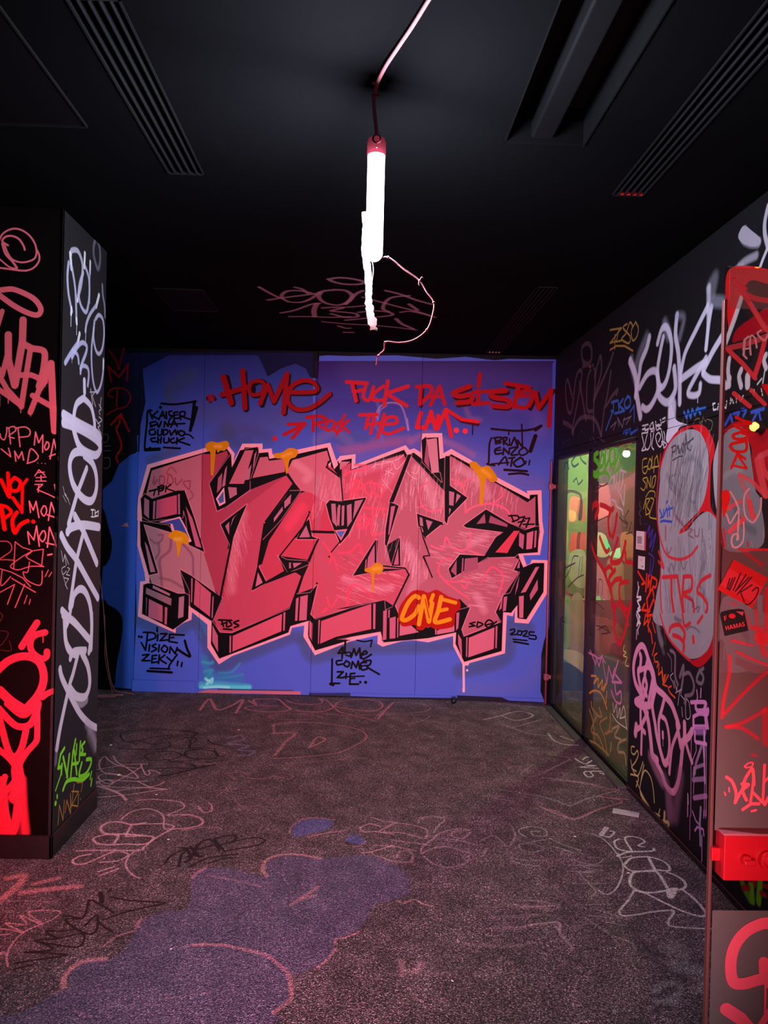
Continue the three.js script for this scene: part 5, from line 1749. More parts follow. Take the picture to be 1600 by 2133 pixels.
L #66666e 4 1 .4|3157 1584 3170 1461
L #66666e 6 1 .4|3297 1692 3331 1498
L #66666e 9 1 .4|3294 1635 3292 1495
L #66666e 9 1 .4|3275 1833 3282 1619
L #66666e 9 1 .4|3154 1715 3209 1577
L #66666e 6 1 .4|3111 1769 3199 1597
L #66666e 9 1 .4|3182 1778 3277 1558
L #66666e 6 1 .4|3343 1756 3366 1615
L #66666e 6 1 .4|3185 1639 3218 1427
L #66666e 6 1 .4|3203 1708 3211 1506
L #66666e 9 1 .4|3305 1636 3398 1413
L #66666e 6 1 .4|3133 1630 3196 1481
L #66666e 4 1 .4|3229 1827 3289 1729
L #66666e 6 1 .4|3193 1621 3285 1429
L #66666e 9 1 .4|3254 1790 3369 1589
L #66666e 6 1 .4|3267 1546 3311 1441
L #66666e 4 1 .4|3216 1593 3222 1449
L #66666e 4 1 .4|3346 1628 3383 1528
L #66666e 6 1 .4|3247 1689 3291 1558
L #66666e 6 1 .4|3325 1702 3324 1554
L #66666e 6 1 .4|3079 1696 3109 1490
L #66666e 6 1 .4|3395 1708 3456 1531
L #66666e 6 1 .4|3221 1636 3280 1526
L #66666e 4 1 .4|3115 1580 3163 1484
L #66666e 4 1 .4|3287 1640 3374 1497
L #66666e 6 1 .4|3350 1664 3345 1437
L #66666e 9 1 .4|3118 1846 3111 1677
L #66666e 4 1 .4|3278 1635 3295 1476
L #66666e 6 1 .4|3114 1780 3097 1575
L #66666e 9 1 .4|3327 1767 3382 1652
L #66666e 9 1 .4|3310 1608 3300 1453
L #66666e 4 1 .4|3160 1811 3234 1582
L #66666e 4 1 .4|3256 1858 3353 1691
L #66666e 9 1 .4|3174 1658 3245 1483
L #66666e 4 1 .4|3250 1852 3333 1645
L #66666e 9 1 .4|3253 1655 3275 1554
L #66666e 9 1 .4|3129 1803 3164 1710
L #66666e 9 1 .4|3113 1646 3128 1513
L #66666e 6 1 .4|3253 1666 3250 1502
L #66666e 6 1 .4|3372 1803 3446 1685
L #66666e 4 1 .4|3202 1781 3327 1573
L #66666e 4 1 .4|3105 1643 3174 1451
L #66666e 9 1 .4|3284 1671 3323 1488
L #66666e 4 1 .4|3204 1810 3245 1686
L #66666e 9 1 .4|3050 1809 3162 1594
L #66666e 6 1 .4|3353 1626 3350 1502
L #66666e 4 1 .4|3347 1709 3407 1463
L #66666e 4 1 .4|3227 1726 3238 1524
L #66666e 4 1 .4|3317 1714 3367 1548
L #66666e 9 1 .35|3110 1176 3093 943
L #66666e 9 1 .35|3303 1387 3257 1251
L #66666e 9 1 .35|3186 1172 3195 998
L #66666e 9 1 .35|3084 1329 3082 1185
L #66666e 6 1 .35|3057 1237 3032 1083
L #66666e 4 1 .35|3093 1118 3083 977
L #66666e 9 1 .35|3232 1160 3205 1024
L #66666e 9 1 .35|3352 1254 3326 1116
L #66666e 6 1 .35|3306 1282 3253 1076
L #66666e 4 1 .35|3084 1388 3044 1166
L #66666e 4 1 .35|3026 1270 3055 1049
L #66666e 6 1 .35|3049 1390 2993 1204
L #66666e 6 1 .35|3335 1242 3298 1134
L #66666e 4 1 .35|3215 1351 3233 1243
L #66666e 4 1 .35|3017 1460 2981 1232
L #66666e 4 1 .35|3440 1350 3464 1153
L #66666e 4 1 .35|3277 1402 3269 1190
L #66666e 6 1 .35|3020 1499 3000 1337
L #66666e 6 1 .35|3361 1142 3397 977
L #66666e 9 1 .35|3216 1468 3175 1237
L #66666e 6 1 .35|3470 1231 3431 1120
L #66666e 4 1 .35|3090 1315 3102 1173
L #66666e 6 1 .35|3373 1221 3404 1065
L #66666e 9 1 .35|3248 1341 3216 1233
L #66666e 4 1 .35|3336 1334 3359 1096
L #66666e 6 1 .35|3477 1371 3458 1239
L #66666e 6 1 .35|3063 1409 3032 1301
L #66666e 4 1 .35|3049 1375 3056 1256
L #66666e 9 1 .35|3466 1147 3502 952
L #66666e 4 1 .35|2986 1366 2941 1136
L #66666e 9 1 .35|3132 1353 3173 1137
L #66666e 9 1 .35|3412 1180 3359 1008
L #66666e 9 1 .35|3393 1231 3326 971
L #66666e 6 1 .35|3384 1091 3372 926
L #66666e 9 1 .35|2988 1540 2995 1357
L #66666e 4 1 .35|3338 1349 3327 1099
L #66666e 6 1 .35|3436 1094 3357 897
L #66666e 4 1 .35|3090 1274 3090 1128
L #66666e 6 1 .35|3185 1449 3188 1307
L #66666e 6 1 .35|3174 1372 3124 1226
L #66666e 9 1 .35|3431 1320 3354 1124
L #66666e 6 1 .35|3435 1176 3405 1026
L #66666e 4 1 .35|3010 1504 3013 1266
L #66666e 4 1 .35|3434 1188 3371 931
L #66666e 9 1 .35|3128 1201 3148 1088
L #66666e 6 1 .35|3147 1500 3134 1268
L #66666e 4 1 .35|3273 1374 3308 1232
L #66666e 9 1 .35|3498 1310 3433 1087
L #66666e 6 1 .35|3071 1433 3041 1261
L #66666e 9 1 .35|3056 1391 3020 1255
L #66666e 9 1 .35|3060 1335 3108 1097
L #66666e 6 1 .35|3077 1383 3025 1144
L #66666e 4 1 .35|3241 1250 3225 1083
L #66666e 4 1 .35|3030 1284 3041 1084
L #66666e 6 1 .35|3313 1390 3296 1281
L #66666e 4 1 .35|3182 1178 3177 1019
L #66666e 6 1 .35|3076 1339 3074 1168
L #66666e 9 1 .35|3087 1235 3064 1094
L #66666e 4 1 .35|2950 1288 2969 1183
L #66666e 6 1 .35|3033 1557 2967 1333
L #c8c8d2 4 1 .3|3484 1230 3411 1048
L #c8c8d2 9 1 .3|2965 1265 2992 1161
L #c8c8d2 4 1 .3|3152 1370 3139 1163
L #c8c8d2 4 1 .3|3105 1162 3129 1030
L #c8c8d2 6 1 .3|3079 1332 3090 1134
L #c8c8d2 4 1 .3|3009 1278 3042 1092
L #c8c8d2 6 1 .3|3008 1369 2995 1199
L #c8c8d2 6 1 .3|3191 1138 3148 955
L #c8c8d2 9 1 .3|3329 1165 3303 996
L #c8c8d2 6 1 .3|3184 1271 3211 1157
L #c8c8d2 4 1 .3|3437 1247 3386 1121
L #c8c8d2 4 1 .3|3015 1189 2993 950
L #c8c8d2 4 1 .3|3200 1301 3227 1169
L #c8c8d2 6 1 .3|3267 1267 3241 1042
L #c8c8d2 4 1 .3|3454 1355 3466 1183
L #c8c8d2 6 1 .3|3028 1190 3020 1092
L #c8c8d2 4 1 .3|3131 1128 3088 996
L #c8c8d2 4 1 .3|3149 1282 3124 1116
L #c8c8d2 4 1 .3|3078 1455 3015 1223
L #c8c8d2 6 1 .3|3133 1363 3075 1192
L #c8c8d2 4 1 .3|3343 1116 3296 886
L #c8c8d2 6 1 .3|3375 1322 3362 1198
L #c8c8d2 4 1 .3|3386 1405 3415 1230
L #c8c8d2 9 1 .3|2994 1437 3017 1285
L #c8c8d2 9 1 .3|3480 1357 3467 1110
L #c8c8d2 9 1 .3|3193 1158 3219 928
L #c8c8d2 4 1 .3|3221 1359 3175 1197
L #c8c8d2 6 1 .3|3434 1178 3367 1011
L #c8c8d2 9 1 .3|3457 1071 3475 934
L #c8c8d2 6 1 .3|3475 1383 3453 1247
L #c8c8d2 6 1 .3|3451 1158 3445 1043
L #c8c8d2 6 1 .3|3413 1293 3404 1169
L #c8c8d2 4 1 .3|3015 1209 2989 1088
L #c8c8d2 4 1 .3|3099 1483 3155 1230
L #c8c8d2 4 1 .3|3242 1224 3235 1052
L #c8c8d2 4 1 .3|2969 1132 2961 1025
L #c8c8d2 9 1 .3|3117 1247 3029 1023
L #c8c8d2 9 1 .3|3313 1246 3301 1075
L #c8c8d2 9 1 .3|3471 1173 3473 959
L #c8c8d2 9 1 .3|3217 1362 3210 1168
L #c8c8d2 6 1 .3|3257 1446 3206 1214
L #c8c8d2 9 1 .3|3518 1332 3439 1102
L #c8c8d2 6 1 .3|3469 1103 3417 866
L #c8c8d2 6 1 .3|3447 1394 3475 1169
L #c8c8d2 6 1 .3|3013 1156 3002 1008
L #c8c8d2 9 1 .3|3263 1136 3245 1003
L #c8c8d2 4 1 .3|3271 1179 3218 1049
L #c8c8d2 6 1 .3|2982 1381 3022 1144
L #c8c8d2 9 1 .3|3084 1296 3105 1170
L #c8c8d2 4 1 .3|3250 1295 3290 1078
L #c8c8d2 9 1 .3|3357 1308 3299 1117
L #c8c8d2 4 1 .3|3411 1077 3403 946
L #c8c8d2 4 1 .3|3131 1121 3096 972
L #c8c8d2 4 1 .3|3018 1427 3034 1236
L #c8c8d2 6 1 .3|3398 1079 3410 927
L #c8c8d2 6 1 .3|3011 1329 3042 1179
L #c8c8d2 4 1 .3|3242 1256 3217 1060
L #c8c8d2 9 1 .3|3120 1459 3141 1237
L #c8c8d2 6 1 .3|3094 1344 3117 1217
L #c8c8d2 9 1 .3|3065 1169 3054 1007
S #e03038 12 3 0.9|3533 1791 3551 1693 3566 1555 3547 1446 3493 1350 3420 1297 3289 1288 3180 1314 3115 1357
S #e03038 15 3 0.9|3523 1261 3462 1236 3526 1309
S #e03038 11 3 0.9|3497 1224 3487 1079 3445 963
S #e03038 19 3 1|3370 1197 3364 1109 3338 1042 3345 979
S #e03038 18 3 1|3471 1187 3306 1208
S #e03038 18 3 1|3243 1210 3247 1101 3211 1011
S #e03038 17 3 1|3243 1212 3164 1218 3161 1165 3239 1133 3148 1114 3135 1054 3212 1020
S #e03038 16 3 1|3305 1204 3280 1142 3250 1073 3232 1030
S #e03038 16 3 1|2991 1243 3070 1210 3104 1163 3057 1147 3010 1115 3026 1071 3078 1037
L #38383e 8 1 0.9|3397 1814 3400 1772
S #38383e 8 1 0.9|3408 1815 3365 1821 3364 1797 3396 1790
L #38383e 7 1 0.9|3352 1778 3343 1819 3325 1780
L #38383e 7 1 0.9|3333 1818 3315 1780 3291 1824
S #38383e 7 1 0.9|3281 1827 3300 1806 3278 1782 3270 1808
L #38383e 7 1 0.9|3262 1771 3258 1866 3238 1792
L #38383e 6 1 0.9|3280 1814 3182 1836
S #38383e 5 1 0.9|3182 1841 3239 1810 3208 1785 3190 1806
S #38383e 6 1 0.9|3393 1752 3319 1766 3287 1764
L #3858c8 11 1 1|3527 1516 3490 1482 3513 1477
L #3858c8 11 1 1|3480 1516 3478 1482 3446 1526 3432 1483
L #3858c8 10 1 1|3419 1535 3410 1488
L #3858c8 10 1 1|3446 1516 3379 1526
S #3858c8 10 1 1|3448 1554 3437 1559 3448 1547
L #3858c8 12 1 1|3512 1457 3477 1463 3386 1460
S #a04048 14 4 0.6|3452 1434 3448 1372
S #a04048 9 2 0.6|3344 1489 3279 1453 3237 1436
S #8a5058 7 2 0.7|3217 1432 3167 1429 3205 1406 3156 1394
S #8a5058 7 2 0.7|3148 1430 3137 1404 3109 1405 3101 1436
L #8a5058 7 2 0.7|3074 1437 3071 1381
S #8a5058 8 2 0.7|3434 1334 3410 1307 3378 1338
S #6a6068 8 2 0.6|3417 1240 3404 1222 3374 1263 3350 1232 3331 1275
S #6a6068 7 2 0.6|3286 1238 3278 1279 3246 1246 3208 1285
S #c0c0c8 5 1 0.8|3011 1430 3001 1405 3019 1413 2992 1397
S #c0c0c8 5 1 0.8|3008 1388 2999 1372 2991 1393
S #c0c0c8 5 1 0.8|2997 1347 3023 1333 3006 1351
S #c0c0c8 3 1 0.8|3039 1306 3021 1299 3010 1258
S #5c5470 7 2 0.7|3178 1119 3139 1115 3147 1088
S #5c5470 7 2 0.7|3118 1083 3081 1097 3098 1060
f #aeacb4|2992 1710 2970 1775 2938 1797 2922 1511 2947 1511 2977 1593
f #a6a4ac|3536 996 2943 1085 2947 1014 2984 940 3049 890 3136 859 3211 856 3311 875 3397 908 3454 948
S #9a9aa2 38 15 0.7|3523 969 3496 909 3460 869
S #7a7078 25 13 0.6|3495 886 3435 828
S #e03038 12 2 1|3485 1003 3443 950 3375 903 3291 875 3192 852 3135 847
f #c81820|2943 1085 2947 1014 2984 940 3049 890 3118 859 3154 847 3117 834 3046 846 2950 919 2917 972 2919 1089
S #e03038 18 3 1|3377 939 3358 964 3278 987 3217 962 3225 922
S #e03038 20 3 1|3335 928 3274 930 3224 914 3222 880
S #e03038 15 3 1|3242 1040 3219 992 3164 1014
S #e03038 19 2 1|3131 956 3127 936
S #e03038 13 3 1|3092 1025 3050 1061
S #60606a 18 6 0.6|3320 1011 3259 1007
S #b0b0b8 11 6 0.6|3069 927 3019 961
S #60606a 9 3 0.6|3199 978 3163 997 3108 998 3072 988
S #8a8288 16 3 0.9|3361 852 3309 840 3303 749 3271 713
S #8a8288 16 3 0.9|3253 752 3218 812 3223 742 3239 686
S #8a8288 16 3 0.9|3225 767 3160 791 3112 753 3127 707 3191 682
S #8a8288 15 3 0.9|3029 842 3071 812 3086 775 3042 774 3027 806 3063 826
S #8a8288 12 3 0.9|3191 682 3198 646
S #8a8288 6 2 0.9|3392 832 3348 810 3345 757
S #d0d0d4 5 1 1|3324 753 3354 728 3321 709 3309 686
L #d0d0d4 5 1 1|3312 721 3278 676 3280 702
L #d0d0d4 5 1 1|3293 668 3231 701
L #d0d0d4 5 1 1|3250 692 3265 619
L #d0d0d4 5 1 1|3239 673 3199 662
S #d0d0d4 5 1 1|3181 672 3187 623 3175 584 3139 603 3152 658 3181 672
L #d0d0d4 5 1 1|3226 621 3214 581
S #f06020 9 1 1|3512 807 3546 786 3532 761 3498 768 3508 738
L #f06020 9 1 1|3486 762 3488 705 3451 733 3437 690
L #f06020 9 1 1|3452 751 3426 684 3407 725
L #f06020 9 1 1|3417 722 3436 672 3382 676
L #f06020 9 1 1|3375 732 3415 686
S #f06020 10 1 1|3341 687 3371 670 3349 653 3297 645
S #f06020 5 1 1|3549 752 3546 751
L #f04818 12 1 1|3667 976 3688 919 3640 951
L #f04818 12 1 1|3642 980 3624 895
L #f04818 12 1 1|3605 966 3638 922 3588 892 3573 847
L #f04818 10 1 1|3538 854 3569 786
L #f04818 9 1 1|3580 951 3542 905
L #e8e8f0 11 1 1|3794 957 3766 931 3783 898 3746 929
L #e8e8f0 8 1 1|3733 921 3769 880 3761 857
L #e8e8f0 7 1 1|3782 878 3785 827
S #f0a4cc 34 3 1|3701 557 3782 596 3814 670 3780 758 3718 805 3667 800 3615 753 3552 700 3513 639 3422 625 3335 604 3281 562 3249 528
S #f0a4cc 30 3 1|3728 758 3714 741 3723 690 3747 665 3731 619 3688 551 3775 497 3672 496 3599 526
S #f0a4cc 29 3 1|3627 750 3658 666 3630 614 3674 535
S #f0a4cc 26 3 1|3747 665 3612 715 3562 683 3561 660 3601 545
S #f0a4cc 26 3 1|3669 639 3679 602 3627 567
S #f0a4cc 35 4 1|3762 501 3648 513 3565 545 3548 644
S #f0a4cc 39 4 1|3672 506 3607 457 3565 374 3536 298 3478 290
S #f0a4cc 31 3 1|3523 622 3553 539 3512 456 3485 400 3401 308 3359 323
S #f0a4cc 27 3 1|3609 485 3690 393 3752 354
S #f0a4cc 27 3 1|3701 468 3690 393 3638 375
S #f0a4cc 24 3 1|3677 392 3678 318 3678 254
S #f0a4cc 41 7 1|3753 373 3763 330
S #f0a4cc 25 3 1|3410 615 3439 552 3469 488 3465 434 3449 365 3402 313
S #f0a4cc 24 3 1|3437 516 3393 511 3358 467 3343 401 3360 337 3401 304
S #f0a4cc 22 2 1|3421 443 3418 421
L #f0a4cc 5 1 1|3417 417 3415 381
S #f0a4cc 29 3 1|3269 530 3247 485 3224 441
S #f0a4cc 22 3 1|3267 487 3313 411 3329 334 3336 279
S #f0a4cc 30 3 1|3193 558 3189 495 3205 447 3219 356 3243 269 3290 208 3363 206 3419 247 3489 277
S #f0a4cc 32 3 1|3118 547 3152 507 3225 457
S #f0a4cc 23 3 1|3179 481 3138 436 3110 412
S #d090b8 57 25 0.6|3559 281 3486 241 3417 212
S #b880a8 61 30 0.55|3385 228 3340 179 3323 82
S #b880a8 65 29 0.5|3217 314 3240 219 3263 108
S #8a6080 72 36 0.45|3328 157 3303 91
S #f0a8ee 17 2 1|3134 668 3004 703 3011 677
S #f0a8ee 19 2 1|3089 680 3088 655 3061 651 2977 678
S #f0a8ee 16 2 1|3108 612 3052 641 2984 657 2978 682
L #f0a8ee 17 2 1|3108 612 3105 563
L #f0a8ee 16 2 1|3011 673 2989 599
L #f0a8ee 19 2 1|3092 572 2998 601
L #c080d0 33 6 0.8|3082 558 3005 582
L #f0a8ee 14 2 1|2993 654 2973 604
L #f0a8ee 16 2 1|3079 510 2986 532
L #f0a8ee 15 2 1|3005 578 3003 539
L #f0a8ee 13 2 1|3091 551 3088 511
L #b898c0 16 3 0.9|3027 507 3074 417 3080 374
L #f0a8ee 11 2 1|3010 520 2998 452
L #b898c0 14 3 0.9|3073 401 3005 438
L #b898c0 19 4 0.9|3096 339 2994 382
L #f0a8ee 12 2 1|2997 444 2989 368
L #c890d0 20 3 0.9|3083 265 2973 318
L #f0a8ee 5 1 1|3125 557 3108 175
L #f0a8ee 5 1 1|3087 338 3088 280
L #f0a8ee 5 1 1|2998 524 2985 228
L #f0a8ee 5 1 1|2985 529 2969 235
L #f0a8ee 5 1 1|3079 506 3073 475 3110 412
L #f0a8ee 8 1 1|3084 735 3075 708 3081 682
L #f0a8ee 8 1 1|3045 753 3047 712
L #f0a8ee 9 1 1|3142 258 3135 219
L #f0a8ee 4 1 1|3139 222 3135 163
S #ccc47c 9 1 1|3772 257 3811 244 3809 214 3769 218 3731 251 3717 231 3753 183 3803 135 3737 139
S #ccc47c 9 1 1|3819 170 3776 125 3710 129 3652 219
S #ccc47c 10 1 1|3814 95 3709 120 3731 62
S #ccc47c 9 1 1|3639 209 3671 115 3680 62 3626 20
S #ccc47c 9 1 1|3671 115 3625 185 3552 179 3514 132 3498 73
S #ccc47c 8 1 1|3733 91 3641 48 3542 22 3428 37
S #ccc47c 8 1 1|3430 69 3450 27
S #ccc47c 18 3 1|3668 47 3563 23 3465 12 3388 26 3376 76
S #ccc47c 17 3 1|3449 19 3341 -3 3268 -18
S #ccc47c 15 3 1|3418 13 3330 46 3355 -16 3284 5
L #c890d8 10 1 1|3093 202 3058 175 3019 172
L #a898c0 15 3 1|3018 249 3023 186 3013 93
L #c890d8 11 1 1|3066 130 3045 155 2991 169 2985 147
L #f0a8ee 6 1 1|3001 139 2996 19
L #f0a8ee 4 1 1|3115 172 3111 68
L #f0a8ee 4 1 1|3142 240 3140 156
L #f0a8ee 4 1 1|2991 251 2992 215
L #f0a8ee 4 1 1|2975 257 2975 222
S #c8b8d0 14 4 0.9|3091 360 3088 393
S #a8a0b0 34 11 0.8|2791 2614 2797 2587 2740 2549 2686 2529
f #a8a0b0|2792 2635 2735 2593 2675 2542 2678 2518 2731 2531 2796 2565 2835 2601 2828 2624
S #b0a8b8 29 11 0.8|2825 2486 2776 2491 2699 2485
S #b0a8b8 35 12 0.7|2849 2477 2807 2472
S #c8c0d0 22 4 0.9|2626 2643 2645 2595 2643 2546 2619 2489
S #c8c0d0 16 3 1|2625 2483 2653 2453 2675 2424
S #b0acc8 50 25 0.5|3065 2482 3019 2505 3035 2455
S #e0dcf0 32 15 0.8|3075 2476 3069 2381
S #b0acc8 49 18 0.6|3032 2408 2939 2377 2834 2352
S #e0dcf0 19 8 0.8|3080 2408 3074 2289 3084 2213
f #e02028|2910 2496 2607 2402 2605 2350 2756 2400 2864 2282 2897 2269
f #a01020|2859 2194 2828 2238 2702 2257 2600 2262 2596 2182 2714 2186 2792 2187
S #e0dce8 30 6 0.9|2801 2351 2847 2286 2912 2206
S #d0ccdc 25 5 1|2786 2068 2801 2045 2783 2004
S #d0ccdc 34 5 1|2737 2033 2735 2000
S #d0ccdc 26 5 1|2881 2129 2888 2087 2875 2023
S #d0ccdc 22 3 1|2613 2091 2626 2073 2610 2042
L #d0d0d8 7 2 1|2666 1992 2637 2008
L #d0d0d8 7 2 1|2617 2036 2629 1990
f #a81420|2907 1835 2869 1859 2823 1870 2719 1857 2668 1811 2585 1809 2574 1585 2658 1617 2690 1700 2715 1778
f #8a8892|2913 1795 2883 1837 2837 1848 2761 1839 2715 1778 2689 1693 2657 1594 2621 1550 2606 1389 2889 1366 2908 1551
S #a8a8b0 21 11 0.6|2889 1656 2828 1677 2767 1666
S #5a5a62 26 12 0.5|2821 1551 2757 1474 2656 1439
S #a02028 17 3 1|2928 1470 2890 1374
f #8a8892|2878 1161 2727 1188 2555 1206 2551 1109 2872 1057
S #a02028 30 5 1|2643 1199 2638 1095
S #a02028 39 5 1|2571 1208 2566 1107
f #84828a|2912 1090 2552 1144 2542 948 2683 909 2823 877 2905 974
f #2a2628|2905 974 2859 983 2831 875 2899 860
S #504c54 30 10 0.6|2761 1076 2690 1037
S #a02028 29 5 0.9|2754 930 2619 931 2542 942
S #8a8a92 8 2 1|2788 907 2725 914 2710 903
L #c0c0c8 5 2 0.9|2858 968 2856 915
L #5a8a18 31 6 1|2698 136 2661 96 2618 78
L #6aa81c 30 6 1|2631 170 2612 130 2602 83
L #6aa81c 29 6 1|2552 214 2557 151 2562 100
L #a01818 18 4 1|2669 91 2628 117
L #a01818 14 3 1|2583 199 2589 143
L #a01818 14 3 1|2534 172 2504 183
L #a01818 14 3 1|2646 139 2597 156
S #a01818 17 3 1|2548 138 2518 146`,
glass: `F #5c5c30 .35|5362 89 4729 247 4708 10 5377 -7
F #66603a .4|4691 251 4228 367 3883 428 3859 98 4667 -28
S #8a8060 62 31 0.3|3980 863 3972 573 3942 338
S #6a6a40 44 22 0.35|4433 136 4176 84 3954 141
F #707a58 .18|5383 826 4766 907 4729 247 5314 102
F #8a5a60 .16|4747 909 3875 1023 3883 428 4691 251
F #707a58 .18|5470 1910 4754 1901 4713 755 5398 643
F #8a5a60 .14|4720 1927 3886 1914 3827 901 4695 758
S #b89898 15 10 0.35|4012 1715 3906 1672 3927 1607
S #60f020 35 2 1|4559 1875 4626 1852 4554 1815 4518 1780 4583 1745 4653 1760
S #60f020 29 2 1|4475 1858 4502 1790 4453 1787 4425 1839 4476 1869
L #60f020 28 2 1|4399 1900 4403 1758 4331 1822 4306 1892
S #60f020 27 2 1|4261 1889 4319 1863 4297 1779 4226 1815 4245 1872
L #60f020 22 2 1|4251 1756 4170 1831
L #60f020 22 2 1|4137 1765 4262 1715
S #60f020 23 2 1|4653 1754 4581 1723 4466 1740 4355 1735 4321 1697
L #60f020 17 2 1|4531 1732 4528 1699
S #e8e0e4 13 1 1|4297 1588 4319 1666 4291 1701 4247 1705 4241 1628
L #e8e0e4 13 1 1|4245 1674 4234 1729 4212 1633
L #e8e0e4 12 1 1|4191 1732 4199 1642
L #e8e0e4 12 1 1|4167 1602 4145 1681 4135 1745
L #e8e0e4 12 1 1|4135 1745 4052 1728
L #e8e0e4 13 1 1|4093 1728 4089 1669 4140 1621 4065 1537 4054 1653
S #e8e0e4 12 1 1|4278 1531 4281 1573 4207 1562 4176 1532 4091 1512 4075 1488
S #d81018 41 4 1|4641 1509 4600 1542 4533 1548 4513 1510 4560 1466
S #d81018 31 3 1|4466 1542 4370 1531 4277 1511 4233 1521
S #d81018 31 3 1|4290 1495 4317 1449 4296 1377 4265 1358
S #d81018 25 3 1|4651 1314 4576 1241 4470 1178 4370 1133 4271 1050 4190 958 4153 847
S #d81018 32 3 1|4172 1482 4195 1411 4234 1349
S #d81018 28 3 1|4466 1339 4349 1260 4288 1274
S #d81018 32 3 1|4148 1343 4186 1291 4253 1205 4110 1216 4046 1279 4023 1329
S #d81018 28 3 1|4420 1166 4370 1138 4280 1172 4220 1157
S #d81018 25 3 1|4019 1271 4002 1224 3912 1222 3858 1166 3853 1097 3897 1008 3957 962 4051 977 4096 1020 4087 1090 3968 1113
S #d81018 29 3 1|4177 1161 4275 1101 4242 1063 4172 1101 4075 1121
S #d81018 24 3 1|4241 1053 4175 945 4093 991
S #d81018 28 3 1|4036 950 3980 915 3951 880
S #2a1820 9 2 0.9|4661 1643 4542 1667 4443 1659 4350 1672
S #2a1820 8 2 0.9|4627 1653 4574 1641 4475 1655
L #301820 7 1 0.9|4660 1414 4334 1474
S #401828 7 2 0.9|4129 1472 4086 1453 4045 1444 4004 1426 4029 1411
S #401828 7 2 0.9|3984 1513 4046 1464 3991 1436
S #401828 6 2 0.9|3941 1447 3975 1389 4014 1378 3924 1391
S #301828 7 1 0.9|4641 975 4594 1041 4554 974 4531 1108 4488 993
S #301828 7 1 0.9|4471 984 4461 1071 4396 1067 4390 984
S #301828 6 1 0.9|4673 926 4516 925 4352 905
S #c8c028 7 2 0.7|4160 1880 4077 1888 3972 1884
S #c8c028 7 2 0.7|4116 1852 4023 1869 3944 1849 3895 1863
S #283a90 13 2 0.8|5341 1792 5256 1857 5185 1804
S #283a90 16 2 0.8|5044 1881 5125 1849 5059 1815 4958 1828
S #283a90 14 2 0.8|4923 1873 4862 1839 4784 1817
S #283a90 13 2 0.8|5070 1707 4990 1728 4946 1685 4851 1711
S #28205a 11 2 0.9|5255 1115 5208 1094 5273 1063 5143 1100 4978 1137
S #28205a 9 2 0.9|5244 991 5098 1079 5023 1176 4903 1190
S #28205a 9 2 0.9|5129 953 4929 1035 4777 1073
S #28205a 8 2 0.9|4863 1187 4890 1051
S #28205a 7 2 0.9|4807 1197 4834 1068
S #28205a 8 2 0.9|5383 989 5362 1017 5413 1051
S #181018 9 2 0.9|5219 730 5307 691 5193 691
L #181018 10 2 0.9|5285 695 5304 658
S #d81018 27 3 1|4230 977 4196 930 4163 884 4173 821 4126 773 4082 752 4029 786 3980 863 3946 946 3900 1020
S #d81018 24 3 1|4086 996 4069 958 3987 955
S #d81018 32 4 1|4125 768 4081 747 4054 757
S #d88ac0 12 2 1|4645 582 4574 585 4504 589 4420 590 4357 619
L #d88ac0 12 2 1|4593 604 4483 538 4470 585 4416 542 4373 611 4307 587
L #d88ac0 11 2 1|4355 588 4267 471 4244 570
L #d88ac0 11 2 1|4244 580 4180 523 4141 593
L #d88ac0 14 2 1|4088 645 4178 503 4024 536 4124 557
S #d88ac0 13 2 1|4134 504 4102 451 4034 484 4029 421 4113 408 4189 449
S #e0a818 12 2 1|4562 448 4460 467 4507 412 4426 464 4422 411 4346 473 4357 411 4282 467 4325 409
S #e0a818 12 2 1|4588 330 4503 368 4387 387 4321 367 4255 323
L #e0a818 9 2 1|4273 354 4263 425
S #d8e070 7 1 1|3999 753 4010 721 3970 719 4008 692 3954 693 3978 649 3925 651
S #e8e4e0 7 1 1|4155 387 4136 336 4097 392 4078 323 4041 388 4036 330
S #e8e4e0 7 1 1|4023 339 3987 413 3957 368 4036 330
S #e8e4e0 7 1 1|4164 318 4076 298 3939 305 3926 305 3957 363
S #b09048 15 3 0.9|4549 284 4528 251 4408 236 4344 255 4396 288
S #b09048 15 3 0.9|4666 178 4644 128 4670 5
S #b09048 14 3 0.9|4579 225 4504 169 4460 52
S #b09048 14 3 0.9|4440 221 4534 105 4398 115 4298 73
S #b09048 12 3 0.9|4251 272 4372 198 4271 135 4234 53
S #b09048 12 3 0.9|4194 314 4201 219 4274 165 4157 223
S #a8a858 14 3 0.8|4669 -6 4460 52 4205 64
S #b0a878 13 3 0.9|4158 233 4047 282 4112 207 4014 218
S #b0a878 14 3 0.9|3935 244 4040 190 4050 137 3955 160 3925 112
S #b0a878 13 3 0.9|4166 149 4177 94
S #201820 7 2 0.9|4486 784 4355 790 4230 780
S #201820 7 2 0.9|4451 763 4324 806 4260 780 4383 748
S #201820 7 2 0.9|4627 800 4588 762 4620 711 4548 702
S #101018 8 2 0.9|5232 724 5319 659 5263 559
S #101018 8 2 0.9|5175 727 5181 549`,
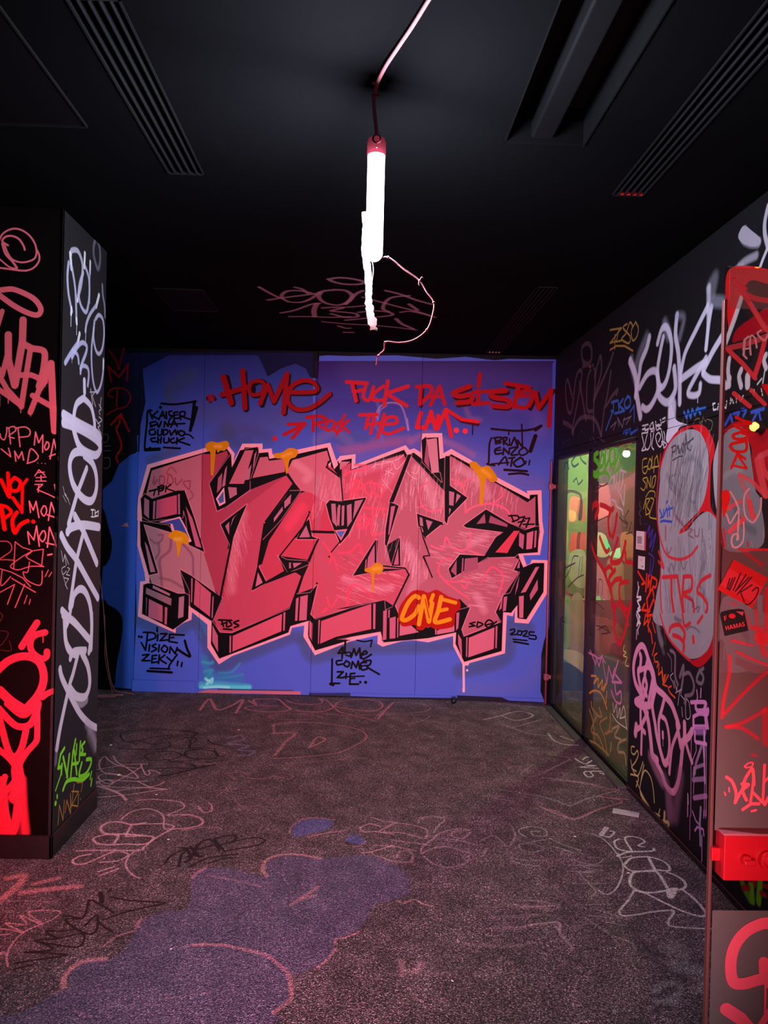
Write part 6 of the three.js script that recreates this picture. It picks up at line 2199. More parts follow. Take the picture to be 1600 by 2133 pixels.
vest: `F #7a8060|1581 1966 1859 2009 1868 560 1617 555
F #88405a|1866 2038 2271 1948 2308 568 1868 560
f #6a7850|1617 1932 1853 1952 1853 1681 1660 1677 1645 1434 1623 1434
f #e07878|1709 1422 1719 1607 1783 1616 1799 1580 1772 1487 1774 1423
f #c85a60|1784 1580 1827 1581 1846 1425 1788 1438
f #f0a080|1714 1507 1765 1487 1760 1423 1717 1422
f #3a3040|1675 1656 1789 1658 1820 1581 1817 1438 1788 1438 1799 1580 1783 1637 1690 1635 1680 1435 1666 1435
f #9aa060|1662 1328 1705 1329 1702 1165 1659 1164
f #e05858|1734 1308 1784 1309 1781 1174 1723 1165
f #803038|1784 1309 1813 1310 1809 1167 1781 1174
f #d85860|1813 1310 1856 1311 1852 1175 1809 1174
f #8a9460|1637 1178 1731 1151 1736 937 1645 864
f #b0a890|1731 1151 1853 1154 1853 869 1729 937
f #7a8a68|1634 721 1778 710 1851 683 1854 559 1639 555
f #c85a6a|1667 850 1733 809 1771 724 1720 737
f #302028|1733 809 1855 783 1849 740 1740 795
f #f8e0e0|1762 785 1856 772 1856 762 1777 767
f #58384a|1889 1682 2025 1714 2266 1848 2268 2048 2117 2044 1874 2009
f #2c4020|2088 2043 2268 2070 2273 1877 2165 1853
f #b85070|1883 1668 2025 1728 2044 1529 1889 1404
f #f07890|1886 1540 1944 1513 1946 1441 1889 1404
f #e06880|1958 1541 2044 1543 2032 1465 1960 1442
f #904a60|1890 1397 2061 1458 2035 1329 1878 1297
f #6a4048|2129 1588 2277 1706 2288 1306 2180 1304
f #e07088|1871 1268 1953 1170 1968 1135 1875 1133
f #d8b0a0|1935 1313 2022 1300 2055 1144 1954 1135
f #60e0b0|2015 1279 2068 1194 2040 1158
f #c8f0e0|2068 1166 2154 1203 2156 1118 2069 1130
f #c07060|2151 1318 2252 1306 2250 1106 2164 1111
f #e07890|1876 1097 1955 1085 2047 873 2056 563 1868 560
f #b08070|2042 1087 2187 1047 2190 661 2082 659
f #8a6058|2186 1076 2273 1077 2291 663 2211 690
f #b8f0a8|1949 771 1992 779 2005 562 1953 628
f #90e8f0|2011 758 2043 758 2073 716 2053 651 2075 645 2026 594
f #f0e8c0|2125 660 2146 689 2156 565 2120 565
F #7a8a60|1614 755 1848 759 1872 -434 1637 -146
F #885050|1855 759 2273 768 2281 -618 1879 -434
f #a0b080|1636 755 1745 757 1748 379 1644 421
f #b89888|1745 757 1848 759 1854 250 1759 249
f #e0c8a8|1654 349 1852 309 1856 156 1804 177 1663 276
f #60a898|1655 291 1812 184 1820 155 1664 233
f #385878|1657 232 1856 149 1862 -70 1657 -58
f #4a5828|1657 -73 1862 -77 1870 -375 1660 -189
f #d88088|1873 636 1961 616 1954 354 1896 324
f #b86060|1961 616 2169 547 2187 388 2175 285 2072 298 1968 354
f #8a4a50|2099 401 2187 388 2176 271 2087 298
f #6a6090|1867 294 1926 281 1947 34 1877 -84
f #707068|1926 281 2191 257 2187 -152 2069 -110 1948 -10
f #2c3a30|1934 -25 2038 -81 2077 -139 2072 -256 2013 -227 1936 -83
f #5a4a20|1878 -98 2085 -183 2095 -547 1886 -419
f #4a5030|2085 -183 2232 -180 2243 -604 2094 -533
f #604838|2191 548 2269 622 2281 -618 2242 -545`,
floor: `S #8a7078 6 2 0.6|-1881 5215 -1761 5206 -1677 5195 -1698 5024 -1743 4863
S #7a5a66 10 4 0.6|-1698 4716 -1608 4760 -1525 4888 -1512 5094 -1550 5218 -1660 5310
S #8a6070 9 4 0.6|-1674 4717 -1564 4776 -1519 4738
S #8a6a74 6 2 0.6|-1619 5414 -1532 5472 -1449 5513
S #8a6a74 11 4 0.5|-1693 5444 -1656 5536
S #181014 11 2 0.9|-1082 4759 -1160 4742 -1280 4763 -1370 4732 -1450 4728 -1525 4660 -1442 4503 -1357 4555 -1245 4635 -1090 4655 -1040 4683 -1160 4742
S #181014 10 2 0.9|-1442 4503 -1372 4530 -1259 4463 -1188 4514 -1156 4421 -1248 4372 -1434 4387
S #181014 10 2 0.9|-1231 4585 -1136 4615 -1022 4570 -1040 4450 -994 4383
S #181014 10 2 0.9|-1098 4205 -1195 4191 -1253 4262 -1213 4329 -1127 4344 -1047 4292 -1060 4228 -1092 4185 -977 4189 -915 4233
S #181014 10 2 0.9|-949 4385 -1018 4359 -1032 4293 -973 4231 -898 4224
S #181014 11 2 0.9|-1137 4063 -1021 4077 -949 4070 -911 4091 -984 4158 -1094 4164
S #181014 16 3 0.9|-1077 3952 -999 3992 -907 4072 -821 4134
S #181014 10 2 0.9|-872 4173 -790 4197
S #c89098 11 2 0.8|-1381 3817 -1354 3888 -1296 3855 -1317 3802 -1394 3869
S #c89098 9 2 0.85|-1454 4032 -1385 4073 -1315 4115 -1199 4130
S #c89098 9 2 0.85|-1434 4255 -1377 4153 -1302 4076 -1224 3984 -1188 3912 -1273 3945 -1373 3978 -1427 4033 -1476 4149 -1480 4242 -1427 4171 -1343 4094 -1227 4060
S #c89098 9 2 0.85|-1088 3989 -1126 4025 -1163 4033 -1142 3987 -1157 3967 -1206 4060 -1231 4118
S #c89098 9 2 0.85|-1219 4079 -1259 3945 -1316 3837 -1400 3922 -1373 3978 -1292 3963
S #c89098 9 2 0.85|-1388 3852 -1341 3888 -1236 3874 -1124 3878
S #c89098 9 2 0.85|-1343 3801 -1240 3788 -1124 3792 -994 3771 -1079 3793 -1177 3876
S #c89098 9 2 0.85|-1035 3872 -1049 3828 -1105 3792 -1200 3764 -1230 3738
S #c89098 9 2 0.85|-1315 3655 -1234 3674 -1131 3709 -1047 3753 -988 3771
S #c89098 16 2 0.85|-1356 3801 -1274 3753 -1201 3691 -1156 3629
S #c89098 9 2 0.8|-1104 3399 -1090 3483 -1031 3528 -963 3501 -913 3431 -884 3325 -852 3313 -842 3339 -883 3364 -953 3363 -1031 3354
S #c89098 14 2 0.85|-980 3375 -1037 3354 -1103 3379 -1153 3371 -1168 3318 -1131 3262 -1079 3257 -1004 3252 -958 3247
S #c89098 13 2 0.85|-1037 3354 -1035 3296 -1030 3245
S #c89098 12 2 0.85|-1069 3245 -1116 3250 -1160 3218 -1137 3171 -1082 3154 -1003 3162 -922 3164 -901 3224 -945 3241 -1026 3233
S #c89098 14 2 0.85|-1064 3245 -1057 3208 -1057 3161
S #c89098 11 2 0.8|-845 3307 -890 3224 -915 3141 -931 3106 -1037 3104 -1133 3101 -1189 3095
S #c89098 8 2 0.8|-841 3313 -770 3328 -720 3362 -724 3409 -763 3449 -816 3469 -903 3460 -873 3503 -847 3548 -875 3607 -936 3628 -1034 3641 -1104 3623
S #c89098 11 2 0.85|-1120 3068 -1156 3051 -1174 3018 -1156 2987 -1119 2983 -1083 3026 -1052 3070 -1033 3092
S #c89098 9 2 0.8|-1002 3093 -963 3072 -968 3039 -995 3011 -1058 2999
S #b88890 9 2 0.8|-935 3117 -952 3072 -952 3007 -927 2945 -886 2896 -855 2877
L #c89098 9 2 0.85|-1035 2923 -989 2964
L #c89098 9 2 0.85|-1020 2893 -964 2949
S #b08088 5 2 0.7|-835 3313 -715 3342
S #181014 11 2 0.9|-1163 4712 -1099 4729 -1047 4690 -1070 4609 -1135 4567
S #181014 11 2 0.9|-1061 4570 -1033 4422 -1083 4396 -975 4413 -869 4405
S #181014 11 2 0.9|-954 4575 -906 4501 -805 4444
S #181014 12 2 0.9|-1014 4375 -1034 4328 -1000 4250 -924 4224 -850 4234 -830 4290 -876 4358 -970 4389 -1019 4363
S #181014 12 2 0.9|-873 4381 -826 4268 -790 4281
S #181014 11 2 0.9|-990 4029 -941 4041 -900 4083 -872 4125
S #181014 8 2 0.9|-986 4131 -936 4112 -912 4072
S #e07880 21 3 0.7|-1148 5213 -1142 5515 -1026 5237 -939 5363 -886 5512 -879 5161
S #e07880 15 3 0.7|-843 5496 -765 5373 -806 5517 -729 5540 -629 5546 -551 5385 -501 5283
S #c87078 13 3 0.7|-607 5364 -724 5358 -834 5316 -804 5249 -702 5204 -570 5212 -499 5266
S #c87078 13 3 0.7|-566 5531 -497 5443 -395 5413 -298 5436 -282 5511 -307 5585 -242 5513 -195 5371 -132 5219 -54 5174
S #c87078 13 3 0.7|-459 5251 -380 5222 -266 5229 -194 5335 -160 5481 -61 5562 62 5577 162 5500 169 5356 99 5266 2 5277 -135 5339 -207 5406
S #c87078 15 3 0.7|264 5506 197 5288 134 5071
S #a86068 10 3 0.7|-257 5066 -278 5113 -413 5154 -545 5163 -623 5110 -606 5048 -438 5025 -311 5048
S #a86068 10 3 0.7|-415 5187 -263 5179 -129 5153 3 5112 124 5008
S #a86068 10 3 0.7|-82 5156 250 5174
S #c07078 17 3 0.6|-578 4897 -553 4727
S #c07078 11 3 0.6|-578 4897 -485 4946 -342 4963 -195 4931 -49 4865 40 4756 45 4621 -26 4490 -120 4366 -260 4302 -413 4262 -512 4247
S #c07078 18 4 0.6|-564 4713 -418 4720 -460 4546 -496 4304
S #c07078 15 4 0.6|-302 4442 -266 4646 -213 4596 -295 4454
S #8888c0 18 7 0.45|-835 4607 -761 4663 -731 4585 -808 4506 -678 4462 -730 4387 -631 4368 -652 4298 -714 4295
S #b07078 8 3 0.45|-412 4175 -253 4203 -62 4254 56 4270
S #b07078 8 3 0.5|-735 3998 -666 4021 -605 4003 -642 3963 -550 3928 -496 3949 -455 3969 -379 3934 -354 3973 -417 4020 -460 4008
S #b07078 24 6 0.4|-703 3980 -664 3924
S #b07078 7 2 0.5|-769 3748 -686 3777 -548 3817
S #b07078 9 2 0.5|-716 3690 -686 3777 -693 3812
S #b07078 7 3 0.5|-614 3644 -561 3565 -473 3584
S #c88088 10 2 0.7|-782 3567 -759 3521 -733 3492 -706 3515 -719 3577 -739 3608
S #c07880 8 2 0.7|-833 3459 -795 3460 -743 3425 -722 3383 -742 3341 -794 3306
S #c07880 7 2 0.6|-793 3299 -738 3320 -693 3335 -625 3330
f #5058a0 .55|-296 3325 -261 3409 -200 3433 -125 3427 -110 3371 -144 3315 -202 3287 -271 3246
S #c88088 7 3 0.6|-304 3284 -299 3352 -262 3424 -189 3447 -106 3428
S #c88088 8 3 0.6|-217 3247 -154 3281 -59 3317
f #5058a0 .55|-50 3225 -9 3278 39 3227 33 3183 -20 3194
S #c88088 6 3 0.5|-60 3175 10 3164 45 3215
S #d89098 8 3 0.6|113 3363 64 3389 20 3346 39 3306 94 3307 172 3283
S #d89098 9 3 0.6|27 3104 73 3117 168 3180
S #1a0c10 14 1 0.95|-752 3135 -723 3111 -695 3042 -709 3008
S #1a0c10 13 1 0.95|-720 3147 -659 3054
S #1a0c10 13 1 0.95|-693 3031 -689 3160 -666 3211 -627 3193 -588 3114
S #1a0c10 10 1 0.95|-689 3112 -621 3162
S #1a0c10 11 1 0.95|-633 3224 -606 3175 -563 3103
S #1a0c10 10 1 0.95|-628 3224 -569 3258 -536 3239 -547 3201 -592 3162 -535 3201 -459 3235 -409 3217 -416 3179 -468 3147 -564 3105
S #1a0c10 10 1 0.95|-678 2970 -638 3032 -578 3062 -503 3081
S #1a0c10 10 1 0.95|-609 2999 -562 3039 -509 3052
S #1a0c10 12 1 0.95|-789 3000 -783 3053 -757 3098 -726 3122 -738 3065 -725 2970
S #1a0c10 12 1 0.95|-755 3133 -709 3122 -691 3089 -709 3055
S #1a0c10 12 1 0.95|-696 3157 -688 3077 -651 3056
L #1a0c10 8 1 0.95|-684 2970 -639 3024
S #907078 13 3 0.6|110 5084 196 5332 265 5506 434 5496 530 5388 479 5276 313 5214 152 5205
S #907078 10 3 0.6|111 5169 311 5179 500 5172 439 5036 328 4966
S #907078 9 3 0.6|477 5022 545 5025 596 4964
S #b0a0a4 13 3 0.7|887 5092 1013 5183 1182 5315 1272 5214 1123 5088 1043 5185
S #a09094 10 3 0.6|1004 4985 1060 4925 1175 5009 1308 5114
S #a09094 10 3 0.6|1056 4909 1144 4793 1299 4742
S #b0a0a4 14 3 0.7|1346 4744 1405 4662 1464 4707
S #b0a0a4 14 3 0.7|1277 4799 1276 4657 1326 4577 1440 4569
S #908084 9 4 0.5|1171 4391 1280 4322 1157 4179 1016 4033 937 4030 941 4083 1045 4219
S #b0a0a4 10 3 0.6|1032 4002 1170 3967 1307 3912
S #908084 9 3 0.5|722 3834 826 3800 933 3749 1031 3681 1089 3631 1182 3703 1258 3759
S #a09498 10 3 0.6|927 3610 1000 3514 1069 3469 1196 3568
S #907078 7 4 0.45|152 4435 356 4419 467 4337
S #907078 7 3 0.4|442 4002 588 3997 667 3910
S #907078 6 3 0.4|654 3740 800 3674
S #c8909a 10 3 0.5|73 3457 151 3414 255 3387 329 3331 315 3247
S #c8909a 10 3 0.5|150 3369 190 3400 110 3311 211 3299 302 3246
S #c8909a 9 3 0.5|158 3229 237 3205 328 3181
S #c8909a 9 3 0.5|82 3175 174 3164 262 3128
S #c8909a 9 3 0.5|244 3030 173 3028 81 3087
S #c8909a 9 3 0.5|175 3064 189 3114 226 3127 248 3090 238 3030
S #b8909a 10 3 0.5|295 3403 306 3448 369 3481 426 3451 393 3390 358 3303
S #b8909a 9 3 0.5|529 3336 473 3348 390 3304 345 3234 296 3167 285 3103 324 3142 400 3169 502 3108
S #b8909a 8 3 0.5|534 3321 485 3251 438 3277 456 3319 523 3335
S #b8909a 8 3 0.5|397 3249 481 3224 538 3185
S #b8909a 9 3 0.5|295 3079 325 3020 379 2986 452 3010 488 3059
S #a08c94 8 3 0.5|572 3239 630 3282 654 3241 668 3188
S #a08c94 10 3 0.5|737 3370 732 3284 693 3189
S #a08c94 9 3 0.5|583 3160 546 3084
S #a09ca0 8 2 0.6|780 3271 758 3313 773 3356 838 3380 888 3344 874 3287 822 3286 819 3328 858 3329
S #a09ca0 7 2 0.5|736 3243 768 3217 857 3246
S #a09ca0 7 2 0.5|734 3203 729 3151 778 3126 837 3166 790 3204 734 3203
S #a09ca0 6 2 0.5|665 3050 711 3016 779 3005
S #a09ca0 6 2 0.5|685 3063 731 3052 790 3053
S #a09ca0 8 2 0.6|886 3260 937 3194 993 3150
S #a09ca0 8 2 0.6|884 3180 920 3155 954 3124
S #c8c4c4 10 2 0.9|1315 4321 1326 4277 1353 4233 1422 4303
S #c8c4c4 10 2 0.9|1434 4338 1396 4348 1357 4300
L #c8c4c4 10 2 0.9|1354 4212 1406 4203 1304 4177 1408 4160
S #c8c4c4 10 2 0.9|1312 4104 1298 4083 1302 4023 1339 4044 1344 4105 1406 4108 1407 4067 1391 4086
L #c8c4c4 10 2 0.9|1312 4104 1409 4118
S #a07078 11 2 0.7|1062 3965 1169 3950 1280 3906 1365 3854 1420 3846 1346 3799 1274 3753 1336 3729 1422 3715
S #b0626a 10 2 0.7|1274 3753 1365 3713 1364 3671 1287 3628 1184 3562 1065 3475 1005 3541 930 3610
S #908488 9 3 0.5|1274 3753 1170 3690 1084 3630 1022 3703 927 3768
S #908488 9 3 0.5|1179 4386 1283 4320 1187 4205 1062 4085
S #b8b0b0 23 2 0.9|1137 3300 1188 3377
S #b8b0b0 11 2 0.9|1137 3300 1168 3281 1209 3329 1195 3342
S #c0b8b8 10 2 0.9|1297 3187 1272 3199 1317 3238 1302 3277 1257 3289 1235 3262 1228 3211 1223 3148 1193 3147 1166 3172 1176 3235 1210 3262
S #c0b8b8 11 2 0.9|1140 3098 1200 3135 1262 3143 1318 3150 1334 3175
S #b8b0b0 7 2 0.8|1098 3312 1128 3273 1143 3209 1147 3134 1142 3040 1116 2962 1072 2877 1029 2816 987 2786 965 2815
S #c0b0b0 8 2 0.8|1154 3122 1153 3087 1204 3100
S #c0b0b0 11 2 0.9|1149 3029 1198 3082 1273 3095 1319 3067 1334 3021 1315 2976 1272 2981 1206 2969 1157 2973 1141 3006 1144 3029
S #c0b0b0 14 2 0.9|1276 3089 1262 2997 1260 2911 1248 2819
S #c0b0b0 12 2 0.9|1305 2965 1336 2923 1340 2871 1306 2830 1242 2819 1183 2804 1137 2808 1109 2847 1127 2909 1170 2963 1251 2970
f #c0a8a8|1247 2829 1294 2840 1271 2800 1239 2761 1222 2771
S #c8a8a8 12 2 0.9|1306 2830 1323 2763 1325 2680 1313 2645 1278 2644 1233 2679 1184 2742 1144 2798 1109 2817
S #b0a0a0 9 2 0.9|1109 2817 1054 2740 1000 2675 997 2640 1044 2645 1128 2668 1197 2678 1200 2661 1157 2608 1153 2575 1230 2564 1297 2560
S #a09c9c 6 2 0.5|917 3070 970 3037 1024 3026 1064 3062 1060 3085 1008 3084
S #a09c9c 6 2 0.5|901 3013 1048 3016 960 3003 1039 2971
S #a09c9c 6 2 0.5|881 2963 996 2959 932 2947 942 2874 951 2805 918 2766
S #a09c9c 6 2 0.5|875 2868 1014 2865
S #a09c9c 5 2 0.5|839 2709 996 2720
S #a09c9c 5 2 0.5|868 2639 991 2623 919 2674
S #a09c9c 5 2 0.5|906 2605 992 2573
S #b08890 10 3 0.4|624 2742 719 2735
S #b08890 10 3 0.4|632 2688 778 2708
S #b08890 6 3 0.5|615 2568 742 2595 731 2537
S #b08890 10 3 0.3|652 2644 739 2637
f #5a5080 .4|-869 2230 -888 2267 -884 2318 -849 2359 -787 2366 -758 2475 -759 2536 -748 2593 -692 2644 -617 2671 -645 2861 -647 2919 -619 2956 -523 2964 -367 2901 -369 3010 -313 3063 -212 3072 -121 3054 6 3083 121 3046 193 2959 214 2888 207 2775 135 2732 66 2689 49 2610 1 2527 -61 2482 -73 2398 -141 2312 -201 2282 -194 2178 -233 2126 -270 2073 -1001 2069 -953 2125 -906 2194
S #d88088 28 11 0.6|-1367 2866 -1315 2887 -1303 2808 -1317 2723
S #d88088 23 10 0.55|-1247 2828 -1173 2869
S #d88088 28 9 0.6|-1264 2765 -1183 2786 -1096 2806 -1068 2812
S #b88088 4 2 0.6|-1316 2701 -1221 2706 -1107 2699
S #c08088 7 2 0.75|-1240 2530 -1191 2523 -1139 2508 -1228 2562 -1151 2555 -1201 2612 -1097 2556 -1178 2633 -1072 2639 -1074 2588 -1111 2548 -1139 2508 -1147 2441 -1133 2377 -1104 2326
S #c08088 7 2 0.7|-1220 2492 -1180 2500
S #d08088 14 4 0.6|-1161 2390 -1154 2394
S #1e080c 9 1 0.95|-921 2738 -854 2717 -778 2709 -707 2698 -771 2669 -837 2634 -896 2587
S #1e080c 9 1 0.95|-875 2633 -928 2675 -991 2715 -979 2657 -975 2598 -1028 2589 -981 2541 -920 2503 -895 2519 -913 2582 -930 2615 -947 2550
S #1e080c 8 1 0.95|-1047 2614 -985 2598
S #1e080c 9 1 0.95|-913 2582 -876 2543 -840 2519
L #1e080c 17 2 0.95|-970 2766 -940 2702
L #1e080c 10 1 0.95|-942 2771 -939 2790
S #1e080c 8 1 0.95|-974 2526 -1025 2517 -1066 2517 -1010 2479 -938 2503 -916 2458 -927 2428 -1012 2442 -1078 2463 -1006 2472
S #1e080c 8 1 0.95|-1062 2456 -999 2413 -1083 2398 -1022 2395 -945 2386 -1008 2364 -1043 2357 -1090 2340
S #1e080c 8 1 0.95|-1076 2310 -1032 2334
S #d08088 19 3 0.6|-885 2230 -902 2261 -903 2305 -887 2338 -850 2362 -809 2366
S #c07880 7 3 0.6|-840 2429 -816 2489 -760 2524
S #c07880 12 3 0.5|-761 2544 -769 2568 -762 2593
S #b87884 7 3 0.4|-584 2425 -527 2447 -483 2448
S #b87884 6 3 0.4|-722 2505 -650 2491
S #c07880 6 3 0.5|-906 2194 -886 2224
S #b87884 4 3 0.4|-823 2126 -759 2099
S #b87884 4 3 0.4|-583 2173 -432 2209
S #c88088 16 4 0.55|-651 2884 -641 2919 -614 2962
S #c07880 8 4 0.45|-595 2902 -468 2864 -367 2821
S #d89090 14 4 0.55|-355 2901 -381 2960 -373 3036 -327 3076 -251 3084 -147 3053
S #d08080 13 5 0.5|-237 2695 -197 2747 -145 2824
S #d08080 13 5 0.45|-196 2737 -152 2759
S #e08890 8 3 0.55|-60 2456 -61 2482 -20 2496 17 2527
S #e08890 9 3 0.5|-59 2431 -86 2367 -122 2320
S #d07880 13 4 0.5|-546 2443 -445 2444 -339 2412 -286 2388 -229 2327 -207 2297 -189 2219 -189 2171 -232 2119
S #d89090 9 3 0.55|164 2727 186 2712 227 2738 254 2713 292 2693
S #d08890 21 9 0.35|157 2369 158 2293
S #d08890 21 9 0.35|197 2308 225 2354
S #a09a9a 45 18 0.35|1076 2431 1129 2455 1116 2409
S #a09a9a 58 29 0.3|1080 2344 1139 2323
S #a09a9a 21 10 0.35|948 2222 989 2257 1039 2252 997 2185 936 2176
S #a09a9a 28 13 0.3|1078 2223 1136 2263
S #a89098 9 4 0.4|630 2576 738 2590 734 2522 754 2439
S #a89098 8 3 0.4|853 2625 910 2524 966 2476 967 2425
S #b08890 16 8 0.3|504 2620 674 2635
S #b08890 16 8 0.3|493 2556 611 2557
S #b08890 15 8 0.3|384 2458 530 2448 621 2473
S #b08890 22 10 0.25|171 2315 328 2296
S #b08890 25 12 0.25|581 2702 718 2690`,
};

function path(ctx, p, X, Y, smooth, closed) {
  const n = p.length / 2, P = (i) => { const k = closed ? (i + n) % n : Math.min(n - 1, Math.max(0, i)); return [X(p[2 * k]), Y(p[2 * k + 1])]; };
  ctx.beginPath(); ctx.moveTo(...P(0));
  for (let i = 0; i < (closed ? n : n - 1); i++) {
    const b = P(i), c = P(i + 1);
    if (!smooth || n < 3) { ctx.lineTo(...c); continue; }
    const a = P(i - 1), d = P(i + 2), t = 1 / 6;
    ctx.bezierCurveTo(b[0] + (c[0] - a[0]) * t, b[1] + (c[1] - a[1]) * t, c[0] - (d[0] - b[0]) * t, c[1] - (d[1] - b[1]) * t, c[0], c[1]);
  }
  if (closed) ctx.closePath();
}
// a wall's canvas: [u0, u1] x [v0, v1] in millimetres, w pixels wide
function canvasFor(u0, u1, v0, v1, w, base, lines, h = Math.round(w * (v1 - v0) / (u1 - u0))) {
  const c = document.createElement('canvas'); c.width = w; c.height = h;
  const ctx = c.getContext('2d'), k = w / (u1 - u0), X = (u) => (u - u0) * k, Y = (v) => h - (v - v0) * h / (v1 - v0);
  if (base) { ctx.fillStyle = base; ctx.fillRect(0, 0, w, h); }
  ctx.lineCap = 'round'; ctx.lineJoin = 'round';
  for (const line of lines.split('\n')) {
    const [head, tail] = line.split('|'); if (!tail) continue;
    const [kind, color, wd, bl, al] = head.split(' '), p = tail.split(' ').map(Number);
    if (kind === 'G') {                                   // fade thinning downwards: purple spray, and navy painted in for weaker light up high
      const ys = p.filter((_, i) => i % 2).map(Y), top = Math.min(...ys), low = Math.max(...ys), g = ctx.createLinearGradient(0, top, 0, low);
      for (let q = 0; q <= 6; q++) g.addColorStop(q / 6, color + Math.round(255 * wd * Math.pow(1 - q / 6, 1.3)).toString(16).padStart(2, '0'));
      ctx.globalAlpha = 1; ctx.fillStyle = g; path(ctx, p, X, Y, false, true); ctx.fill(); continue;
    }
    if (kind === 'F' || kind === 'f') { ctx.globalAlpha = wd ? +wd : 1; ctx.fillStyle = color; path(ctx, p, X, Y, kind === 'f', true); ctx.fill(); continue; }
    const width = Math.max(1.2, +wd * k), blur = +bl * k, a = +al, n = blur > 1 ? Math.min(9, 3 + Math.round(blur / 3)) : 1;
    ctx.strokeStyle = color; path(ctx, p, X, Y, kind === 'S', false);
    ctx.globalAlpha = n === 1 ? a : 1 - Math.pow(1 - Math.min(a, 0.97), 1 / n);
    for (let i = 0; i < n; i++) { ctx.lineWidth = Math.max(1, n === 1 ? width : width + blur * (1.2 - 2.2 * i / (n - 1))); ctx.stroke(); }
  }
  ctx.globalAlpha = 1;
  return { canvas: c, ctx, u0, u1, v0, v1 };
}
function texture(source, srgb = true) {
  const t = new THREE.CanvasTexture(source.canvas ?? source);
  if (srgb) t.colorSpace = THREE.SRGBColorSpace;
  t.anisotropy = 8; return t;
}
// roller-painted board: faint uneven rolling marks in the paint film, as relief only
function rollerBump() {
  const n = 256, d = new Uint8Array(n * n * 4);
  for (let i = 0; i < n * n; i++) { const q = 120 + rnd() * 90; d[4 * i] = d[4 * i + 1] = d[4 * i + 2] = q; d[4 * i + 3] = 255; }
  const t = new THREE.DataTexture(d, n, n); t.wrapS = t.wrapT = THREE.RepeatWrapping; t.magFilter = t.minFilter = THREE.LinearFilter; t.needsUpdate = true; return t;
}
const bump = rollerBump();
function paintMaterial(W, roughness = 0.55, specular = 0.5) {
  const b = bump.clone(); b.repeat.set((W.u1 - W.u0) / 400, (W.v1 - W.v0) / 400); b.needsUpdate = true;
  return new THREE.MeshPhysicalMaterial({ map: texture(W), roughness, specularIntensity: specular, bumpMap: b, bumpScale: 0.0004 });
}
function mapUV(geo, W, fn) {
  const p = geo.attributes.position, uv = new Float32Array(p.count * 2);
  for (let i = 0; i < p.count; i++) {
    const [u, v] = fn(p.getX(i), p.getY(i), p.getZ(i));
    uv[2 * i] = (u * 1000 - W.u0) / (W.u1 - W.u0); uv[2 * i + 1] = (v * 1000 - W.v0) / (W.v1 - W.v0);
  }
  geo.setAttribute('uv', new THREE.BufferAttribute(uv, 2)); return geo;
}
// a board lying in a wall's plane: its front at local z = out, chamfered edges
function board(x0, x1, y0, y1, t, out = 0, ch = 0.003) {
  const s = new THREE.Shape(); const c = ch;
  s.moveTo(x0 + c, y0 + c); s.lineTo(x1 - c, y0 + c); s.lineTo(x1 - c, y1 - c); s.lineTo(x0 + c, y1 - c); s.closePath();
  const g = new THREE.ExtrudeGeometry(s, { depth: t - 2 * c, bevelEnabled: true, bevelThickness: c, bevelSize: c, bevelSegments: 1, steps: 1 });
  return g.translate(0, 0, out - t + c);
}
const CEIL = 2.70, RX = 1.465;
const blackWall = std(0x1a1a1c, 0.6), darkMetal = std(0x18181a, 0.45, { metalness: 0.4 }), seam = std(0x050506, 0.9);

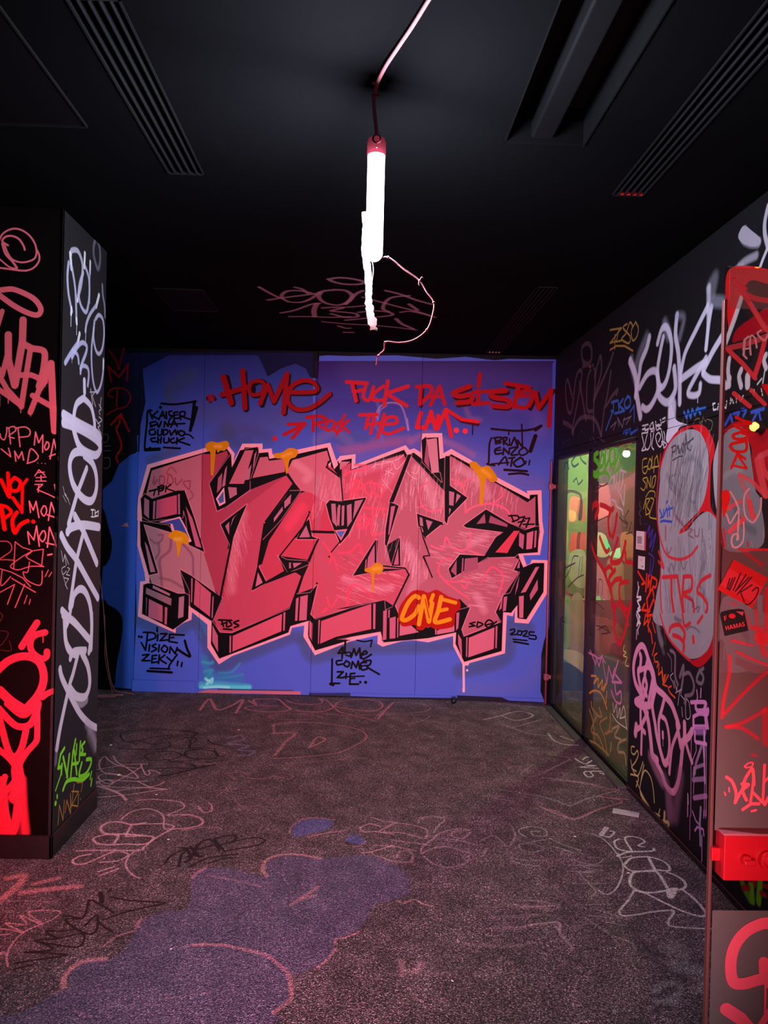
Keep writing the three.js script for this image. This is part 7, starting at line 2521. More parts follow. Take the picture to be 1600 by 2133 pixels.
// ---------------------------------------------------------------- floor: dark speckled carpet with chalky spray paint
const FW = { u0: -2400, u1: 1700, v0: 1400, v1: 5800 };
{
  const N = 2048, paint = canvasFor(FW.u0, FW.u1, FW.v0, FW.v1, N, null, PAINT.floor, N);
  const pd = paint.ctx.getImageData(0, 0, N, N).data, out = document.createElement('canvas'); out.width = out.height = N;
  const octx = out.getContext('2d'), img = octx.createImageData(N, N), o = img.data;
  const coarse = new Float32Array(65 * 65).map(() => rnd());
  const cn = (x, y) => { const i = Math.floor(x), j = Math.floor(y), a = x - i, b = y - j, g = (p, q) => coarse[(q % 65) * 65 + (p % 65)]; return (g(i, j) * (1 - a) + g(i + 1, j) * a) * (1 - b) + (g(i, j + 1) * (1 - a) + g(i + 1, j + 1) * a) * b; };
  const grain = new Float32Array(N * N).map(() => rnd());
  for (let y = 0; y < N; y++) for (let x = 0; x < N; x++) {
    const i = y * N + x, g = 0.7 * grain[i] + 0.2 * grain[y * N + (x + 1) % N] + 0.1 * grain[((y + 1) % N) * N + x];
    const fleck = Math.pow(g, 2.6) * 2.3, cl = 0.8 + 0.4 * cn(x / 32, y / 32), m = Math.min(1, 0.6 + 0.9 * g);
    const r = (34 + 112 * fleck) * cl, gg = (27 + 88 * fleck) * cl, b = (30 + 93 * fleck) * cl;
    const a = pd[4 * i + 3] / 255 * m;
    o[4 * i] = r * (1 - a) + pd[4 * i] * (0.85 + 0.75 * g) * a; o[4 * i + 1] = gg * (1 - a) + pd[4 * i + 1] * (0.85 + 0.75 * g) * a; o[4 * i + 2] = b * (1 - a) + pd[4 * i + 2] * (0.85 + 0.75 * g) * a; o[4 * i + 3] = 255;
  }
  octx.putImageData(img, 0, 0);
  const n = 256, bd = new Uint8Array(n * n * 4);
  for (let i = 0; i < n * n; i++) { bd[4 * i] = bd[4 * i + 1] = bd[4 * i + 2] = rnd() * 255; bd[4 * i + 3] = 255; }
  const bt = new THREE.DataTexture(bd, n, n); bt.wrapS = bt.wrapT = THREE.RepeatWrapping; bt.magFilter = bt.minFilter = THREE.LinearFilter; bt.repeat.set(8, 8.6); bt.needsUpdate = true;
  const carpet = new THREE.MeshStandardMaterial({ map: texture(out), roughness: 1, bumpMap: bt, bumpScale: 0.003 });
  carpet.map.wrapS = carpet.map.wrapT = THREE.MirroredRepeatWrapping;
  const g = box(6.2, 0.1, 8.4, 0.6, -0.05, -2.9);
  const f = mesh('floor', mapUV(g, FW, (x, y, z) => [x, -z]), carpet); f.userData.kind = 'structure';
}

// ---------------------------------------------------------------- ceiling, black, with slots let into it
const VENTS = [
  { x0: 0.908, x1: 1.03, z0: -2.712, z1: -1.45, n: 5 },
  { x0: 0.9, x1: 1.02, z0: -5.52, z1: -3.85, n: 5 },
  { x0: -0.745, x1: -0.612, z0: -2.667, z1: -1.75, n: 5 },
];
const RECESS = { x0: 0.431, x1: 0.695, z0: -2.356, z1: -1.3 };
{
  const s = new THREE.Shape(); s.moveTo(-2.5, -1.4); s.lineTo(3.7, -1.4); s.lineTo(3.7, 6.9); s.lineTo(-2.5, 6.9); s.closePath();
  for (const v of [...VENTS, RECESS]) { const h = new THREE.Path(); h.moveTo(v.x0, -v.z0); h.lineTo(v.x0, -v.z1); h.lineTo(v.x1, -v.z1); h.lineTo(v.x1, -v.z0); h.closePath(); s.holes.push(h); }
  const W = canvasFor(-2500, 1700, 1200, 5800, 2048, '#08080a', PAINT.ceil, 2048);
  const g = new THREE.ExtrudeGeometry(s, { depth: 0.12, bevelEnabled: false });
  mapUV(g, W, (x, y) => [x, y]); g.rotateX(-Math.PI / 2).translate(0, CEIL, 0);
  const m = paintMaterial(W, 0.9, 0.05); m.map.wrapS = m.map.wrapT = THREE.ClampToEdgeWrapping;
  const root = structure('ceiling'); mesh('board', g, m, root); mesh('backing', box(6.2, 0.08, 8.4, 0.6, CEIL + 0.16, -2.75), seam, root);
}

// ---------------------------------------------------------------- back wall: boards with joints, the mural painted across them
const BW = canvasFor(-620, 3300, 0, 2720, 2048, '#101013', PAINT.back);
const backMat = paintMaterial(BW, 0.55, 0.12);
{
  const root = structure('wall_back'); root.position.set(-1.787, 0, -5.712); root.rotation.y = -0.045;
  mesh('backing', box(4.06, 2.82, 0.1, 1.24, 1.38, -0.09), seam, root);
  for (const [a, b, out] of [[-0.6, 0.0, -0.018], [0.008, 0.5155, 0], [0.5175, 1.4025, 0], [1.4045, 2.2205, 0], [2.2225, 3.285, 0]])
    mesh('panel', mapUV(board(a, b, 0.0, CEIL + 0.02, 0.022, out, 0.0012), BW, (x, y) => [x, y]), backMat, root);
  // skirting: a taller proud block on the first board, thin strips further on
  mesh('baseboard', mapUV(board(-0.004, 0.50, 0, 0.092, 0.014, 0.012, 0.003), BW, (x, y) => [x, y + 0.0]), backMat, root);
  mesh('baseboard', mapUV(board(1.41, 3.27, 0, 0.035, 0.01, 0.009, 0.002), BW, (x, y) => [x, y]), backMat, root);
}

// ---------------------------------------------------------------- pillar on the left
{
  const root = structure('pillar');
  const F = canvasFor(-900, 20, 0, 2720, 690, '#0c0708', PAINT.pfront), S = canvasFor(-20, 530, 0, 2720, 414, '#2b2a2c', PAINT.pside);
  mesh('core', box(1.2, CEIL + 0.02, 0.47, -1.285 - 0.6, CEIL / 2 + 0.01, -3.285), blackWall, root);
  const f = mesh('panel', mapUV(board(-1.1, 0, 0, CEIL + 0.02, 0.014, 0, 0.0015), F, (x, y) => [x, y]), paintMaterial(F, 0.6, 0.06), root); f.position.set(-1.272, 0, -3.028);
  const s = mesh('panel', mapUV(board(0, 0.505, 0, CEIL + 0.02, 0.013, 0, 0.0015), S, (x, y) => [x, y]), paintMaterial(S, 0.55, 0.25), root); s.position.set(-1.272, 0, -3.028); s.rotation.y = Math.PI / 2;
  const skirt = std(0x1c1718, 0.35);
  const b1 = mesh('baseboard', board(-1.1, 0.009, 0, 0.098, 0.014, 0.009, 0.003), skirt, root); b1.position.set(-1.272, 0, -3.028);
  const b2 = mesh('baseboard', board(-0.009, 0.505, 0, 0.098, 0.014, 0.009, 0.003), skirt, root); b2.position.set(-1.272, 0, -3.028); b2.rotation.y = Math.PI / 2;
}

// ---------------------------------------------------------------- right wall: boards above and beside two glazed bays
const RW = canvasFor(2200, 5620, 0, 2720, 2048, '#1d1c1f', PAINT.right);
const rightMat = paintMaterial(RW, 0.55, 0.2);
{
  const root = structure('wall_right'); root.position.set(RX, 0, 0); root.rotation.y = -Math.PI / 2;
  const put = (u0, u1, v0, v1, out = 0, name = 'panel') => mesh(name, mapUV(board(-u1, -u0, v0, v1, 0.02, out, 0.0015), RW, (x, y) => [-x, y]), rightMat, root);
  put(2.2, 5.59, 1.956, CEIL + 0.02); put(2.2, 5.59, 1.913, 1.953);
  put(2.2, 2.948, 0, 1.91); put(2.951, 3.845, 0, 1.91); put(5.465, 5.59, 0, 1.91);
  mesh('backing', box(1.66, 2.78, 0.07, -3.035, 1.38, -0.056), seam, root);
  mesh('backing', box(0.125, 1.93, 0.07, -5.53, 0.965, -0.056), seam, root);
  mesh('lintel', box(1.7, 0.84, 0.07, -4.7, 2.345, -0.056), seam, root);
  mesh('panel', box(3.5, 2.82, 0.09, -0.45, 1.38, -0.045), blackWall, root);
  mesh('baseboard', board(-3.845, -1.9, 0, 0.03, 0.012, 0.01, 0.003), std(0x151416, 0.25), root);
}
// glazed bays: dark frame, pane, and the paint that lies on the pane
const GW = canvasFor(3800, 5520, 0, 1960, 1500, null, PAINT.glass);
const glassMat = new THREE.MeshPhysicalMaterial({ color: 0xf2f6f2, transmission: 1, roughness: 0, thickness: 0, ior: 1.45, specularIntensity: 0.3 });
const glassPaint = new THREE.MeshStandardMaterial({ map: texture(GW), transparent: true, roughness: 0.5 });
[[3.845, 4.665], [4.665, 5.465]].forEach(([a, b], i) => {
  const root = structure('window_' + (i + 1)); root.position.set(RX, 0, 0); root.rotation.y = -Math.PI / 2;
  const fr = [box(0.03, 1.9, 0.05, -a - 0.015, 0.955, -0.03), box(0.035, 1.9, 0.05, -b + 0.0175, 0.955, -0.03), box(b - a, 0.02, 0.05, -(a + b) / 2, 1.9, -0.03), box(b - a, 0.03, 0.05, -(a + b) / 2, 0.015, -0.03)];
  mesh('frame', mergeGeometries(fr), darkMetal, root);
  mesh('pane', box(b - a - 0.06, 1.86, 0.006, -(a + b) / 2, 0.96, -0.021), glassMat, root);
  mesh('paint', mapUV(new THREE.PlaneGeometry(b - a - 0.066, 1.86).translate(-(a + b) / 2, 0.96, -0.0155), GW, (x, y) => [-x, y]), glassPaint, root);
});
{ const t = mesh('trim_1', rbox(0.05, 0.012, 1.6, 0.003, RX - 0.028, 0.006, -4.65), std(0x5c585c, 0.5, { metalness: 0.5 })); t.userData.kind = 'structure'; }

// ---------------------------------------------------------------- vestibule behind the glass
{
  const VW = canvasFor(1550, 2650, 0, 2100, 1000, '#5a4a48', PAINT.vest);
  const root = structure('wall_beyond');
  mesh('panel', mapUV(board(1.52, 3.6, 0, CEIL, 0.02, 0, 0.001), VW, (x, y) => [x, y]), paintMaterial(VW, 0.6), root).position.z = -5.95;
  mesh('panel', box(0.1, CEIL, 3.9, 3.6, CEIL / 2, -4.1), std(0x6a5050, 0.7), root);
  mesh('panel', box(2.1, CEIL, 0.1, 2.6, CEIL / 2, -2.2), blackWall, root);
  root.children.forEach((c) => { if (c.position.z) c.updateMatrix(); });
}
// remaining shell, out of the photograph's view
for (const [n, g] of [['wall_left', box(0.1, CEIL, 7.2, -2.4, CEIL / 2, -2.3)], ['wall_front', box(4.0, CEIL, 0.1, -0.45, CEIL / 2, 1.3)]]) mesh(n, g, blackWall).userData.kind = 'structure';

// ---------------------------------------------------------------- ceiling fittings
VENTS.forEach((v, i) => {
  const t = thing('ceiling_vent', ['black slot vent at the upper right of the ceiling with red glints painted at its end', 'black slot vent in the ceiling above the right end of the mural', 'black slot vent in the ceiling above the white-tagged pillar'][i], 'vent', [(v.x0 + v.x1) / 2, CEIL, (v.z0 + v.z1) / 2]);
  const w = v.x1 - v.x0, l = v.z1 - v.z0, m = matt(0x141417, 0.2);
  const ring = [box(0.006, 0.05, l, -w / 2 + 0.003, 0.021, 0), box(0.006, 0.05, l, w / 2 - 0.003, 0.021, 0), box(w, 0.05, 0.006, 0, 0.021, -l / 2 + 0.003), box(w, 0.05, 0.006, 0, 0.021, l / 2 - 0.003)];
  mesh('frame', mergeGeometries(ring), m, t);
  for (let k = 1; k < v.n - 0; k++) mesh('blade', rbox(0.006, 0.045, l - 0.014, 0.002, -w / 2 + k * w / v.n, 0.0185, 0), m, t);
  if (i !== 2) for (let k = 0; k < 4; k++) mesh('end_cap', rbox(w / v.n - 0.008, 0.012, 0.006, 0.002, -w / 2 + (k + 1 - 0.0) * w / v.n + w / v.n / 2 - 0.0 , 0.004, -l / 2 + 0.009), std(i ? 0x906070 : 0xd01818, 0.4), t);  // caps coloured to paint in the red glints of light
});
{
  const v = RECESS, w = v.x1 - v.x0, l = v.z1 - v.z0;
  const t = thing('recessed_light', 'unlit black recessed strip light in the ceiling right of the lamp cord', 'light fixture', [(v.x0 + v.x1) / 2, CEIL, (v.z0 + v.z1) / 2]);
  const m = matt(0x0b0b0d);
  mesh('frame', mergeGeometries([box(0.005, 0.08, l, -w / 2 + 0.0025, 0.04, 0), box(0.005, 0.085, l, w / 2 - 0.0025, 0.038, 0), box(w, 0.08, 0.005, 0, 0.04, -l / 2 + 0.0025), box(w, 0.08, 0.005, 0, 0.04, l / 2 - 0.0025)]), m, t);
  mesh('batten', rbox(0.075, 0.06, l - 0.02, 0.01, -0.01, 0.04, 0), m, t);
}
[[-1.214, -0.94, -4.55, -4.1, 'small black access panel in the ceiling with a lit front edge near the mural'], [-1.3, -0.918, -2.35, -1.6, 'black access panel in the ceiling at the upper left above the red-lit pillar face']].forEach(([x0, x1, z0, z1, label]) => {
  const t = thing('access_panel', label, 'ceiling panel', [(x0 + x1) / 2, CEIL, (z0 + z1) / 2]);
  const w = x1 - x0, l = z1 - z0, m = matt(0x141112, 0.2);
  mesh('frame', mergeGeometries([box(0.006, 0.008, l, -w / 2, -0.003, 0), box(0.006, 0.008, l, w / 2, -0.003, 0), box(w, 0.008, 0.006, 0, -0.003, -l / 2), box(w, 0.008, 0.006, 0, -0.003, l / 2)]), m, t);
  mesh('panel', rbox(w - 0.02, 0.006, l - 0.02, 0.002, 0, -0.001, 0), matt(0x08080a), t);
});

// ---------------------------------------------------------------- the hanging tube lamp
const cordMat = std(0xa8606a, 0.6), stringMat = std(0x94505a, 0.7);
{
  const t = thing('tube_lamp', 'glowing white tube lamp with a red end cap hanging upright from the ceiling', 'lamp', [0.012, 2.198, -2.05]);
  const glow = new THREE.MeshStandardMaterial({ color: 0xffffff, emissive: 0xf2f6ff, emissiveIntensity: 9, roughness: 0.4 });
  mesh('tube', new THREE.CapsuleGeometry(0.0245, 0.272, 6, 28).translate(0, 0.157, 0), glow, t);
  const cap = new THREE.LatheGeometry([[0.0255, -0.004], [0.0266, -0.003], [0.0272, 0.004], [0.0272, 0.034], [0.024, 0.043], [0.012, 0.048], [0.008, 0.052], [0, 0.052]].map(([r, y]) => new THREE.Vector2(r, y)), 28).translate(0, 0.298, 0);
  const c = mesh('end_cap', cap, new THREE.MeshPhysicalMaterial({ color: 0x7a2a38, roughness: 0.9, transmission: 0.6, thickness: 0 }), t); c.userData.label = 'red plastic end cap';
  mesh('hook', new THREE.TorusGeometry(0.011, 0.0025, 8, 20).translate(0, 0.33, 0.0275), std(0x8a3a48, 0.5), c);
  mesh('screw', new THREE.SphereGeometry(0.0028, 10, 8).translate(0, 0.306, 0.0275), std(0xd8d8dc, 0.3, { metalness: 0.6 }), c);
  for (let k = 0; k < 4; k++) {                         // the tube shines sideways all round
    const p = new THREE.RectAreaLight(0xe8eeff, LEVEL.tube, 0.046, 0.27), a = k * Math.PI / 2 + 0.3;
    p.position.set(Math.sin(a) * 0.027, 0.15, Math.cos(a) * 0.027); p.lookAt(Math.sin(a), 0.15, Math.cos(a)); p.name = 'tube_light'; t.add(p);
    p.rotation.set(0, a + Math.PI, 0);
  }
  const end = new THREE.RectAreaLight(0xe8eeff, LEVEL.tubeEnd, 0.034, 0.034); end.position.set(0, -0.006, 0); end.rotation.x = -Math.PI / 2; end.name = 'tube_end_light'; t.add(end);
}
{
  const c = thing('power_cord', 'reddish power cord running along the ceiling and down to the tube lamp', 'cord', [0.0125, 2.55, -2.05]);
  mesh('cable', tube([[0, -0.006, 0], [-0.004, 0.03, 0], [-0.0095, 0.075, 0], [-0.011, 0.11, 0.0], [-0.004, 0.132, 0.02], [0.016, 0.138, 0.09], [0.048, 0.1415, 0.174], [0.08, 0.1415, 0.26], [0.112, 0.1415, 0.355], [0.17, 0.1415, 0.52]], 0.0056, 90, 10), cordMat, c);
  mesh('clip', rbox(0.018, 0.006, 0.012, 0.002, -0.008, 0.147, 0.005), std(0x8a3038, 0.5), c);
  mesh('tie', mergeGeometries([new THREE.TorusGeometry(0.0075, 0.002, 6, 14).rotateX(Math.PI / 2).translate(-0.0095, 0.112, 0), rbox(0.01, 0.007, 0.006, 0.002, 0.0, 0.112, 0.004)]), std(0x8a3038, 0.5), c);
}
{ // ragged strip of white tape that hangs down along the tube
  const n = 46, pos = [], idx = [];
  for (let i = 0; i <= n; i++) {
    const f = i / n, y = 2.322 - f * 0.322, cx = -0.0145 + 0.03 * Math.pow(Math.max(0, f - 0.05), 1.5) + 0.0025 * Math.sin(f * 14), z = -2.022 - 0.022 * Math.max(0, f - 0.25);
    const wL = 0.0105 + 0.003 * (rnd() - 0.5) + (f > 0.75 ? 0.003 * rnd() : 0) - (f > 0.96 ? 0.003 : 0), wR = 0.0085 + 0.003 * (rnd() - 0.5) + (f > 0.8 ? 0.006 * rnd() : 0) - (f > 0.96 ? 0.004 : 0);
    for (const [dx, dz] of [[-wL, 0.001], [0, 0.004], [wR, 0.001], [wR, -0.001], [0, 0.001], [-wL, -0.001]]) pos.push(cx + dx, y + (f === 1 ? (rnd() - 0.5) * 0.014 : 0), z + dz);
  }
  for (let i = 0; i < n; i++) for (let k = 0; k < 6; k++) { const a = i * 6 + k, b = i * 6 + (k + 1) % 6; idx.push(a, a + 6, b, b, a + 6, b + 6); }
  idx.push(0, 1, 5, 1, 4, 5, 1, 2, 4, 2, 3, 4); const e = n * 6; idx.push(e, e + 5, e + 1, e + 1, e + 5, e + 4, e + 1, e + 4, e + 2, e + 2, e + 4, e + 3);
  const g = new THREE.BufferGeometry(); g.setAttribute('position', new THREE.Float32BufferAttribute(pos, 3)); g.setIndex(idx); g.computeVertexNormals();
  const strip = thing('tape_strip', 'ragged white tape strip hanging down along the glowing tube lamp', 'tape', [0, 0, 0]);
  mesh('tape', g, new THREE.MeshPhysicalMaterial({ color: 0xf4f6f4, roughness: 0.9, transmission: 0.5, thickness: 0 }), strip);
  mesh('loose_thread', tube([[0.004, 2.196, -2.03], [0.009, 2.18, -2.03], [0.011, 2.16, -2.032], [0.008, 2.13, -2.034]], 0.0011, 20, 6), std(0xe8ece8, 0.9), strip);
}
{ // thin knotted string from the lamp's lower end
  const k = [[0.036, 2.207, -2.05], [0.052, 2.208, -2.05], [0.1, 2.176, -2.055], [0.144, 2.148, -2.06], [0.165, 2.116, -2.06], [0.186, 2.087, -2.06], [0.182, 2.045, -2.06], [0.168, 2.008, -2.06], [0.13, 1.978, -2.06], [0.09, 1.969, -2.06], [0.05, 1.968, -2.055], [0.047, 1.946, -2.055], [0.031, 1.929, -2.055], [0.026, 1.902, -2.055]];
  const t = thing('knotted_string', 'thin reddish knotted string curling down from the lower end of the lamp', 'string', [0.05, 2.208, -2.05]);
  mesh('string', tube(k, 0.0021, 140, 7).translate(-0.05, -2.208, 2.05), stringMat, t);
  for (const i of [1, 3, 5, 7, 10, 12]) { const g = new THREE.SphereGeometry(0.0042, 10, 8).scale(1, 0.85, 1).translate(k[i][0] - 0.05, k[i][1] - 2.208, k[i][2] + 2.05); mesh('knot', g, stringMat, t); }
  mesh('loose_end', tube([[0.094, -0.06, -0.01], [0.1, -0.05, -0.008], [0.103, -0.053, -0.008]], 0.001, 8, 5), stringMat, t);
  mesh('loose_end', tube([[0.094, -0.06, -0.01], [0.091, -0.07, -0.008], [0.093, -0.074, -0.008]], 0.001, 8, 5), stringMat, t);
}

// ---------------------------------------------------------------- unseen red floods, plus a door flood and white lamp added for their light
function flood(name, label, pos, target, level, angle, penumbra, color = 0xff1226, lens = 0xff0a1e) {
  const t = thing(name, label, 'lamp', pos); const dir = V3(...target).sub(V3(...pos)).normalize();
  const head = new THREE.Group(); head.name = 'head'; head.quaternion.setFromUnitVectors(V3(0, 0, 1), dir); t.add(head);
  mesh('housing', rbox(0.16, 0.12, 0.06, 0.012, 0, 0, -0.035), std(0x1a1a1c, 0.5), head);
  mesh('lens', box(0.13, 0.09, 0.004, 0, 0, -0.003), new THREE.MeshStandardMaterial({ color: 0x202020, emissive: lens, emissiveIntensity: 2 }), head);
  mesh('stand', mergeGeometries([new THREE.CylinderGeometry(0.012, 0.012, pos[1] - 0.02, 12).translate(0, -(pos[1] - 0.02) / 2, -0.05), new THREE.CylinderGeometry(0.13, 0.14, 0.02, 24).translate(0, -pos[1] + 0.011, -0.05)]), std(0x1a1a1c, 0.5), t);
  const s = new THREE.SpotLight(color, level, 0, angle, penumbra); s.position.copy(dir.clone().multiplyScalar(0.01)); s.target.position.copy(dir.clone().multiplyScalar(2));
  s.castShadow = true; s.shadow.radius = 3; s.name = 'flood_light'; t.add(s); t.add(s.target); s.target.name = 'aim';
}
flood('red_flood', 'red flood lamp on a stand behind the photographer', [-0.62, 0.85, 1.0], [0.3, 0.95, -5.6], LEVEL.flood, 0.46, 1);
flood('red_flood', 'added red flood lamp on a stand behind the photographer, aimed at the glass door', [0.7, 1.05, 0.5], [1.2, 1.35, -1.8], LEVEL.floodDoor, 0.62, 1, 0xff9c9c);  // unseen flood added to brighten the front of the door
flood('added_white_lamp', 'added white lamp on a stand behind the photographer', [-0.1, 0.55, 0.95], [0.0, 0.7, -5.6], LEVEL.work, 0.435, 1, 0xe8ecff, 0xf0f4ff);  // unseen lamp added to lift the lower walls and floor
flood('red_flood', 'red flood lamp on a low stand beside the black pillar', [-1.55, 0.45, -1.75], [-1.55, 0.55, -3.0], LEVEL.floodNear, 1.1, 0.8);

// ---------------------------------------------------------------- lamps beyond the glass
function bulb(name, label, pos, r, color, level, glowLevel, drop) {
  const t = thing(name, label, 'lamp', pos);
  const b = mesh('bulb', new THREE.SphereGeometry(r, 20, 14), new THREE.MeshStandardMaterial({ color, emissive: color, emissiveIntensity: glowLevel }), t);
  mesh('socket', new THREE.CylinderGeometry(r * 0.5, r * 0.6, r * 1.2, 16).translate(0, r * 1.4, 0), std(0x202022, 0.5), t);
  if (drop) mesh('flex', new THREE.CylinderGeometry(0.004, 0.004, drop, 8).translate(0, r * 2 + drop / 2, 0), std(0x151517, 0.7), t);
  const p = new THREE.PointLight(color, level); p.castShadow = true; p.shadow.radius = r * 50; p.name = 'bulb_light'; t.add(p); return t;
}
bulb('pendant_bulb', 'glowing greenish bulb behind the second glass bay by the green tag', [1.94, 1.935, -5.3], 0.027, 0xdcffb8, LEVEL.vestibule, 8, 0.66);
{
  const t = thing('wall_lamp', 'small warm yellow lamp on the right wall seen through the glass door', 'lamp', [RX - 0.03, 1.827, -2.62]);
  mesh('mount', new THREE.CylinderGeometry(0.02, 0.024, 0.03, 16).rotateZ(Math.PI / 2).translate(0.013, 0, 0), std(0x2a2420, 0.5), t);
  mesh('bulb', new THREE.SphereGeometry(0.017, 16, 12).scale(1, 1, 1.3), new THREE.MeshStandardMaterial({ color: 0xffe070, emissive: 0xffd050, emissiveIntensity: 4 }), t);
  const p = new THREE.PointLight(0xffd050, LEVEL.warm); p.castShadow = true; p.shadow.radius = 0.8; p.name = 'bulb_light'; t.add(p);
}

// ---------------------------------------------------------------- pull bar by the corner of the right wall
{
  const t = thing('pull_bar', 'tall reddish metal pull bar with two clamps beside the first glass bay', 'bar', [RX - 0.035, 0, -5.485]);
  mesh('bar', new THREE.CylinderGeometry(0.009, 0.009, 1.87, 16).translate(0, 0.945, 0), std(0x80343c, 0.3, { metalness: 0.5 }), t);
  for (const y of [0.222, 1.683]) {
    const c = mesh('clamp', mergeGeometries([rbox(0.032, 0.05, 0.032, 0.004, 0, y, 0), rbox(0.03, 0.03, 0.02, 0.003, 0.024, y, 0)]), std(0x9a5058, 0.35, { metalness: 0.4 }), t);
    mesh('bolt', new THREE.CylinderGeometry(0.006, 0.006, 0.02, 6).rotateX(Math.PI / 2).translate(0, y + 0.004, 0.024), std(0x8a6a70, 0.3, { metalness: 0.7 }), c);
  }
}

// ---------------------------------------------------------------- open glass door at the right edge
const DZ = -1.8;
{
  const DW = canvasFor(-20, 600, 0, 2160, 590, null, PAINT.door, 2048);
  const root = structure('door_1'); root.position.set(0.9, 0, DZ);
  const H = 2.127, Wd = 0.55;
  mesh('pane', box(Wd, H - 0.012, 0.01, Wd / 2, H / 2 + 0.006, 0), new THREE.MeshPhysicalMaterial({ color: 0xf6ece8, transmission: 1, roughness: 0.0, thickness: 0, ior: 1.45 }), root);
  mesh('edge_strip', rbox(0.008, H - 0.09, 0.014, 0.002, 0.0, (H - 0.09) / 2 + 0.006, 0), std(0x6e3c38, 0.4), root).userData.label = 'reddish seal along the free edge';
  const film = new THREE.MeshPhysicalMaterial({ color: 0x6c5854, roughness: 0.7, transparent: true, opacity: 0.86 }), thin = new THREE.MeshPhysicalMaterial({ color: 0xa08a88, roughness: 0.6, transparent: true, opacity: 0.28 });
  for (const [y0, y1, m] of [[1.288, 1.417, thin], [1.1, 1.288, thin], [0.7, 1.1, film], [0.012, 0.496, film], [2.02, 2.121, thin]]) mesh('frosted_film', box(Wd - 0.012, y1 - y0, 0.0008, Wd / 2 + 0.002, (y0 + y1) / 2, 0.0058), m, root);
  mesh('paint', mapUV(new THREE.PlaneGeometry(Wd, H - 0.02).translate(Wd / 2, H / 2 + 0.005, 0.0075), DW, (x, y) => [x, y]), new THREE.MeshStandardMaterial({ map: texture(DW), transparent: true, roughness: 0.5 }), root);
  const red = std(0xd01020, 0.35), lock = mesh('lock_case', rbox(0.34, 0.112, 0.045, 0.003, 0.188, 0.643, 0.014), red, root);
  lock.userData.label = 'red metal lock case';
  mesh('thumb_turn', mergeGeometries([new THREE.CylinderGeometry(0.011, 0.012, 0.014, 20).rotateX(Math.PI / 2).translate(0.07, 0.643, 0.043), rbox(0.03, 0.012, 0.012, 0.004, 0.074, 0.64, 0.054)]), red, lock);
  mesh('cylinder', mergeGeometries([new THREE.CylinderGeometry(0.023, 0.025, 0.012, 28).rotateX(Math.PI / 2).translate(0.128, 0.641, 0.042), new THREE.CylinderGeometry(0.014, 0.015, 0.03, 24).rotateX(Math.PI / 2).translate(0.128, 0.641, 0.06), rbox(0.1, 0.018, 0.016, 0.006, 0.176, 0.634, 0.074)]), red, lock);
  mesh('latch_bolt', rbox(0.022, 0.032, 0.018, 0.002, 0.008, 0.643, 0.008), red, lock);
  mesh('cover_plate', rbox(0.34, 0.006, 0.05, 0.001, 0.186, 0.7025, 0.012), std(0xc06068, 0.4), lock);
}

// ---------------------------------------------------------------- stickers
function card(w, h, draw, px = 256) { const c = document.createElement('canvas'); c.width = px; c.height = Math.round(px * h / w); draw(c.getContext('2d'), c.width, c.height); return texture(c); }
function stroke(ctx, w, h, color, lw, pts, smooth = true) { ctx.strokeStyle = color; ctx.lineWidth = lw; ctx.lineCap = ctx.lineJoin = 'round'; path(ctx, pts, (x) => x * w, (y) => y * h, smooth, false); ctx.stroke(); }
{
  const w = 0.1, h = 0.086, tex = card(w, h, (c, W, H) => {
    c.fillStyle = '#e83048'; c.fillRect(0, 0, W, H); c.fillStyle = '#e00818'; c.fillRect(0, 0, W, H * 0.3); c.fillRect(0, H * 0.84, W, H * 0.16);
    for (const p of [[.2, .5, .24, .85], [.25, .45, .28, .85], [.14, .55, .2, .85], [.32, .25, .36, .8], [.46, .22, .42, .8, .56, .25], [.62, .2, .5, .85], [.72, .4, .55, .75, .75, .95], [.8, .55, .86, .4, .93, .45, .95, .7, .88, .95, .8, .98]]) stroke(c, W, H, '#4a0610', 9, p, p.length > 6);
  });
  const t = tag(mesh('sticker', rbox(w, h, 0.0008, 0.0003), std(0xffffff, 0.5, { map: tex })), 'tilted red square sticker with dark marker letters on the glass door', 'sticker');
  t.geometry = mapUV(box(w, h, 0.0008), { u0: -w * 500, u1: w * 500, v0: -h * 500, v1: h * 500 }, (x, y) => [x, y]);
  t.position.set(0.9615, 1.3265, DZ + 0.0086); t.rotation.z = -0.47;
}
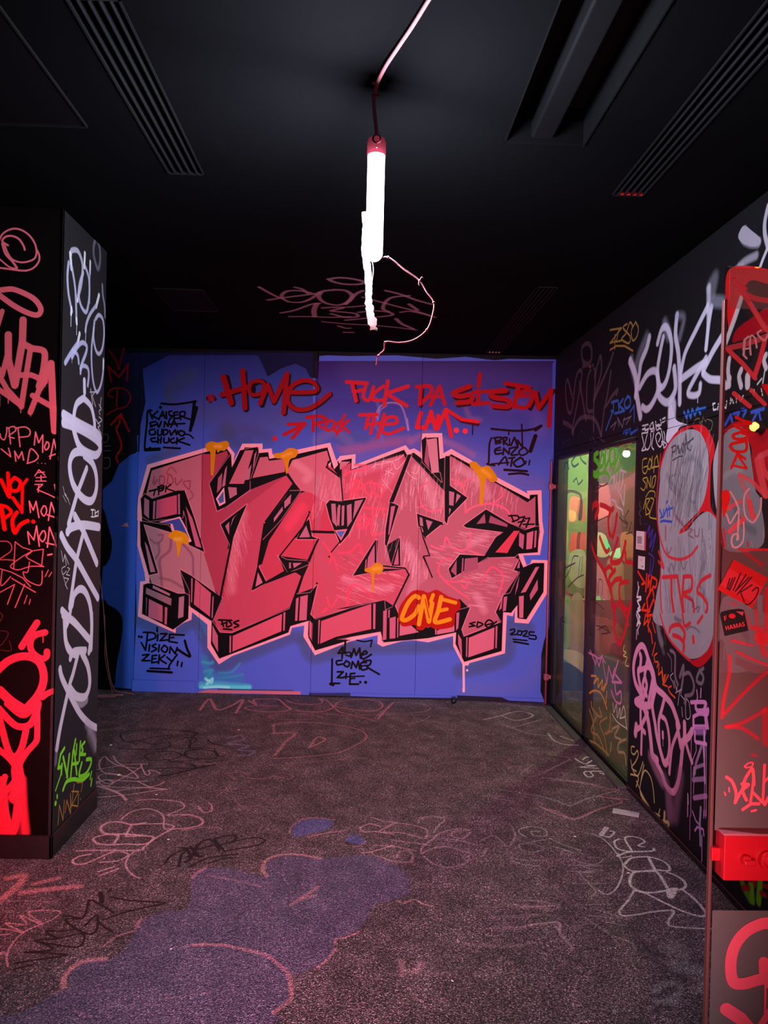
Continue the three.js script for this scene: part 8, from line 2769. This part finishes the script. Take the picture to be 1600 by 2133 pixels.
{
  const w = 0.062, h = 0.062, tex = card(w, h, (c, W, H) => {
    c.fillStyle = '#0a0606'; c.fillRect(0, 0, W, H); c.fillStyle = '#f03048';
    c.font = 'bold 70px sans-serif'; c.textAlign = 'left'; c.textBaseline = 'middle'; c.fillText('F', 26, H * 0.3);
    c.fillStyle = '#e01828'; c.beginPath(); c.ellipse(W * 0.47, H * 0.27, 36, 26, 0.3, 0, 7); c.fill(); c.fillStyle = '#d06070'; c.beginPath(); c.moveTo(W * .66, H * .12); c.lineTo(W * .98, H * .2); c.lineTo(W * .9, H * .36); c.closePath(); c.fill();
    c.fillStyle = '#f8405a'; c.font = 'bold 62px sans-serif'; c.textAlign = 'center'; c.fillText('HAMAS', W / 2, H * 0.7);
  });
  const s = new THREE.Shape(); s.moveTo(-w / 2, -h / 2); s.lineTo(w / 2, -h / 2); s.lineTo(w / 2, h * 0.36); s.lineTo(w * 0.34, h * 0.45); s.lineTo(-w * 0.1, h / 2); s.lineTo(-w * 0.4, h * 0.49); s.lineTo(-w / 2, h * 0.42); s.closePath();
  const g = mapUV(new THREE.ExtrudeGeometry(s, { depth: 0.0008, bevelEnabled: false }), { u0: -w * 500, u1: w * 500, v0: -h * 500, v1: h * 500 }, (x, y) => [x, y]);
  const t = tag(mesh('sticker', g, std(0xffffff, 0.5, { map: tex })), 'small torn black sticker with red letters on the glass door', 'sticker'); t.position.set(0.9415, 1.231, DZ + 0.0082); t.rotation.z = 0.24;
}
[[-3.757, 1.353, 0.13, 0.098, 'upper of two white stickers on the black wall right of the glass bays', true], [-3.742, 1.237, 0.09, 0.068, 'lower of two white stickers on the black wall right of the glass bays', false]].forEach(([z, y, w, h, label, big]) => {
  const tex = card(w, h, (c, W, H) => { c.fillStyle = '#e8dcdc'; c.fillRect(0, 0, W, H); if (big) { c.fillStyle = '#d05060'; c.fillRect(W * .86, 0, W * .14, H); c.fillStyle = '#a09098'; c.fillRect(W * .12, H * .28, W * .5, H * .4); c.fillStyle = '#c08088'; for (let i = 0; i < 3; i++) c.fillRect(W * .15, H * (.76 + i * .07), W * .6, H * .025); } else { stroke(c, W, H, '#4a4448', 8, [.4, .3, .55, .28]); stroke(c, W, H, '#4a4448', 12, [.55, .75, .75, .8, .8, .7]); } });
  const t = tag(mesh('sticker', mapUV(box(w, h, 0.001), { u0: -w * 500, u1: w * 500, v0: -h * 500, v1: h * 500 }, (x, yy) => [x, yy]), std(0xffffff, 0.6, { map: tex })), label, 'sticker');
  t.position.set(RX - 0.0006, y, z); t.rotation.y = -Math.PI / 2;
});
{ // added box; its red lens paints in a small reflection on the right wall
  const t = thing('glint_box', 'tiny added black box with a red reflection painted on its edge high on the right wall near the corner', 'glint_stand_in', [RX - 0.012, 2.44, -4.62]);
  mesh('case', rbox(0.022, 0.03, 0.05, 0.004), std(0x141416, 0.4), t); mesh('lens', rbox(0.004, 0.02, 0.012, 0.0015, -0.0115, -0.002, -0.012), std(0xc02028, 0.3), t);
}

// ---------------------------------------------------------------- things on the floor
{ // creased paper scrap
  const g = new THREE.BoxGeometry(0.125, 0.0012, 0.062, 10, 1, 5); const p = g.attributes.position;
  for (let i = 0; i < p.count; i++) p.setY(i, p.getY(i) + 0.0015 + 0.004 * Math.max(0, Math.sin(p.getX(i) * 40) * Math.cos(p.getZ(i) * 50))); g.computeVertexNormals();
  const t = tag(mesh('paper_scrap', g, std(0xcfc0c4, 0.8)), 'pale rectangular paper scrap on the carpet by the right wall', 'paper'); t.position.set(1.343, 0.0, -3.545); t.rotation.y = -0.42;
}
{
  const t = tag(mesh('ball', new THREE.IcosahedronGeometry(0.021, 3), std(0x08080a, 0.5)), 'small black ball on the carpet at the foot of the mural', 'ball'); t.position.set(0.725, 0.021, -5.5);
}
const bits = [
  [-1.51, -4.432, 0.024, 'pale yellowish pill-shaped scrap on the carpet farther from the camera beside the pillar', 0xf0eec0], [-1.3, -3.953, 0.02, 'pale yellowish scrap on the carpet nearer the pillar skirting amid pink scribble', 0xf0eec0],
  [0.316, -2.266, 0.008, 'white crumb alone on the reddish carpet at the bottom of the photo', 0xf4f0ee], [-0.792, -4.769, 0.02, 'beige scrap on the carpet before the middle of the mural beside bluish paint', 0xc8a890],
  [1.008, -3.279, 0.012, 'small white crumb on the carpet left of the large pale letters', 0xe8e4e0], [1.135, -2.951, 0.012, 'white crumb beside the large pale looped letters on the carpet', 0xe8dccc],
  [1.233, -3.697, 0.01, 'tiny white crumb on the carpet behind the paper scrap', 0xe8e8e8], [-1.023, -3.695, 0.015, 'pinkish white flake on the carpet beside the pale loops near the pillar', 0xe0c0c0],
  [-0.831, -3.207, 0.011, 'pinkish flake on the carpet just above the dark underlined tag', 0xe0c0b8], [0.68, -5.53, 0.012, 'pale flake right beside the black ball below the mural', 0xe0a8a0], [-0.61, -2.42, 0.01, 'white flake on the carpet between dark zigzag tag and purple paint', 0xd8b8b8],
  [-1.05, -3.03, 0.012, 'pink flake on the carpet in front of the pillar corner', 0xe0a0a8],
];
const flakes = [0, 1, 2].map((k) => { const g = new THREE.IcosahedronGeometry(1, 1), p = g.attributes.position; const q = [0, 1, 2, 3].map(() => rnd() * 6); for (let i = 0; i < p.count; i++) { const f = 0.85 + 0.15 * Math.sin(q[0] + 4 * p.getX(i)) + 0.12 * Math.cos(q[1] + 5 * p.getZ(i)); p.setXYZ(i, p.getX(i) * f, p.getY(i) * 0.28 * f, p.getZ(i) * 0.6 * f); } g.computeVertexNormals(); return g; });
bits.forEach(([x, z, s, label, c], i) => { const t = tag(mesh('scrap', flakes[i % 3], std(c, 0.7)), label, 'scrap', 'scraps on the carpet'); t.scale.setScalar(s * 0.62); t.position.set(x, s * 0.16, z); t.rotation.y = rnd() * 3 - 1.5; });
{
  const t = tag(mesh('wood_strip', rbox(0.24, 0.012, 0.022, 0.003), std(0xb0757a, 0.7)), 'thin pale wooden strip on the floor behind the pillar by the corner', 'wood'); t.position.set(-1.93, 0.006, -5.55); t.rotation.y = 0.22;
  const u = tag(mesh('wood_strip', rbox(0.2, 0.01, 0.016, 0.003), std(0xa0686c, 0.7)), 'short wooden strip lying in front of the longer strip behind the pillar', 'wood'); u.position.set(-1.95, 0.005, -5.505); u.rotation.y = 0.1;
}
{
  const t = thing('thin_cable', 'thin pinkish cable hanging down beside the pillar to the floor corner', 'cable', [-1.9, 0, -5.6]);
  mesh('cable', tube([[-0.14, 1.35, -0.02], [-0.125, 1.14, 0.03], [-0.1, 0.9, 0.05], [-0.075, 0.73, 0.05], [-0.055, 0.5, 0.05], [-0.035, 0.3, 0.05], [0.0, 0.1, 0.04], [0.03, 0.03, 0.02], [0.07, 0.012, -0.02], [0.16, 0.006, 0.0]], 0.0032, 90, 7), std(0xa86468, 0.6), t);
  mesh('cable', tube([[-0.06, 0.62, 0.045], [-0.05, 0.45, 0.055], [-0.045, 0.3, 0.06], [-0.015, 0.12, 0.045], [0.01, 0.02, 0.06], [-0.08, 0.006, 0.1]], 0.0026, 60, 7), std(0x9a5a60, 0.6), t);
  mesh('clip', rbox(0.012, 0.02, 0.02, 0.002, -0.142, 1.345, -0.025), std(0x80484c, 0.6), t);
}

renderer.render(scene, camera);
